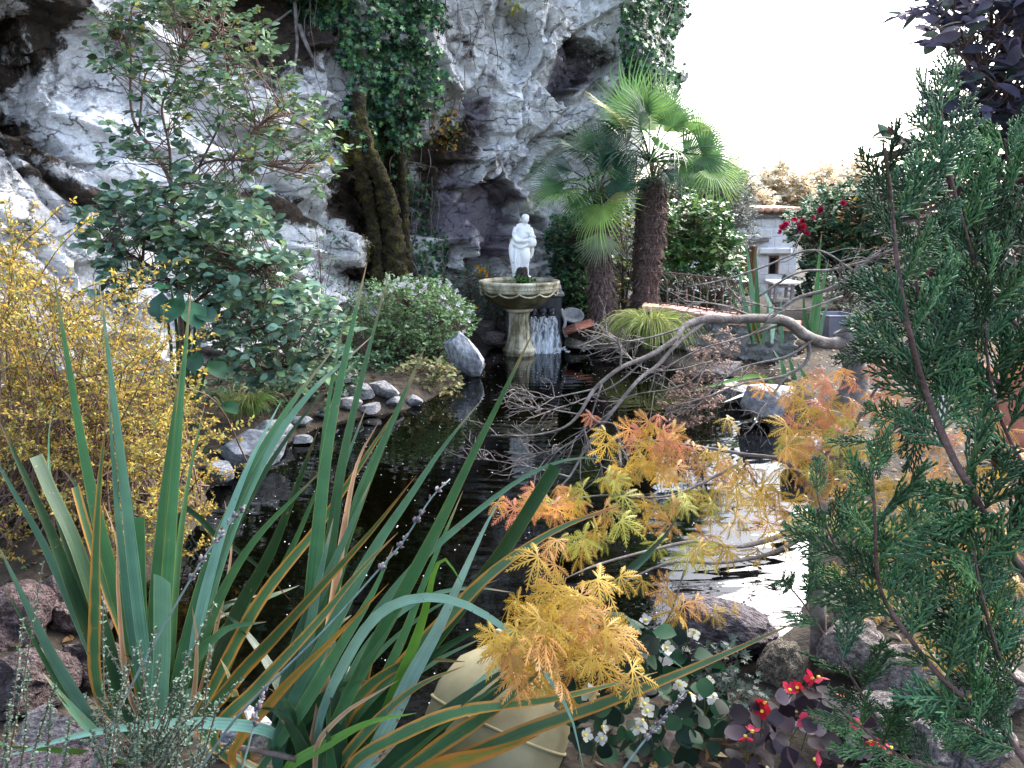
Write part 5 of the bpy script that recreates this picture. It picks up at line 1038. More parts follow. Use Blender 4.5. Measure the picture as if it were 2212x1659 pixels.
# far autumn trees, thin yellow crowns, the washing-out by glare put into their pale leaf colour
for px, top, w, Y, lab in [(1600, 405, 90, 34, 'with the widest crown above the shed roof'), (1690, 368, 95, 38, 'rising tallest behind the shed roof'), (1775, 375, 95, 42, 'between the shed roof and the rose bush'), (1855, 352, 100, 46, 'partly behind the conifer tips')]:
    bush('autumn_tree', 'distant pale yellow autumn tree ' + lab, 'tree', (px, 470, Y), [[(px, 430, Y), (px - w * .3, top + 20, Y)], [(px + 4, 430, Y), (px + w * .25, top + 15, Y)], [(px, 430, Y), (px, top, Y)]],
         [([(px - w * .6, 460), (px - w * .5, top + 30), (px, top - 8), (px + w * .5, top + 25), (px + w * .6, 460)], Y - .8, Y + .8, 240, .6, 10, .3, [(.9, .76, .5), (.9, .7, .48), (.9, .82, .62)], .5)], LEAF6, M['thin_leaf'], group='autumn trees beyond the garden', lw=5)
# ------------------------------------------------------------ plants on and before the cliff
def on_cliff(poly, n, thick=(0.03, 0.3), lump=1.0):
    q = sample_poly(poly, n); P, N = [], []
    for x, y in q:
        h_, nn = hit(x, y)
        if h_ is None: continue
        P.append(h_); N.append(nn)
    P, N = np.array(P), np.array(N); nz_ = np.clip(fbm(P * 2.2, 3, 91) * 3.2 * lump + .5, 0, 1.2)
    to = norm(CAM - P) ; off = thick[0] + (thick[1] - thick[0]) * nz_ * rng.uniform(.2, 1, len(P)) ** .6
    return P + (N * .5 + to * .5) * off[:, None], N
IVC = [(.05, .17, .07), (.1, .28, .12), (.02, .07, .04), (.16, .34, .1), (.012, .04, .025)]
def ivy(label, regions, base_px, size=.085, n_obj=0):
    h_, _ = hit(*base_px); th = thing('ivy', h_, label, 'ivy', 'ivy on the cliff'); AP, AA, AN, AC = [], [], [], []
    for poly, n, tk in regions:
        P, N = on_cliff(poly, n, tk); k = len(P); AP.append(P); AA.append(np.array([0, -.2, -.8]) + rnd(k) * .55); AN.append(N * .5 + np.array([.1, -.7, .5]) + rnd(k) * .4); AC.append(pal(IVC, k, .3))
    P = np.vstack(AP); foliage(th, *IVY, P, np.vstack(AA), np.vstack(AN), size * rng.uniform(.55, 1.15, len(P)), np.vstack(AC), M['gloss_leaf'], n_obj)
    g = Geo()
    for poly, n, tk in regions:
        for x, y in sample_poly(poly, 5):
            pts = []; dx = rng.uniform(-18, 18)
            for t in np.linspace(0, 1, 6):
                a, nn = hit(x + dx * t + rng.uniform(-5, 5), y + 110 * t)
                if a is None: break
                pts.append(a + nn * .08 + np.array([0, -.1, 0]))
            if len(pts) >= 4: add_tube(g, spline(np.array(pts), 14), np.linspace(.008, .003, 14), 5)
    if g.n: tag(g.build('stems', M['bark'], th, True), kind='stuff')
    return th
ivy('thick curtain of dark green ivy hanging over the middle of the cliff',
    [([(735, -80), (950, -80), (960, 30), (930, 120), (955, 190), (900, 260), (870, 300), (790, 330), (760, 280), (735, 240), (770, 170), (725, 110), (735, 30)], 5200, (.03, .55)),
     ([(610, -80), (740, -80), (735, 60), (690, 60), (620, 20)], 900, (.02, .35)), ([(860, 250), (890, 260), (880, 420), (850, 380)], 150, (.02, .2))], (830, 100), .085, 300)
ivy('pale ivy covering the cliff top above the taller palm',
    [([(1345, -200), (1505, -200), (1500, 40), (1490, 110), (1470, 170), (1450, 230), (1400, 230), (1360, 190), (1345, 60)], 3000, (.03, .5))], (1380, 60), .1, 0)
ivy('small dark ivy patch on the grey rock right of the statue', [([(1190, 470), (1250, 450), (1290, 500), (1280, 600), (1200, 590)], 1000, (.02, .25))], (1230, 520), .07)
ivy('thin ivy sprays on the rock left of the dark slab', [([(900, 480), (970, 500), (960, 600), (900, 600), (890, 540)], 350, (.01, .15)), ([(880, 380), (950, 400), (930, 480), (880, 470)], 160, (.01, .12))], (930, 540), .06)
# yellow-leaved creeper below the curtain, ferns on the moss
def wallplant(name, label, cat, poly, n, size, cols, tmpl=LEAF6, thick=(.02, .15), mat='leaf', ax=(0, -.4, .1)):
    q = np.mean(poly, 0); h_, _ = hit(*q); th = thing(name, h_, label, cat); P, N = on_cliff(poly, n, thick); k = len(P)
    foliage(th, *tmpl, P, np.array(ax) + rnd(k) * .6, N * .6 + np.array([0, -.4, .6]) + rnd(k) * .4, size * rng.uniform(.6, 1.2, k), pal(cols, k, .25), M[mat], 0, rest='leaves'); return th
wallplant('creeper', 'orange leaved creeper clinging under the ivy curtain', 'creeper', [(930, 250), (980, 240), (1000, 310), (960, 330), (930, 300)], 160, .07, [(.6, .35, .06), (.5, .25, .05), (.2, .22, .06), (.1, .12, .05)])
wallplant('creeper', 'yellow leaved sprig growing from the pale cliff face', 'creeper', [(1090, -20), (1120, -20), (1125, 40), (1100, 40)], 60, .07, [(.6, .55, .1), (.4, .45, .1)])
wallplant('moss_clump', 'yellow green moss clump on the rock edge beside the mossy trunk', 'moss', [(735, 280), (770, 300), (780, 350), (750, 360), (735, 330)], 900, .03, [(.2, .19, .02), (.3, .27, .03), (.12, .11, .02)], DIAMOND, (.0, .05))
wallplant('moss_clump', 'dark yellow moss patch in the black crevice of the cliff', 'moss', [(225, 20), (255, 30), (265, 90), (235, 80)], 400, .03, [(.13, .13, .02), (.08, .08, .02)], DIAMOND, (.0, .05))
def fern(px, py, Lpx, nfr, label):
    h_, nn = hit(px, py); Y = h_[1] - .15; th = thing('fern', h_, label, 'fern'); c = at(px, py, Y)
    for k in range(nfr):
        a = rng.uniform(-1.1, 1.1); L = pm(Lpx, Y) * rng.uniform(.7, 1.1); d = np.array([math.sin(a) * .6, -.5, -.1]); P = spline(np.array([c, c + d * L * .45 + [0, 0, L * .18], c + d * L * .8 + [0, 0, -.1 * L], c + d * L + [0, 0, -.5 * L]]), 18); T = norm(np.gradient(P, axis=0)); g = Geo()
        add_tube(g, P, .003, 4, (.15, .2, .06))
        for sg in (-1, 1):
            sd = norm(np.cross(T, [0, -.3, 1.0])) * sg; w = L * .3 * np.sin(np.pi * np.linspace(.1, 1, 18) ** .7); stamp(g, *NARROW, P, sd + T * .5, np.tile([0, -.5, 1.0], (18, 1)), w, pal([(.16, .34, .14), (.22, .42, .2)], 18))
        g.build('frond', M['thin_leaf'], th, True)
fern(800, 300, 75, 6, 'light green fern hanging on the mossy trunk below the ivy'); fern(818, 345, 60, 5, 'small pale fern lower on the mossy trunk')

# the mossy ivy trunk
M['moss'] = surf('moss_bark', [(0.3, (0.006, 0.005, 0.003)), (0.46, (0.022, 0.017, 0.008)), (0.6, (0.05, 0.043, 0.01)), (0.75, (0.15, 0.135, 0.02))], 11, 0.95, 1.0, 30, bdist=.05)
h0, _ = hit(850, 600); mt = thing('mossy_trunk', (h0[0], h0[1] - .2, 0.3), 'thick twisted ivy trunk covered in yellow brown moss', 'trunk')
for pts in ([(862, 625, 70), (852, 560, 62), (845, 480, 54), (825, 400, 46), (800, 340, 40), (780, 270, 36), (775, 200, 30)], [(815, 625, 40), (812, 540, 36), (800, 460, 34), (788, 400, 40), (775, 330, 34), (765, 260, 26)], [(885, 620, 26), (875, 520, 26), (872, 440, 24), (868, 360, 20), (860, 280, 16)], [(840, 600, 20), (838, 520, 22), (815, 440, 22), (812, 400, 18)]):
    P = []
    for x, y, w in pts:
        a, nn = hit(x, y); P.append((x, y, (a[1] if a is not None else 10.8) - .12, w))
    Yl = spline(np.array([[p[2], 0, 0] for p in P]), len(P))[:, 0]; Yl = np.minimum(np.minimum(Yl, np.r_[Yl[1:], Yl[-1]]), np.r_[Yl[0], Yl[:-1]]); Yl = np.convolve(np.pad(Yl, 1, 'edge'), [.25, .5, .25], 'valid') - .06
    limb(mt, [(p[0], p[1], y_, p[3] * .8) for p, y_ in zip(P, Yl)], 'stem', M['moss'], 14, 60, .3)
n = 5000; P, N = on_cliff([(740, 260), (880, 250), (890, 620), (800, 625), (770, 440)], n, (.02, .2)); n = len(P); g = Geo()
stamp(g, *DIAMOND, P, rnd(n) + [0, 0, -.6], N + rnd(n) * .4, rng.uniform(.02, .06, n), pal([(.06, .055, .015), (.13, .12, .02), (.03, .025, .012), (.2, .19, .03)], n)); tag(g.build('moss_tufts', M['leaf'], mt), kind='stuff')
# bare hanging roots and vines
def vine(pts, w, label, mat='grey_bark', group='bare vines on the cliff'):
    P = []
    for x, y in pts:
        a, nn = hit(x, y); P.append(a + nn * .04 + [0, -.06, 0])
    P = np.array(P); P[:, 1] = np.convolve(np.pad(P[:, 1], 1, 'edge'), [.25, .5, .25], 'valid'); g = Geo(); add_tube(g, spline(P, 30), np.linspace(w, w * .45, 30), 6, jit=.08); tag(g.build('vine', M[mat], None, True), label, 'vine', group)
vine([(640, 0), (648, 60), (645, 110), (635, 160)], .028, 'pale bare root hanging straight beside the ivy'); vine([(655, 60), (665, 110), (690, 150), (715, 175)], .03, 'thick curling brown root under the ivy'); vine([(560, 75), (600, 50), (640, 30)], .025, 'pale bare branch reaching left from the ivy')
vine([(640, 230), (660, 245), (690, 235), (685, 215)], .018, 'small looped white root at the leafy shrub')
for x, y in [(680, 120), (700, 140), (720, 180), (960, 0), (985, 10), (1010, 60), (1025, 20), (1060, 50), (975, 170), (1000, 150), (910, 290), (925, 320), (935, 380), (950, 420), (900, 470), (890, 520), (1425, 20), (1440, -20)]:
    try: vine([(x, y), (x + rng.uniform(-8, 12), y + 40), (x + rng.uniform(-16, 20), y + 85), (x + rng.uniform(-25, 30), y + 130)], .008, 'thin bare vine trailing down the cliff face')
    except Exception: pass

# ------------------------------------------------------------ the leafy shrub before the left slab
c = at(395, 800, 6.2); sh = thing('viburnum_shrub', (c[0], c[1], gz(c[0], c[1])), 'tall open shrub with grey green oval leaves before the white rock slab', 'shrub')
LM = [limb(sh, p, 'branch', M['twig']) for p in (
    [(395, 850, 6.2, 15), (392, 720, 6.2, 13), (385, 600, 6.2, 11), (372, 480, 6.2, 10), (370, 400, 6.25, 9), (335, 330, 6.3, 8), (300, 285, 6.3, 7), (283, 230, 6.3, 6), (283, 120, 6.3, 5), (280, 30, 6.3, 3)],
    [(370, 410, 6.25, 8), (366, 320, 6.2, 6), (350, 230, 6.2, 5), (380, 170, 6.2, 4), (400, 90, 6.1, 3)], [(372, 440, 6.25, 7), (430, 360, 6.1, 5), (500, 345, 6.0, 5), (570, 355, 5.9, 4), (660, 375, 5.9, 3)], [(430, 360, 6.1, 5), (480, 250, 6.1, 4), (490, 130, 6.1, 3), (455, 40, 6.1, 2)],
    [(500, 345, 6.0, 5), (560, 270, 6.0, 4), (640, 220, 5.9, 3)], [(300, 285, 6.3, 5), (310, 180, 6.3, 4), (320, 150, 6.3, 3)], [(385, 620, 6.2, 9), (300, 560, 6.0, 6), (220, 520, 5.9, 4)], [(388, 680, 6.2, 9), (480, 610, 6.0, 6), (590, 560, 5.9, 4)], [(392, 740, 6.2, 8), (500, 720, 6.0, 6), (620, 700, 5.9, 4)], [(395, 780, 6.2, 8), (540, 800, 6.1, 5), (640, 790, 6.1, 4)], [(283, 120, 6.3, 4), (240, 110, 6.3, 3)])]
VB = [(.15, .29, .2), (.23, .41, .3), (.08, .16, .11), (.3, .48, .34), (.24, .38, .16)]
VL = ovate(.68, 5, .1, .18, 1.15)
twigs(sh, LM, [([(240, 40), (330, -30), (480, -10), (560, 60), (640, 200), (720, 300), (740, 380), (650, 410), (520, 400), (440, 330), (350, 250), (280, 200), (215, 150)], 5.7, 6.5, 300, .16, 9, .062, [(.2, .34, .14), (.16, .3, .16), (.24, .38, .24), (.12, .2, .1), (.5, .45, .1)][:4] * 6 + [(.6, .5, .1)], .5),
              ([(200, 440), (330, 400), (480, 380), (560, 420), (600, 520), (540, 620), (380, 640), (220, 640), (180, 520)], 5.6, 6.4, 240, .16, 8, .09, VB, .35),
              ([(450, 560), (600, 540), (740, 700), (730, 790), (600, 830), (470, 780), (430, 680)], 5.6, 6.4, 280, .16, 8, .078, VB, .1), ([(300, 250), (420, 330), (420, 420), (300, 420), (240, 330)], 5.8, 6.4, 40, .14, 7, .075, VB, .4)],
      *VL, M['leaf'], 300, tr=.003)
# arum with big glossy leaves under it
ar = thing('arum', at(390, 790, 5.5), 'arum plant with big glossy dark green arrow leaves under the shrub', 'plant'); AR = ovate(.75, 8, .12, .35, .75); mear = make_mesh('leaf', *AR, M['gloss_leaf'], smooth=True)
for px, py, tx, ty, s, col in [(395, 640, 345, 690, .3, (.03, .11, .05)), (405, 650, 440, 715, .3, (.06, .2, .09)), (420, 670, 520, 690, .26, (.03, .09, .06)), (350, 630, 330, 740, .28, (.03, .12, .07)), (370, 620, 330, 600, .22, (.04, .16, .07)), (450, 780, 520, 830, .24, (.06, .16, .07)), (480, 870, 560, 900, .2, (.05, .14, .06)), (430, 760, 400, 820, .22, (.03, .1, .05))]:
    p = at(px, py, 5.4); t = at(tx, ty, 5.15); X, Y_, Z_ = frames((t - p)[None], np.array([[.1, -.5, 1.0]])); o = bpy.data.objects.new('leaf', mear); COL.objects.link(o); o.parent = ar; o.matrix_basis = mat4(X[0], Y_[0], Z_[0], s * .75, p - np.array(ar.location)); o.color = (*col, 1)
    g = Geo(); b0 = at(px * .5 + 200, 870, 5.5); add_tube(g, spline(np.array([b0, (b0 + p) / 2 + [0, .05, .05], p]), 10), np.linspace(.014, .008, 10), 6, (.05, .13, .04)); g.build('leaf_stalk', M['gloss_leaf'], ar, True)

# ------------------------------------------------------------ the white-flowered sage and its neighbours
SG = [(.28, .5, .18), (.38, .6, .28), (.18, .34, .12), (.5, .66, .4)]
sg_ = bush('sage_bush', 'rounded light green bush with small white flowers on the pond bank', 'bush', (885, 800, 9.2), [[(850, 740, 9.2), (820, 680, 9.2)], [(880, 730, 9.2), (880, 640, 9.2)], [(920, 740, 9.2), (960, 670, 9.2)], [(930, 760, 9.2), (1000, 720, 9.1)]],
     [([(775, 680), (800, 630), (850, 605), (920, 610), (985, 640), (1020, 690), (1015, 740), (960, 780), (840, 790), (780, 760)], 8.7, 9.8, 800, .13, 18, .042, SG, .6)], LEAF6, tr=.002, lw=5)
WF = flower_mesh('flower', 4, .6, .3, 1)
pw = [(1.05 * x, y) for x, y in []]
q = sample_poly([(785, 640), (850, 605), (920, 605), (990, 640), (1030, 700), (1000, 740), (940, 650), (860, 640), (800, 670)], 75)
flowers(sg_, [(x, y - rng.uniform(0, 20), rng.uniform(8.5, 8.9)) for x, y in q], WF, .03, [(.85, .85, .88), (.85, .8, .85)])
bush('heuchera_clump', 'yellowing leafy clump trailing over the stones under the sage', 'plant', (920, 850, 8.2), [[(900, 820, 8.2)], [(950, 830, 8.2)]], [([(850, 800), (900, 775), (985, 790), (995, 840), (950, 865), (880, 860)], 7.8, 8.5, 170, .06, 6, .06, [(.25, .28, .1), (.35, .3, .12), (.14, .2, .08), (.4, .36, .2)], .1)], LEAF6, lw=4, tr=.0015)
bush('leafy_clump', 'low green leafy clump on the bank left of the sage', 'plant', (800, 810, 8.6), [[(790, 780, 8.6)], [(820, 790, 8.6)]], [([(765, 770), (840, 760), (860, 800), (790, 830), (765, 810)], 8.2, 8.8, 110, .06, 6, .05, [(.1, .22, .1), (.18, .32, .18)], .2), ([(745, 640), (790, 610), (790, 760), (745, 780)], 8.6, 9.2, 90, .08, 6, .045, [(.1, .2, .1), (.18, .3, .16)], .3)], LEAF6, lw=4, tr=.0015)
mg = bush('marigold_bush', 'feathery green bush with orange marigold flowers behind the fountain bowl', 'bush', (1040, 720, 11.0), [[(1020, 660, 11.0), (1010, 600, 11.0)], [(1055, 650, 11.0), (1050, 590, 11.0)], [(1075, 690, 10.9)]],
     [([(975, 640), (1000, 585), (1060, 580), (1095, 640), (1095, 720), (1030, 725), (1000, 690)], 10.7, 11.3, 380, .13, 12, .05, [(.12, .24, .14), (.2, .34, .22), (.06, .14, .08)], .5)], NARROW, lw=4, tr=.002)
flowers(mg, [(1029, 577, 10.6), (1044, 581, 10.6), (1048, 593, 10.6), (1032, 662, 10.5), (1040, 588, 10.6)], ROSE, .04, [(.85, .35, .02)])
bush('leafy_clump', 'sparse sprigs growing on the pale rock beside the shrub', 'plant', (690, 560, 9.3), [[(690, 520, 9.2)]], [([(640, 470), (740, 480), (740, 640), (660, 600)], 8.9, 9.3, 40, .06, 5, .045, [(.1, .22, .12), (.16, .3, .18)], .2)], LEAF6, lw=3, tr=.0015)
bush('leafy_clump', 'dark low plants filling the bank under the shrub', 'plant', (620, 880, 7.2), [[(560, 850, 7.2)], [(660, 850, 7.2)]], [([(440, 830), (560, 790), (640, 780), (760, 780), (770, 840), (700, 880), (600, 910), (440, 960)], 6.5, 7.8, 430, .09, 8, .06, [(.04, .1, .05), (.08, .18, .09), (.12, .22, .12)], .2)], LEAF6, lw=4, tr=.002)
# ------------------------------------------------------------ the bare tree on the right bank
tp = at(1835, 870, 6.4); bt_ = thing('bare_tree', (tp[0], tp[1], gz(tp[0], tp[1])), 'bare grey maple with crooked limbs reaching over the pond', 'tree')
TRK = np.array([[tp[0], tp[1], gz(tp[0], tp[1]) - .05]])
g = Geo(); P = np.array([TRK[0], at(1850, 815, 6.4), at(1838, 760, 6.4), at(1825, 715, 6.4)]); S_ = spline(P, 16); add_tube(g, S_, np.interp(np.linspace(0, 1, 16), [0, .3, .7, 1], [.14, .1, .085, .09]), 14, jit=.06); g.build('trunk', M['grey_bark'], bt_, True)
BL = [limb(bt_, [(x, y, Yd, w * .66 + .6) for x, y, Yd, w in p], 'limb' if p[0][3] > 12 else 'branch', M['grey_bark'], 10) for p in (
    [(1835, 735, 6.4, 40), (1790, 742, 6.3, 38), (1740, 725, 6.2, 36), (1700, 695, 6.1, 34), (1650, 688, 6.0, 30), (1580, 690, 5.9, 28), (1525, 690, 5.8, 27), (1480, 705, 5.7, 20), (1455, 735, 5.6, 17), (1400, 770, 5.5, 16), (1340, 795, 5.4, 13), (1285, 840, 5.3, 12), (1250, 895, 5.2, 10), (1215, 925, 5.15, 7), (1150, 940, 5.1, 4), (1060, 940, 5.0, 2)],
    [(1525, 692, 5.8, 14), (1460, 745, 5.6, 13), (1420, 790, 5.5, 13), (1380, 820, 5.4, 12), (1330, 880, 5.3, 11), (1270, 960, 5.2, 9), (1230, 1030, 5.1, 6), (1180, 1075, 5.05, 3)],
    [(1830, 740, 6.4, 42), (1880, 705, 6.3, 38), (1940, 670, 6.2, 32), (2020, 645, 6.1, 26), (2120, 640, 6.0, 20), (2240, 700, 5.9, 14)], [(1810, 725, 6.4, 18), (1850, 690, 6.35, 16), (1900, 640, 6.3, 14), (1990, 590, 6.2, 9), (2060, 560, 6.1, 5)],
    [(1660, 690, 6.0, 9), (1720, 645, 6.0, 10), (1800, 620, 6.0, 10), (1880, 560, 6.0, 9), (1960, 530, 6.0, 6)], [(1640, 640, 5.9, 6), (1700, 600, 5.9, 7), (1740, 585, 5.95, 7), (1800, 582, 6.0, 7), (1900, 555, 6.0, 6)], [(1480, 620, 5.8, 3), (1560, 605, 5.8, 4), (1640, 580, 5.85, 5), (1760, 540, 5.9, 5), (1850, 590, 6.0, 5)],
    [(1745, 735, 6.2, 14), (1745, 775, 6.15, 12), (1700, 810, 6.1, 9), (1600, 830, 6.0, 6), (1520, 860, 5.9, 4), (1440, 880, 5.8, 2)], [(1700, 810, 6.1, 8), (1650, 880, 6.0, 6), (1620, 930, 5.95, 3)],
    [(1340, 795, 5.4, 6), (1340, 750, 5.4, 5), (1310, 720, 5.4, 3)], [(1265, 885, 5.2, 6), (1290, 910, 5.15, 6), (1330, 920, 5.1, 4), (1340, 980, 5.1, 3)], [(1285, 840, 5.3, 5), (1240, 850, 5.3, 4), (1180, 860, 5.25, 3), (1120, 850, 5.2, 1.5)], [(1250, 895, 5.2, 5), (1190, 885, 5.15, 3), (1130, 880, 5.1, 1.5)], [(1230, 1030, 5.1, 5), (1150, 1010, 5.0, 3), (1040, 990, 4.95, 1.5)],
    [(1330, 880, 5.3, 5), (1230, 960, 5.2, 3), (1130, 985, 5.1, 2)], [(1540, 780, 5.9, 4), (1450, 800, 5.85, 4), (1380, 790, 5.8, 3), (1330, 730, 5.8, 2)], [(1660, 700, 6.0, 5), (1560, 760, 5.95, 4), (1480, 830, 5.9, 3), (1380, 850, 5.8, 1.5)], [(1840, 800, 6.35, 16), (1880, 770, 6.3, 15), (1920, 740, 6.3, 10)], [(1480, 706, 5.7, 7), (1400, 730, 5.6, 5), (1300, 745, 5.5, 3)], [(1400, 770, 5.5, 6), (1330, 830, 5.4, 4), (1240, 870, 5.3, 3), (1150, 900, 5.2, 2)], [(1700, 697, 6.1, 8), (1600, 730, 6.0, 6), (1500, 760, 5.9, 4), (1380, 830, 5.8, 2)], [(1640, 690, 6.0, 8), (1560, 660, 5.9, 6), (1470, 650, 5.8, 3)], [(1760, 730, 6.2, 9), (1700, 770, 6.1, 7), (1590, 800, 6.0, 5), (1500, 880, 5.9, 2)], [(1300, 830, 5.3, 6), (1260, 930, 5.2, 4), (1180, 990, 5.1, 2)], [(1270, 960, 5.2, 5), (1300, 1010, 5.1, 3), (1290, 1060, 5.1, 2)], [(1820, 640, 6.0, 6), (1720, 670, 5.9, 5), (1600, 650, 5.8, 3)])]
g = Geo(); q = [b for b in BL]
for b in q:
    for k in range(10):
        i = int(rng.integers(len(b) // 2, len(b))); p = b[i, :3]; T = norm(b[min(i + 1, len(b) - 1), :3] - b[i - 1, :3]); L = rng.uniform(.1, .3)
        d = norm(T + rnd(1)[0] * .6); e = p + d * L + [0, 0, -.02]; V, Fq, C = tube(spline(np.array([p, (p + e) / 2 + rnd(1)[0] * .02, e]), 7), np.linspace(.004, .0015, 7), 4, False); g.add(V, Fq)
        for s in range(3):
            w = p + (e - p) * rng.uniform(.3, 1); V, Fq, C = tube(np.array([w, w + norm(d + rnd(1)[0] * .7) * L * .35]), [.0022, .001], 3, False); g.add(V, Fq)
tag(g.build('twigs', M['grey_bark'], bt_, True), kind='stuff')
# dried flower heads over the water
dh = bush('dried_hydrangea', 'faded brown dried flower heads leaning over the pond edge', 'plant', (1540, 870, 6.9), [[(1490, 850, 6.7), (1450, 860, 6.6)], [(1530, 800, 6.8), (1530, 740, 6.8)], [(1480, 900, 6.5)], [(1560, 830, 6.8), (1600, 760, 6.8)]],
     [([(1420, 840), (1470, 800), (1540, 800), (1560, 860), (1520, 920), (1450, 930)], 6.3, 6.9, 110, .05, 12, .035, [(.3, .19, .16), (.4, .27, .22), (.2, .12, .1)], .2), ([(1490, 730), (1570, 710), (1600, 760), (1560, 800), (1500, 790)], 6.5, 7.0, 60, .05, 9, .032, [(.34, .22, .18), (.42, .3, .24)], .2)], LEAF6, M['thin_leaf'], lw=3, tr=.0012)
# fallen leaves on the right bank
g = Geo(); n = 3800; Px = sample_poly([gp(x, y, .3)[:2] for x, y in [(1600, 690), (2230, 690), (2230, 1640), (1250, 1640), (1500, 1400), (1760, 1380), (1780, 1150), (1700, 900), (1560, 820)]], n); Pz = ground_z(Px[:, 0], Px[:, 1]); k = Pz > .05; n = k.sum()
stamp(g, *LEAF6, np.c_[Px, Pz + .012][k], rnd(n) * [1, 1, .2], np.array([0, 0, 1.0]) + rnd(n) * .35, rng.uniform(.02, .055, n), pal([(.35, .2, .08), (.5, .3, .1), (.2, .1, .05), (.55, .42, .25), (.1, .06, .04)], n)); o = g.build('fallen_leaves', M['leaf']); tag(o, 'brown and yellow fallen leaves scattered over the right bank', 'leaf litter', kind='stuff')
g = Geo(); n = 7000; Px = np.c_[rng.uniform(-4.5, .8, n), 1.3 + 8.5 * rng.uniform(0, 1, n) ** 1.6]; Pz = ground_z(Px[:, 0], Px[:, 1]); k = Pz > .03; n = k.sum()
stamp(g, *LEAF6, np.c_[Px, Pz + .012][k], rnd(n) * [1, 1, .3], np.array([0, 0, 1.0]) + rnd(n) * .5, rng.uniform(.02, .06, n), pal([(.12, .09, .03), (.05, .1, .04), (.2, .12, .05), (.04, .07, .03)], n)); o = g.build('ground_litter', M['leaf']); tag(o, 'dark leaf litter and low weeds over the left bank', 'leaf litter', kind='stuff')

# ------------------------------------------------------------ the yellow barberry on the left
c = at(150, 1180, 3.9); yb = thing('barberry_shrub', (c[0], c[1], gz(c[0], c[1])), 'golden yellow barberry shrub with tiny leaves on arching twigs', 'shrub'); c0 = np.array(yb.location); g = Geo(); AP, AA, AN, AC, AS = [], [], [], [], []
YP = [(-60, 1320), (-60, 450), (20, 470), (90, 570), (140, 640), (220, 670), (330, 710), (430, 800), (400, 860), (440, 920), (430, 1000), (430, 1150), (400, 1200), (330, 1180), (240, 1220), (100, 1290), (-60, 1300)]
YC = [(.8, .55, .1), (.72, .44, .07), (.85, .65, .2), (.55, .46, .1), (.32, .36, .12), (.36, .24, .07), (.26, .28, .08)]
def spray_stem(P, w, nl, size, cols, sd=1.0):
    add_tube(g, P, np.linspace(w, w * .35, len(P)), 4); T = norm(np.gradient(P, axis=0)); i = rng.integers(0, len(P), nl); t = rng.uniform(0, 1, (nl, 1)); j = np.minimum(i + 1, len(P) - 1)
    L = P[i] * (1 - t) + P[j] * t; s_ = norm(rnd(nl)); AP.append(L); AA.append(T[i] * .6 + s_ * sd); AN.append(rnd(nl) * .5 + [0, -.5, .8]); AC.append(pal(cols, nl, .3)); AS.append(size * rng.uniform(.6, 1.3, nl))
for k in range(330):
    (x, y), Y = sample_poly(YP, 1)[0], rng.uniform(3.3, 4.5); e = at(x, y, Y); hgt = (1290 - y) / 850
    b0 = c0 + rnd(1)[0] * [.3, .25, 0]; P = spline(np.array([b0, b0 + (e - b0) * .5 + [rng.uniform(-.15, .15), 0, .12 + .15 * hgt], e]), 16); up = e + norm(e - b0 + rnd(1)[0] * .5) * rng.uniform(.12, .3); P2 = spline(np.array([P[11], e, up]), 12)
    add_tube(g, P[:13], np.linspace(.006, .003, 13), 4); spray_stem(P2, .0028, 66, .022, YC)
    for s in range(4):
        p = P2[int(rng.integers(2, 11))]; q_ = p + norm(rnd(1)[0] * [1, 1, .7] + [0, -.2, .3]) * rng.uniform(.08, .2); spray_stem(np.linspace(p, q_, 6), .0018, 26, .02, YC)
for pts in ([(150, 900, 3.9), (60, 700, 3.8), (110, 560, 3.7), (200, 465, 3.6)], [(150, 950, 3.9), (120, 760, 3.8), (200, 660, 3.7), (330, 590, 3.6)], [(200, 1000, 3.9), (140, 690, 3.8), (240, 600, 3.7), (400, 560, 3.6)], [(80, 900, 3.9), (20, 600, 3.8), (100, 480, 3.7), (160, 430, 3.7)], [(250, 1000, 3.9), (330, 980, 3.7), (440, 950, 3.6), (545, 905, 3.5)], [(200, 1050, 3.9), (330, 1000, 3.8), (400, 880, 3.7), (440, 800, 3.6)], [(150, 950, 3.9), (200, 700, 3.8), (300, 760, 3.7), (430, 830, 3.6)], [(60, 800, 3.8), (30, 560, 3.7), (10, 440, 3.7)]):
    spray_stem(spline(np.array([at(*p) for p in pts]), 30), .004, 130, .027, YC[:5] + [(.35, .45, .1)], .9)
tag(g.build('twigs', M['twig'], yb, True), kind='stuff'); foliage(yb, *DIAMOND, np.vstack(AP), np.vstack(AA), np.vstack(AN), np.concatenate(AS), np.vstack(AC), M['thin_leaf'])

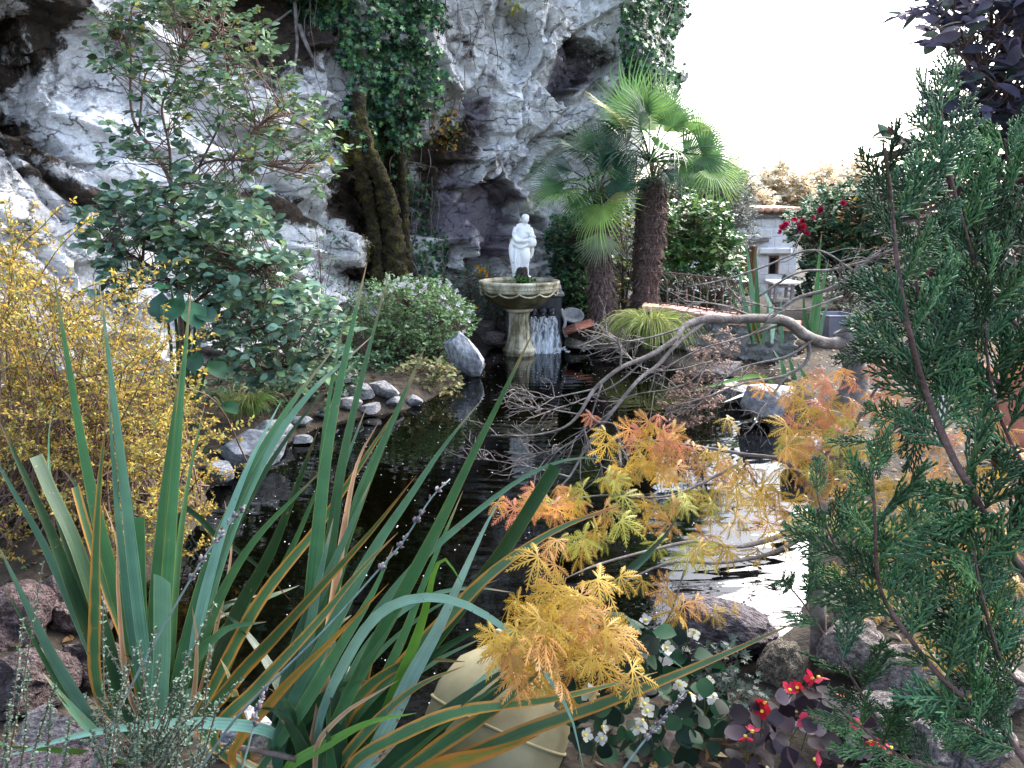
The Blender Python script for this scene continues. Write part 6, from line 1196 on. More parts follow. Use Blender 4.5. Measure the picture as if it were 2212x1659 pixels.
# ------------------------------------------------------------ New Zealand flax: every leaf traced
FLX = {'g': 'flax_green', 'k': 'flax_dark', 'b': 'flax_blue', 'm': 'flax_mint', 'z': 'flax_bronze', 'o': 'flax_orange', 'y': 'flax_lime', 'd': 'flax_dry'}
def flax(label, base, leaves, fill, spread, fillcols):
    c = gp(base[0], base[1], .1); th = thing('flax_clump', (c[0], c[1], gz(c[0], c[1])), label, 'plant', 'flax clumps at the near bank'); c0 = np.array(th.location)
    for kd, w, Yt, pts, *rest in leaves:
        b0 = c0 + rnd(1)[0] * [spread, spread * .6, 0]; yb_ = b0[1]; n = len(pts); ys_ = np.linspace(yb_, Yt, n + 1)[1:]; P3 = [at(x, y, Y) for (x, y), Y in zip(pts, ys_)]
        if P3[0][2] > b0[2] + .03: P3 = [np.array([b0[0] * .6 + P3[0][0] * .4, b0[1], b0[2] - .04])] + P3
        if w > 26 and not rest and kd in 'gbk' and len(pts) >= 4 and rng.random() < .75:
            jx, jy = rng.uniform(-45, 45), rng.uniform(20, 130); P4 = [P3[0]] + [at(x + jx * (i + 1) / n + 8, y + jy * (i + 1) / n, Y + .06) for i, ((x, y), Y) in enumerate(zip(pts, ys_))]
            V, Fq, uv = blade(P4, pm(w, (yb_ + Yt) / 2) * rng.uniform(.5, .8), 24, .2); o = mk('leaf', V, Fq, M[FLX[rng.choice(list('gkgb'))]], th, uv=uv, smooth=True); q = rng.uniform(.7, 1.1); o.color = (q, q, q, 1)
        V, Fq, uv = blade(P3, pm(w, (yb_ + Yt) / 2) * .82, 26, .2, None, bool(rest)); o = mk('leaf', V, Fq, M[FLX[kd]], th, uv=uv, smooth=True); q = rng.uniform(.85, 1.2); o.color = (q, q * rng.uniform(.95, 1.05), q, 1)
    for k in range(fill):
        a = rng.uniform(-1.3, 1.3); L = rng.uniform(.3, .65); d = np.array([math.sin(a) * rng.uniform(.4, 1), rng.uniform(-.15, .7), 0]); b0 = c0 + rnd(1)[0] * [spread, spread * .6, 0]
        P3 = [b0 - [0, 0, .04], b0 + d * L * .25 + [0, 0, L * .45], b0 + d * L * .6 + [0, 0, L * .72], b0 + d * L * .95 + [0, 0, L * rng.uniform(.7, .85)]]
        V, Fq, uv = blade(P3, rng.uniform(.03, .048), 22, .2); o = mk('leaf', V, Fq, M[FLX[fillcols[k % len(fillcols)]]], th, uv=uv, smooth=True); q = rng.uniform(.7, 1.1); o.color = (q, q, q, 1)
    return th
flax('flax clump with upright green sword leaves beside the yellow barberry', (345, 1590), [
    ('g', 34, 2.3, [(300, 1450), (230, 1200), (185, 1000), (150, 800), (112, 570)]), ('b', 32, 2.25, [(310, 1400), (280, 1150), (250, 900), (215, 610)]), ('b', 22, 2.2, [(290, 1400), (262, 1180), (245, 1000), (232, 820)]),
    ('g', 32, 2.35, [(345, 1500), (362, 1250), (378, 1030), (396, 800), (414, 618)]), ('g', 22, 2.4, [(360, 1500), (380, 1250), (405, 1050), (445, 862)]), ('g', 28, 2.35, [(330, 1400), (345, 1150), (368, 950), (392, 780)]),
    ('g', 38, 2.3, [(370, 1520), (440, 1260), (520, 1060), (610, 900), (722, 752)]), ('b', 36, 2.25, [(400, 1500), (470, 1220), (560, 1010), (660, 860), (804, 726)]), ('m', 30, 2.3, [(420, 1400), (465, 1200), (530, 1020), (607, 866)]),
    ('k', 36, 2.2, [(260, 1540), (180, 1330), (110, 1150), (50, 1020), (-10, 890)]), ('k', 36, 2.35, [(280, 1560), (230, 1380), (165, 1180), (112, 1065), (78, 985)], 1), ('b', 14, 2.4, [(200, 1300), (120, 1080), (105, 960), (116, 868)]),
    ('z', 32, 2.2, [(215, 1500), (205, 1300), (212, 1080), (230, 898)]), ('z', 22, 2.4, [(290, 1450), (235, 1290), (190, 1150), (163, 1052)], 1), ('d', 14, 2.3, [(280, 1500), (256, 1290), (252, 1170), (222, 1085)]),
    ('g', 30, 2.3, [(320, 1520), (305, 1320), (300, 1118)], 1), ('b', 46, 1.95, [(345, 1560), (350, 1400), (350, 1250)], 1), ('b', 30, 1.9, [(260, 1640), (200, 1560), (120, 1430), (60, 1310), (-10, 1165)]), ('b', 28, 1.9, [(260, 1640), (220, 1600), (150, 1525), (92, 1452)]),
    ('k', 24, 2.6, [(370, 1400), (390, 1110), (470, 1160), (560, 1225), (630, 1300)]), ('k', 30, 2.5, [(310, 1500), (250, 1250), (170, 1060), (130, 1010)]), ('k', 30, 2.4, [(300, 1560), (200, 1350), (150, 1200), (100, 1050)]), ('g', 30, 2.2, [(400, 1540), (450, 1350), (540, 1180), (700, 1010)]),
    ('k', 38, 2.35, [(430, 1560), (500, 1350), (590, 1180), (690, 920)]), ('z', 34, 2.3, [(430, 1540), (560, 1300), (700, 1120), (870, 865)]), ('d', 12, 2.5, [(430, 1500), (480, 1300), (500, 1180), (485, 1080)]), ('d', 16, 2.1, [(410, 1540), (425, 1400), (415, 1310)]),
    ('m', 32, 1.85, [(620, 1660), (610, 1605), (555, 1572), (400, 1562), (200, 1582), (-10, 1640)]), ('y', 22, 1.85, [(330, 1655), (230, 1635), (120, 1620), (-10, 1612)])], 12, .06, 'kgk')
flax('flax clump with arching pale and orange edged leaves beside the cream jar', (690, 1690), [
    ('g', 40, 2.25, [(640, 1600), (662, 1400), (684, 1180), (706, 980), (742, 790), (793, 566)]), ('g', 24, 2.3, [(650, 1500), (680, 1200), (705, 900), (748, 668)]), ('g', 30, 2.3, [(690, 1550), (725, 1250), (790, 1050), (860, 880), (922, 742)]), ('g', 22, 2.4, [(700, 1500), (750, 1150), (800, 1000), (870, 866)]),
    ('g', 38, 2.2, [(690, 1640), (765, 1480), (860, 1300), (940, 1150), (1010, 1005), (1082, 860), (1162, 696)]), ('b', 38, 2.15, [(600, 1600), (700, 1390), (800, 1200), (890, 1065), (960, 962), (1042, 862)]), ('d', 32, 2.3, [(695, 1520), (715, 1350), (742, 1150), (772, 1000), (818, 912)]), ('b', 28, 2.35, [(640, 1560), (690, 1280), (735, 1040), (792, 878)]),
    ('z', 36, 2.05, [(440, 1590), (500, 1480), (590, 1380), (700, 1260), (800, 1150), (900, 1026)]), ('z', 34, 2.05, [(460, 1600), (560, 1480), (680, 1350), (780, 1230), (860, 1150)]), ('b', 24, 2.3, [(700, 1560), (770, 1390), (885, 1235), (1000, 1130), (1130, 1032), (1240, 990), (1346, 998)]),
    ('m', 30, 1.85, [(690, 1560), (740, 1440), (800, 1345), (860, 1302), (935, 1290), (1010, 1308), (1100, 1365), (1175, 1450), (1232, 1545), (1260, 1660)]), ('m', 42, 2.1, [(820, 1600), (890, 1460), (945, 1360), (992, 1258), (1042, 1150), (1082, 1072)]), ('y', 36, 2.0, [(800, 1640), (835, 1540), (882, 1425), (915, 1330), (938, 1235), (962, 1208), (998, 1260)]),
    ('k', 40, 2.25, [(800, 1580), (900, 1435), (1000, 1305), (1080, 1200), (1150, 1090), (1200, 1008)], 1), ('k', 34, 2.3, [(880, 1650), (1060, 1500), (1200, 1375), (1330, 1255), (1430, 1165), (1472, 1100)]), ('z', 42, 2.1, [(690, 1640), (770, 1550), (870, 1435), (965, 1335), (1065, 1235), (1200, 1145), (1340, 1092)]),
    ('z', 42, 1.95, [(930, 1665), (1130, 1580), (1300, 1520), (1450, 1462), (1600, 1398), (1722, 1343)]), ('z', 38, 1.9, [(760, 1650), (880, 1580), (1000, 1535), (1200, 1508), (1420, 1452)]), ('m', 20, 2.2, [(900, 1600), (1150, 1380), (1330, 1325), (1400, 1385), (1500, 1462)]), ('o', 48, 1.85, [(840, 1700), (960, 1652), (1060, 1625), (1165, 1588)]),
    ('z', 30, 2.0, [(740, 1640), (830, 1540), (910, 1478), (1005, 1438)]), ('k', 44, 1.95, [(800, 1680), (900, 1590), (1000, 1510), (1110, 1432)]), ('z', 44, 1.9, [(850, 1680), (950, 1610), (1070, 1530), (1190, 1430)]), ('k', 36, 2.1, [(720, 1640), (860, 1480), (960, 1400), (1090, 1330)]), ('b', 22, 2.3, [(700, 1600), (790, 1400), (900, 1300), (1010, 1270), (1110, 1280)]), ('b', 16, 2.3, [(690, 1600), (760, 1480), (850, 1380), (960, 1300), (1080, 1250)]),
    ('o', 28, 2.0, [(500, 1640), (600, 1500), (720, 1380), (840, 1260)]), ('g', 36, 2.0, [(560, 1665), (640, 1550), (720, 1420), (800, 1290), (850, 1180)]), ('d', 16, 1.95, [(680, 1665), (690, 1600), (745, 1540), (800, 1505), (860, 1470)]), ('b', 34, 2.15, [(600, 1660), (650, 1450), (690, 1250), (720, 1120)]), ('b', 40, 2.2, [(580, 1640), (640, 1400), (720, 1220), (800, 1040)]), ('y', 30, 1.9, [(620, 1665), (720, 1600), (800, 1560), (900, 1540)]), ('g', 26, 2.25, [(760, 1600), (860, 1400), (920, 1250), (1000, 1060)])], 14, .07, 'kgzk')

# ------------------------------------------------------------ cream jar, driftwood, lavender, thyme
M['ceramic'] = surf('cream_ceramic', [(0.3, (0.16, 0.13, 0.06)), (0.42, (0.21, 0.18, 0.1)), (0.6, (0.27, 0.24, 0.14)), (0.75, (0.34, 0.31, 0.2))], 4, 0.6, 0.15, 12, spec=.4)
jr = thing('garden_jar', at(1000, 1570, 2.25), 'big cream ceramic jar lying behind the flax leaves', 'jar'); g = Geo()
lathe(g, [(.001, 0), (.12, 0), (.2, .06), (.235, .17), (.235, .28), (.2, .38), (.13, .45), (.1, .47)], (0, 0, 0), 40); o = link('body', g.mesh('body', M['ceramic'], True), jr); o.rotation_euler = (-.5, .45, 0); o.location = (0.02, 0.0, -.25)
g = Geo(); lathe(g, [(.1, .465), (.125, .48), (.13, .5), (.115, .51), (.09, .5), (.085, .45)], (0, 0, 0), 40); o = link('neck', g.mesh('neck', M['ceramic'], True), jr); o.rotation_euler = (-.5, .45, 0); o.location = (0.02, 0.0, -.25)
g = Geo(); a = np.linspace(0, 6.283, 49); add_tube(g, np.stack([.237 * np.cos(a), .237 * np.sin(a), .23 + 0 * a], 1), .006, 6); o = link('raised_band', g.mesh('raised_band', M['ceramic'], True), jr); o.rotation_euler = (-.5, .45, 0); o.location = (0.02, 0.0, -.25)
for pts, w, lab in (([(745, 1440, 2.3), (765, 1500, 2.25), (785, 1590, 2.2)], 22, 'short grey driftwood stump standing behind the flax'), ([(640, 1640, 2.05), (560, 1622, 2.1), (470, 1610, 2.15)], 14, 'thin brown stick lying on the pale slab'), ([(1480, 1560, 2.3), (1440, 1600, 2.25), (1430, 1665, 2.2)], 22, 'reddish wooden stake among the begonia leaves')):
    P = np.array([at(x, y, Y) for x, y, Y in pts]); g = Geo(); add_tube(g, spline(P, 14), pm(w, pts[0][2]) / 2, 8, jit=.2); tag(g.build('driftwood', M['grey_bark'] if 'grey' in lab else M['bark'], None, True), lab, 'wood')
M['lav'] = leafmat('lavender', .7, .1, .2, 40, .3)
def lavender(pts, nh, label, Y):
    th = thing('lavender_stem', at(*pts[0], Y), label, 'lavender', 'dried lavender stems'); P = np.array([at(x, y, Y + .05 * i) for i, (x, y) in enumerate(pts)]); S_ = spline(P, 40); g = Geo(); add_tube(g, S_, np.linspace(.0035, .002, 40), 6, (.2, .28, .26)); g.build('stem', M['lav'], th, True)
    sv, sf = ico(1); g = Geo(); i = np.linspace(40 - nh, 39, 26); ii = i.astype(int); grp = (np.sin(i * 1.9) > -.35); ii = ii[grp]; n = len(ii) * 4; ii = np.repeat(ii, 4); T = norm(np.gradient(S_, axis=0))[ii]; d = norm(rnd(n)); stamp(g, sv * [1, .5, .5], sf, S_[ii] + d * .007, T + d * .7, d, rng.uniform(.004, .009, n), pal([(.24, .2, .22), (.34, .3, .3), (.14, .11, .13)], n)); tag(g.build('seed_head', M['lav'], th, True), kind='stuff')
lavender([(196, 1665), (262, 1523), (350, 1359), (432, 1218), (480, 1150), (530, 1090)], 13, 'dried lavender stem with thick grey seed head before the flax', 1.7)
lavender([(430, 1665), (520, 1540), (690, 1372), (810, 1240), (872, 1168), (930, 1078), (972, 1035)], 13, 'long dried lavender stem crossing before the pond', 1.75)
lavender([(1340, 1670), (1400, 1590), (1450, 1530), (1482, 1492)], 26, 'short dried lavender stem over the begonia leaves', 1.8); lavender([(520, 1670), (545, 1580), (560, 1520), (575, 1480)], 20, 'small dried lavender stem beside the pale slab', 1.75)
TH = [(.13, .21, .15), (.22, .31, .24), (.08, .14, .09)]
def thyme(label, stems, Y):
    th = thing('thyme_plant', at(stems[0][0][0], 1680, Y), label, 'herb', 'thyme plants in the corner'); g = Geo(); AP, AA, AN = [], [], []
    for pts in stems:
        Yk = Y + rng.uniform(-.08, .08); S_ = spline(np.array([at(x, y, Yk) for x, y in pts]), 26); add_tube(g, S_, np.linspace(.002, .0012, 26), 4, (1, 1, 1)); k = np.arange(3, 26); T = norm(np.gradient(S_, axis=0))[k]
        for q in range(6):
            d = norm(rnd(len(k))); AP.append(S_[k]); AA.append(d + T * .5); AN.append(T + rnd(len(k)) * .3)
    tag(g.build('stems', M['twig'], th, True), kind='stuff'); P = np.vstack(AP); foliage(th, *LEAF6, P, np.vstack(AA), np.vstack(AN), .0085 * rng.uniform(.7, 1.3, len(P)), pal(TH, len(P), .25), M['leaf'], rest='leaves')
def tstem(x0, y0, x1, y1): return [(x0, y0), (x0 * .6 + x1 * .4 + rng.uniform(-8, 8), y0 * .6 + y1 * .4), (x1, y1)]
thyme('tall grey green thyme stems in the corner before the rock', [tstem(10, 1680, 92, 1220), tstem(0, 1680, 50, 1340), tstem(40, 1680, 60, 1450), tstem(60, 1690, 120, 1480), tstem(20, 1690, 20, 1520), tstem(100, 1690, 110, 1520), tstem(130, 1690, 150, 1560)], 1.55)
thyme('bushy grey green thyme growing before the upright flax leaves', [tstem(320 + rng.uniform(-100, 120), 1690, x, y) for x, y in [(222, 1315), (232, 1400), (290, 1400), (462, 1305), (455, 1400), (345, 1420), (400, 1410), (270, 1440), (380, 1470), (310, 1460), (340, 1480), (430, 1500), (250, 1500), (200, 1540), (360, 1540), (420, 1560), (470, 1520), (300, 1560), (240, 1580), (500, 1600), (180, 1600), (330, 1600), (390, 1610), (450, 1620), (280, 1620), (520, 1470), (300, 1390), (335, 1360), (410, 1450), (230, 1460)]] + [tstem(330 + rng.uniform(-130, 130), 1690, 330 + rng.uniform(-150, 150), rng.uniform(1490, 1630)) for _ in range(22)], 1.6)

# ------------------------------------------------------------ begonias
BW = ovate(.95, 6, .08, .15, .95); mebl = make_mesh('leaf', *BW, M['leaf'], smooth=True); BEG = flower_mesh('flower', 4, .85, .25, 1)
def begonia(label, lv, fl, lc, fc, ls, fs):
    c = at(lv[0][0], lv[0][1], lv[0][2]); th = thing('begonia', (c[0], c[1], gz(c[0], c[1])), label, 'flower'); c0 = np.array(th.location)
    for px, py, Y in lv:
        p = at(px, py, Y); X, Y_, Z_ = frames((rnd(1) * [1, .7, .4] + [0, -.3, 0]), np.array([[0, -.7, .8]]) + rnd(1) * .35); o = bpy.data.objects.new('leaf', mebl); COL.objects.link(o); o.parent = th; s = ls * rng.uniform(.7, 1.2); o.matrix_basis = mat4(X[0], Y_[0], Z_[0], s, p - X[0] * s * .5 - c0); o.color = (*pal(lc, 1, .3)[0], 1)
    for px, py, Y in fl:
        flowers(th, [(px, py, Y)], BEG, fs, fc); p = at(px, py, Y); k = link('flower_eye', EYE, th); k.location = Vector(p - c0 + norm(CAM - p) * .006); k.scale = (.006,) * 3
        g = Geo(); b0 = np.array([p[0] + rng.uniform(-.03, .03), p[1] + .05, p[2] - .12]); add_tube(g, np.array([b0, (b0 + p) / 2 + [0, 0, .01], p]), .002, 4, (.12, .14, .05)); g.build('flower_stalk', M['leaf'], th)
M['eye'] = surf('pollen', [(0.3, (.7, .5, .05)), (.7, (.85, .65, .1))], 20, .7, 0); EYE = make_mesh('flower_eye', *ico(1), M['eye'], smooth=True)
jl = lambda pts, n, y0, y1, sd: [(x, y, rng.uniform(y0, y1)) for x, y in np.vstack([sample_poly(pts, n)])]
begonia('white begonia with dark green round leaves under the orange maple', jl([(1200, 1480), (1300, 1400), (1440, 1350), (1560, 1440), (1560, 1600), (1500, 1670), (1280, 1670), (1220, 1570)], 170, 2.1, 2.5, 0) + jl([(1280, 1340), (1440, 1330), (1500, 1400), (1300, 1420)], 18, 2.3, 2.5, 0),
        [(1270, 1497, 2.15), (1282, 1490, 2.15), (1392, 1520, 2.15), (1398, 1535, 2.15), (1388, 1556, 2.12), (1378, 1570, 2.12), (1302, 1570, 2.1), (1265, 1588, 2.1), (1300, 1595, 2.1), (1468, 1478, 2.2), (1490, 1498, 2.2), (1520, 1495, 2.2), (1540, 1505, 2.2), (1530, 1470, 2.25), (1395, 1340, 2.35), (1280, 1365, 2.3), (1272, 1385, 2.3), (1392, 1372, 2.35), (1430, 1372, 2.35), (1340, 1430, 2.25), (1500, 1365, 2.4), (1440, 1400, 2.3)], [(.014, .05, .024), (.03, .1, .045), (.01, .03, .018)], [(.85, .87, .85), (.85, .85, .75)], .06, .028)
begonia('red begonia with purple leaves before the tufa rock', jl([(1570, 1560), (1660, 1500), (1800, 1490), (1880, 1560), (1880, 1670), (1560, 1670)], 110, 2.05, 2.45, 0),
        [(1652, 1518, 2.1), (1646, 1536, 2.1), (1706, 1490, 2.15), (1722, 1485, 2.15), (1755, 1465, 2.2), (1768, 1462, 2.2), (1740, 1555, 2.1), (1748, 1568, 2.1), (1625, 1580, 2.05), (1610, 1590, 2.05), (1880, 1600, 2.05), (1900, 1608, 2.05), (1925, 1615, 2.05), (1820, 1505, 2.2), (1850, 1560, 2.1), (1760, 1640, 2.0)], [(.035, .02, .032), (.07, .045, .065), (.02, .012, .02), (.13, .1, .13)], [(.7, .03, .08), (.75, .08, .16), (.6, .02, .04)], .06, .031)
bush('silver_geranium', 'small grey green lobed leaves growing on the dark tufa rock', 'plant', (1560, 1480, 2.55), [[(1530, 1440, 2.5)], [(1590, 1480, 2.5)]], [([(1490, 1400), (1580, 1380), (1640, 1500), (1600, 1580), (1530, 1540), (1500, 1460)], 2.35, 2.55, 55, .03, 4, .032, [(.1, .15, .12), (.16, .22, .19), (.05, .08, .06)], .1)], IVY, lw=3, tr=.001)

# ------------------------------------------------------------ lace-leaf maple
def lace(seed):
    r = np.random.default_rng(seed); g = Geo()
    for k, a in enumerate(np.linspace(-1.9, 1.9, 7)):
        L = (1 - .32 * abs(a) / 1.9) * r.uniform(.85, 1.1); n = 9; t = np.linspace(0, 1, n); cx, cy = np.cos(a), np.sin(a); bend = r.uniform(-.25, .25); dr = r.uniform(.25, .6)
        ang = a + bend * t; P = np.stack([L * t * np.cos(ang), L * t * np.sin(ang), -dr * L * t ** 2], 1); T = norm(np.gradient(P, axis=0)); S_ = np.stack([-T[:, 1], T[:, 0], 0 * t], 1); w = .018 + .013 * np.sin(np.pi * t); w[-1] = .002
        V = np.stack([P - S_ * w[:, None], P + S_ * w[:, None]], 1).reshape(-1, 3); g.add(V, [[2 * i, 2 * i + 2, 2 * i + 3, 2 * i + 1] for i in range(n - 1)])
        for i in range(2, n - 1):
            for sg in (-1, 1):
                l = L * .26 * math.sin(math.pi * t[i] ** .8) * r.uniform(.7, 1.2) + .03; b0 = P[i]; d = norm(T[i] * 1.0 + S_[i] * sg * .75 + np.array([0, 0, -.15])); e = b0 + d * l; mid = b0 + d * l * .55; pr_ = np.cross(d, [0, 0, 1.0]); wv_ = .017
                g.add([b0 - T[i] * .017, b0 + T[i] * .017, mid + pr_ * wv_, e, mid - pr_ * wv_], [[0, 1, 2], [0, 2, 4], [4, 2, 3]]); h2 = mid + norm(T[i] * .6 + S_[i] * sg * 1.2) * l * .35
                g.add([mid - d * .02, mid + d * .02, h2], [[0, 1, 2]])
    return g
M['maple_leaf'] = leafmat('maple_leaf', .5, .38, .25, 30, .3); LACE = [lace(s) for s in range(6)]; LACEM = [l.mesh('leaf', M['maple_leaf']) for l in LACE]
mb = at(1765, 1475, 2.85); mp_ = thing('laceleaf_maple', (mb[0], mb[1], gz(mb[0], mb[1])), 'low lace leaf maple with drooping yellow and orange leaves over the pond', 'tree')
g = Geo(); P = np.array([[mb[0], mb[1], gz(mb[0], mb[1]) - .05], at(1768, 1350, 2.85), at(1762, 1200, 2.85), at(1775, 1080, 2.9)]); add_tube(g, spline(P, 16), np.linspace(.034, .024, 16), 12, jit=.06); g.build('trunk', M['grey_bark'], mp_, True)
for p in ([(1775, 1090, 2.9, 24), (1700, 1150, 2.75, 14), (1600, 1180, 2.6, 11), (1500, 1170, 2.5, 9), (1400, 1190, 2.4, 7), (1290, 1220, 2.3, 5), (1220, 1250, 2.2, 3)], [(1770, 1130, 2.9, 20), (1680, 1190, 2.7, 11), (1560, 1215, 2.55, 9), (1450, 1215, 2.45, 7), (1340, 1260, 2.35, 4)], [(1775, 1085, 2.9, 18), (1700, 1000, 2.9, 11), (1600, 980, 2.85, 8), (1480, 960, 2.8, 6), (1400, 950, 2.75, 4)], [(1600, 1000, 2.85, 8), (1450, 1070, 2.7, 6), (1300, 1070, 2.6, 4), (1150, 1090, 2.5, 3)], [(1775, 1085, 2.9, 18), (1830, 950, 2.95, 12), (1880, 860, 3.0, 7), (1900, 830, 3.0, 4)], [(1775, 1090, 2.9, 18), (1880, 1060, 2.9, 13), (2000, 1050, 2.85, 10), (2150, 1080, 2.8, 7)], [(1768, 1150, 2.85, 16), (1860, 1220, 2.8, 11), (1980, 1260, 2.75, 8), (2120, 1300, 2.7, 5)], [(1480, 1230, 2.45, 5), (1440, 1340, 2.4, 4), (1370, 1400, 2.35, 3)]):
    limb(mp_, p, 'branch', M['grey_bark'], 8, 24, .05)
CY, CO, CR, CL = (.72, .46, .08), (.78, .4, .12), (.78, .3, .16), (.55, .52, .1)
MC = [((1210, 1310), 120, 75, 2.05, 26, [CO, CY, CY]), ((1130, 1380), 75, 60, 2.0, 14, [CY, CO]), ((1290, 1370), 80, 70, 2.05, 14, [CY, CY, CO]), ((1180, 1450), 60, 35, 2.1, 7, [CY]), ((1300, 1160), 90, 40, 2.4, 11, [CY, CL, CO]), ((1170, 1085), 90, 35, 2.45, 11, [CO, CR, CY]), ((1280, 1055), 80, 35, 2.5, 11, [CO, CY, CL]), ((1420, 940), 90, 40, 2.75, 15, [CO, CR, CY]), ((1400, 1000), 80, 45, 2.7, 12, [CO, CY]),
      ((1500, 1000), 90, 50, 2.75, 14, [CY, CO]), ((1450, 1090), 110, 45, 2.6, 16, [CL, CY, CO]), ((1560, 1100), 110, 60, 2.65, 16, [CY, CL, CL]), ((1640, 1010), 90, 70, 2.8, 15, [CY, CO]), ((1740, 960), 80, 60, 2.9, 14, [CL, CY, CO]), ((1800, 880), 110, 50, 2.95, 17, [CY, CO, CR]), ((1870, 790), 70, 30, 3.0, 6, [CR, CR, CO]), ((1700, 1080), 100, 70, 2.75, 15, [CY, CO]), ((1850, 1000), 120, 90, 2.9, 26, [CY, CO, CL]),
      ((1960, 940), 100, 80, 2.9, 14, [CO, CR, CY]), ((2100, 800), 110, 60, 3.0, 16, [CR, CO]), ((2060, 1080), 130, 120, 2.75, 30, [CY, CY, CO]), ((1950, 1200), 130, 110, 2.65, 30, [CY, CY, CL]), ((2130, 1250), 100, 140, 2.6, 26, [CY, CY, CO]), ((1640, 1180), 90, 45, 2.6, 9, [CO, CY]), ((1480, 1200), 90, 40, 2.45, 8, [CL, CY]), ((1470, 1300), 70, 40, 2.4, 6, [CY, CO]), ((1700, 850), 90, 30, 3.0, 6, [CO, CY]), ((2100, 1400), 110, 70, 2.5, 10, [CY]), ((2180, 960), 60, 90, 2.8, 10, [CO, CY])]
for (cx, cy), rx, ry, Y, n, cols in MC:
    n = int(n * (.7 if 1440 < cx < 1730 and cy < 1250 else 1.4 if cx < 1320 and cy > 1250 else 1.45)); sc = 1.2 if cx < 1320 and cy > 1250 else 1.0
    for k in range(n):
        px, py = cx + rng.normal(0, rx * .62), cy + rng.normal(0, ry * .62); p = at(px, py, Y + rng.uniform(-.14, .14)); away = math.copysign(.7, px - cx) if rng.random() < .7 else rng.uniform(-1, 1)
        ax = np.array([away, rng.uniform(-.7, .2), rng.uniform(-.9, -.05)]); X, Y_, Z_ = frames(ax[None], (np.array([0, -.75, .9]) + rnd(1)[0] * .4)[None]); o = bpy.data.objects.new('leaf', LACEM[int(rng.integers(6))]); COL.objects.link(o); o.parent = mp_; s = sc * rng.uniform(.055, .095); o.matrix_basis = mat4(X[0], Y_[0], Z_[0], s, p - np.array(mp_.location)); o.color = (*pal(cols, 1, .22)[0], 1)

# ------------------------------------------------------------ the conifer on the right
M['needle'] = leafmat('needle', .5, .12, .35, 25, .35)
def spray(seed, n=19):
    r = np.random.default_rng(seed); g = Geo()
    def rope(P, rad, seg, col):
        P = spline(P, seg); R_ = rad * (1 - .35 * np.linspace(0, 1, seg)) * (1 + .22 * np.where(np.arange(seg) % 2, 1, -1)); V, Fq, C = tube(P, R_, 5, True); n0 = g.n; g.add(V, Fq, col); g.F3.append(C + n0)
    def c_(): return np.array([(.06, .19, .09), (.1, .27, .15), (.035, .12, .065), (.17, .34, .15)])[r.integers(4)] * r.uniform(.8, 1.2)
    ax = spline(np.array([[0, 0, 0], [.5, r.uniform(-.03, .03), r.uniform(-.02, .06)], [1, r.uniform(-.08, .08), r.uniform(-.05, .1)]]), 40); rope(ax[[0, 20, 39]], .016, 22, c_() * .9)
    for k in range(n):
        t = .06 + .88 * k / n; i = int(t * 39); p = ax[i]; sg = 1 if k % 2 else -1; L = (.36 * (1 - t) ** .7 + .07) * r.uniform(.75, 1.15); zz = r.uniform(-.35, .35); a = r.uniform(.5, .75)
        d = np.array([math.cos(a), sg * math.sin(a), zz]); e = p + d * L + np.array([.12 * L, -.05 * sg * L, .08 * L]); m_ = p + d * L * .55; rope(np.array([p, m_, e]), .0145, 9, c_())
        ns = int(1 + L * 12)
        for s in range(ns):
            u = .2 + .75 * s / ns; b0 = p + (e - p) * u; s2 = 1 if s % 2 else -1; l2 = L * .36 * (1 - u * .5) * r.uniform(.7, 1.2) + .02; dd = norm(norm(e - p) + np.array([-d[1], d[0], 0]) * s2 * .7 + np.array([.15, 0, r.uniform(-.3, .3)])); rope(np.array([b0, b0 + dd * l2 * .6, b0 + dd * l2 + norm(e - p) * l2 * .15]), .0125, 5, c_())
    return g.mesh('spray', M['needle'], True)
SPR = [spray(s) for s in range(6)]
cb = at(2290, 1500, 2.0); cf = thing('conifer', (cb[0], cb[1], gz(cb[0], cb[1])), 'tall feathery blue green conifer with rope like sprays on the right', 'tree'); c0 = np.array(cf.location)
M['red_bark'] = surf('red_bark', [(0.3, (0.05, 0.03, 0.03)), (0.7, (0.17, 0.1, 0.09))], 20, .8, .5, 60)
g = Geo(); add_tube(g, spline(np.array([c0 - [0, 0, .05], at(2290, 1200, 2.0), at(2285, 800, 2.0), at(2285, 400, 2.0), at(2290, 100, 2.0), at(2290, -120, 2.0)]), 40), np.linspace(.042, .004, 40), 12, jit=.08); g.build('trunk', M['red_bark'], cf, True)
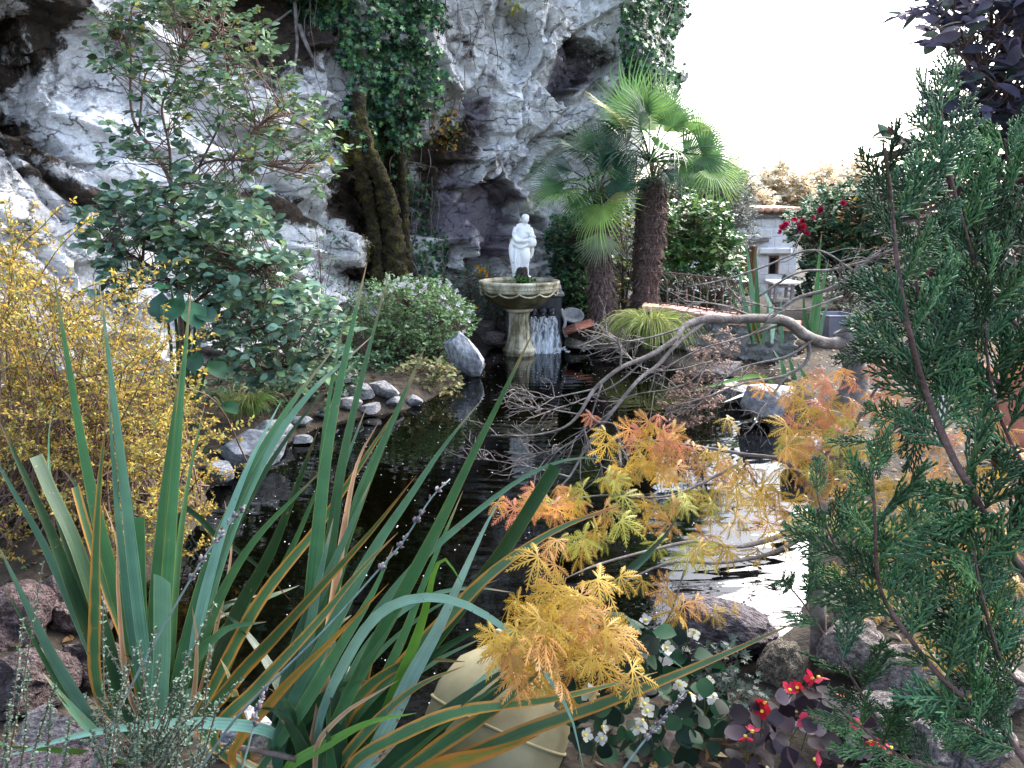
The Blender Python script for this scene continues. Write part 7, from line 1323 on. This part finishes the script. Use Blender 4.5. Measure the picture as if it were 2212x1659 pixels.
ST = [([(2255, 1290), (2150, 1150), (2090, 1045), (2050, 970), (1998, 840), (1958, 690), (1937, 560), (1925, 430), (1912, 320)], 19, 1.75, 34, .19), ([(2250, 760), (2130, 620), (2080, 480), (2045, 330), (2030, 200)], 9, 1.9, 26, .17), ([(2230, 1665), (2150, 1560), (2040, 1470), (1945, 1350), (1898, 1260), (1890, 1120), (1880, 960)], 16, 1.7, 30, .18), ([(1980, 1665), (1900, 1560), (1850, 1480), (1800, 1400), (1740, 1310), (1690, 1250)], 6, 1.75, 17, .13),
      ([(2250, 1080), (2160, 900), (2130, 740), (2140, 590)], 8, 1.85, 24, .18), ([(2250, 1500), (2170, 1440), (2120, 1280), (2095, 1120)], 9, 1.75, 22, .18), ([(2250, 560), (2190, 420), (2170, 300)], 6, 1.95, 18, .17), ([(2100, 1670), (1960, 1640), (1850, 1560), (1830, 1520)], 6, 1.65, 18, .14), ([(2250, 1620), (2160, 1600), (2080, 1560), (2010, 1540)], 6, 1.7, 18, .16), ([(2250, 900), (2080, 760), (1985, 640), (1985, 470), (1975, 400)], 7, 1.85, 26, .17), ([(1950, 1360), (1850, 1250), (1790, 1150), (1760, 1050)], 5, 1.8, 16, .15), ([(2250, 1400), (2130, 1350), (2030, 1260), (1990, 1150)], 6, 1.9, 20, .17), ([(2240, 640), (2060, 640), (1960, 740), (1900, 760)], 6, 1.95, 18, .16), ([(2150, 880), (2050, 820), (1930, 930), (1850, 960)], 5, 1.9, 16, .16)]
for pts, w, Y, ns, L in ST:
    S_ = limb(cf, [(x, y, Y + .03 * math.sin(i * 2.1), w * (1 - .75 * i / (len(pts) - 1)) + 1.5) for i, (x, y) in enumerate(pts)], 'branch', M['red_bark'], 8, 50, .08); T = norm(np.gradient(S_[:, :3], axis=0))
    ns = int(ns * .55); L *= 1.22
    for k in range(ns):
        i = int(np.clip(3 + 46 * (k + rng.uniform(0, .6)) / ns, 0, 49)); sg = 1 if k % 2 else -1; t = T[i]; sd = norm(np.cross(t, [0, -1.0, 0])) * sg; last = i > 44
        d = norm(t * (1.0 if last else .8) + sd * (.2 if last else .75) + np.array([0, rng.uniform(-.55, .45), .3])); X, Y_, Z_ = frames(d[None], (np.array([0, -1.0, .3]) + rnd(1)[0] * .6)[None]); o = bpy.data.objects.new('spray', SPR[int(rng.integers(6))]); COL.objects.link(o); o.parent = cf
        s = L * rng.uniform(.75, 1.25) * (1.05 - .35 * i / 49); o.matrix_basis = mat4(X[0], Y_[0], Z_[0], s, S_[i, :3] - c0); q = rng.uniform(.35, 1.4); o.color = (q * 1.1, q, q * rng.uniform(.65, .95), 1)
for k in range(16):                                                # the side of the crown turned away from the pond
    zb = .35 + 1.6 * k / 15; b0 = np.array([c0[0], c0[1], c0[2] + zb]); a = rng.uniform(-1.0, 1.3); L = .62 - .26 * k / 15
    P = spline(np.array([b0, b0 + [L * .5 * math.cos(a), L * .5 * math.sin(a), .12], b0 + [L * math.cos(a), L * math.sin(a), .38]]), 24); g = Geo(); add_tube(g, P, np.linspace(.011, .003, 24), 7, jit=.08); g.build('branch', M['red_bark'], cf, True); T = norm(np.gradient(P, axis=0))
    for q in range(11):
        i = 3 + 2 * q - (q > 9); sd = norm(np.cross(T[i], [0, 0, 1.0])) * (1 if q % 2 else -1); d = norm(T[i] * .8 + sd * .75 + np.array([0, 0, rng.uniform(0, .5)])); X, Y_, Z_ = frames(d[None], (np.array([0, 0, 1.0]) + rnd(1)[0] * .6)[None]); o = bpy.data.objects.new('spray', SPR[int(rng.integers(6))]); COL.objects.link(o); o.parent = cf
        w = rng.uniform(.35, 1.4); o.matrix_basis = mat4(X[0], Y_[0], Z_[0], rng.uniform(.15, .24), P[i] - c0); o.color = (w * 1.1, w, w * .8, 1)
# broad-leaved purple tree behind the conifer
mgc = at(2290, 900, 3.6); pt_ = thing('magnolia_tree', (mgc[0], mgc[1], gz(mgc[0], mgc[1])), 'dark purple leaved tree rising behind the conifer against the sky', 'tree')
ML = [limb(pt_, p, 'limb', M['bark']) for p in ([(2290, 1000, 3.6, 40), (2290, 700, 3.6, 34), (2280, 400, 3.6, 24), (2230, 200, 3.5, 12), (2140, 60, 3.4, 6)], [(2280, 500, 3.6, 14), (2100, 380, 3.5, 12), (2040, 320, 3.4, 6)], [(2280, 380, 3.6, 14), (2250, 200, 3.6, 10), (2300, 80, 3.6, 6)], [(2235, 210, 3.5, 9), (2090, 130, 3.4, 8), (2020, 50, 3.3, 4)])]
g = Geo(); add_tube(g, np.array([np.array(pt_.location) - [0, 0, .05], at(2290, 1000, 3.6)]), [.06, .05], 10); g.build('trunk', M['bark'], pt_, True)
twigs(pt_, ML, [([(2000, 20), (2060, -60), (2320, -80), (2320, 300), (2150, 310), (2080, 220), (2040, 120)], 3.2, 3.8, 190, .16, 9, .095, [(.16, .14, .22), (.2, .18, .26), (.1, .1, .15), (.12, .17, .15)], .2), ([(1930, 330), (2060, 280), (2300, 300), (2300, 700), (2000, 680), (1960, 520)], 3.2, 3.8, 130, .16, 7, .09, [(.05, .09, .07), (.08, .13, .1), (.03, .05, .04), (.12, .05, .05)], .2)], *ovate(.5, 5, .12, .2, 1.1), M['thin_leaf'], 300, tr=.003)
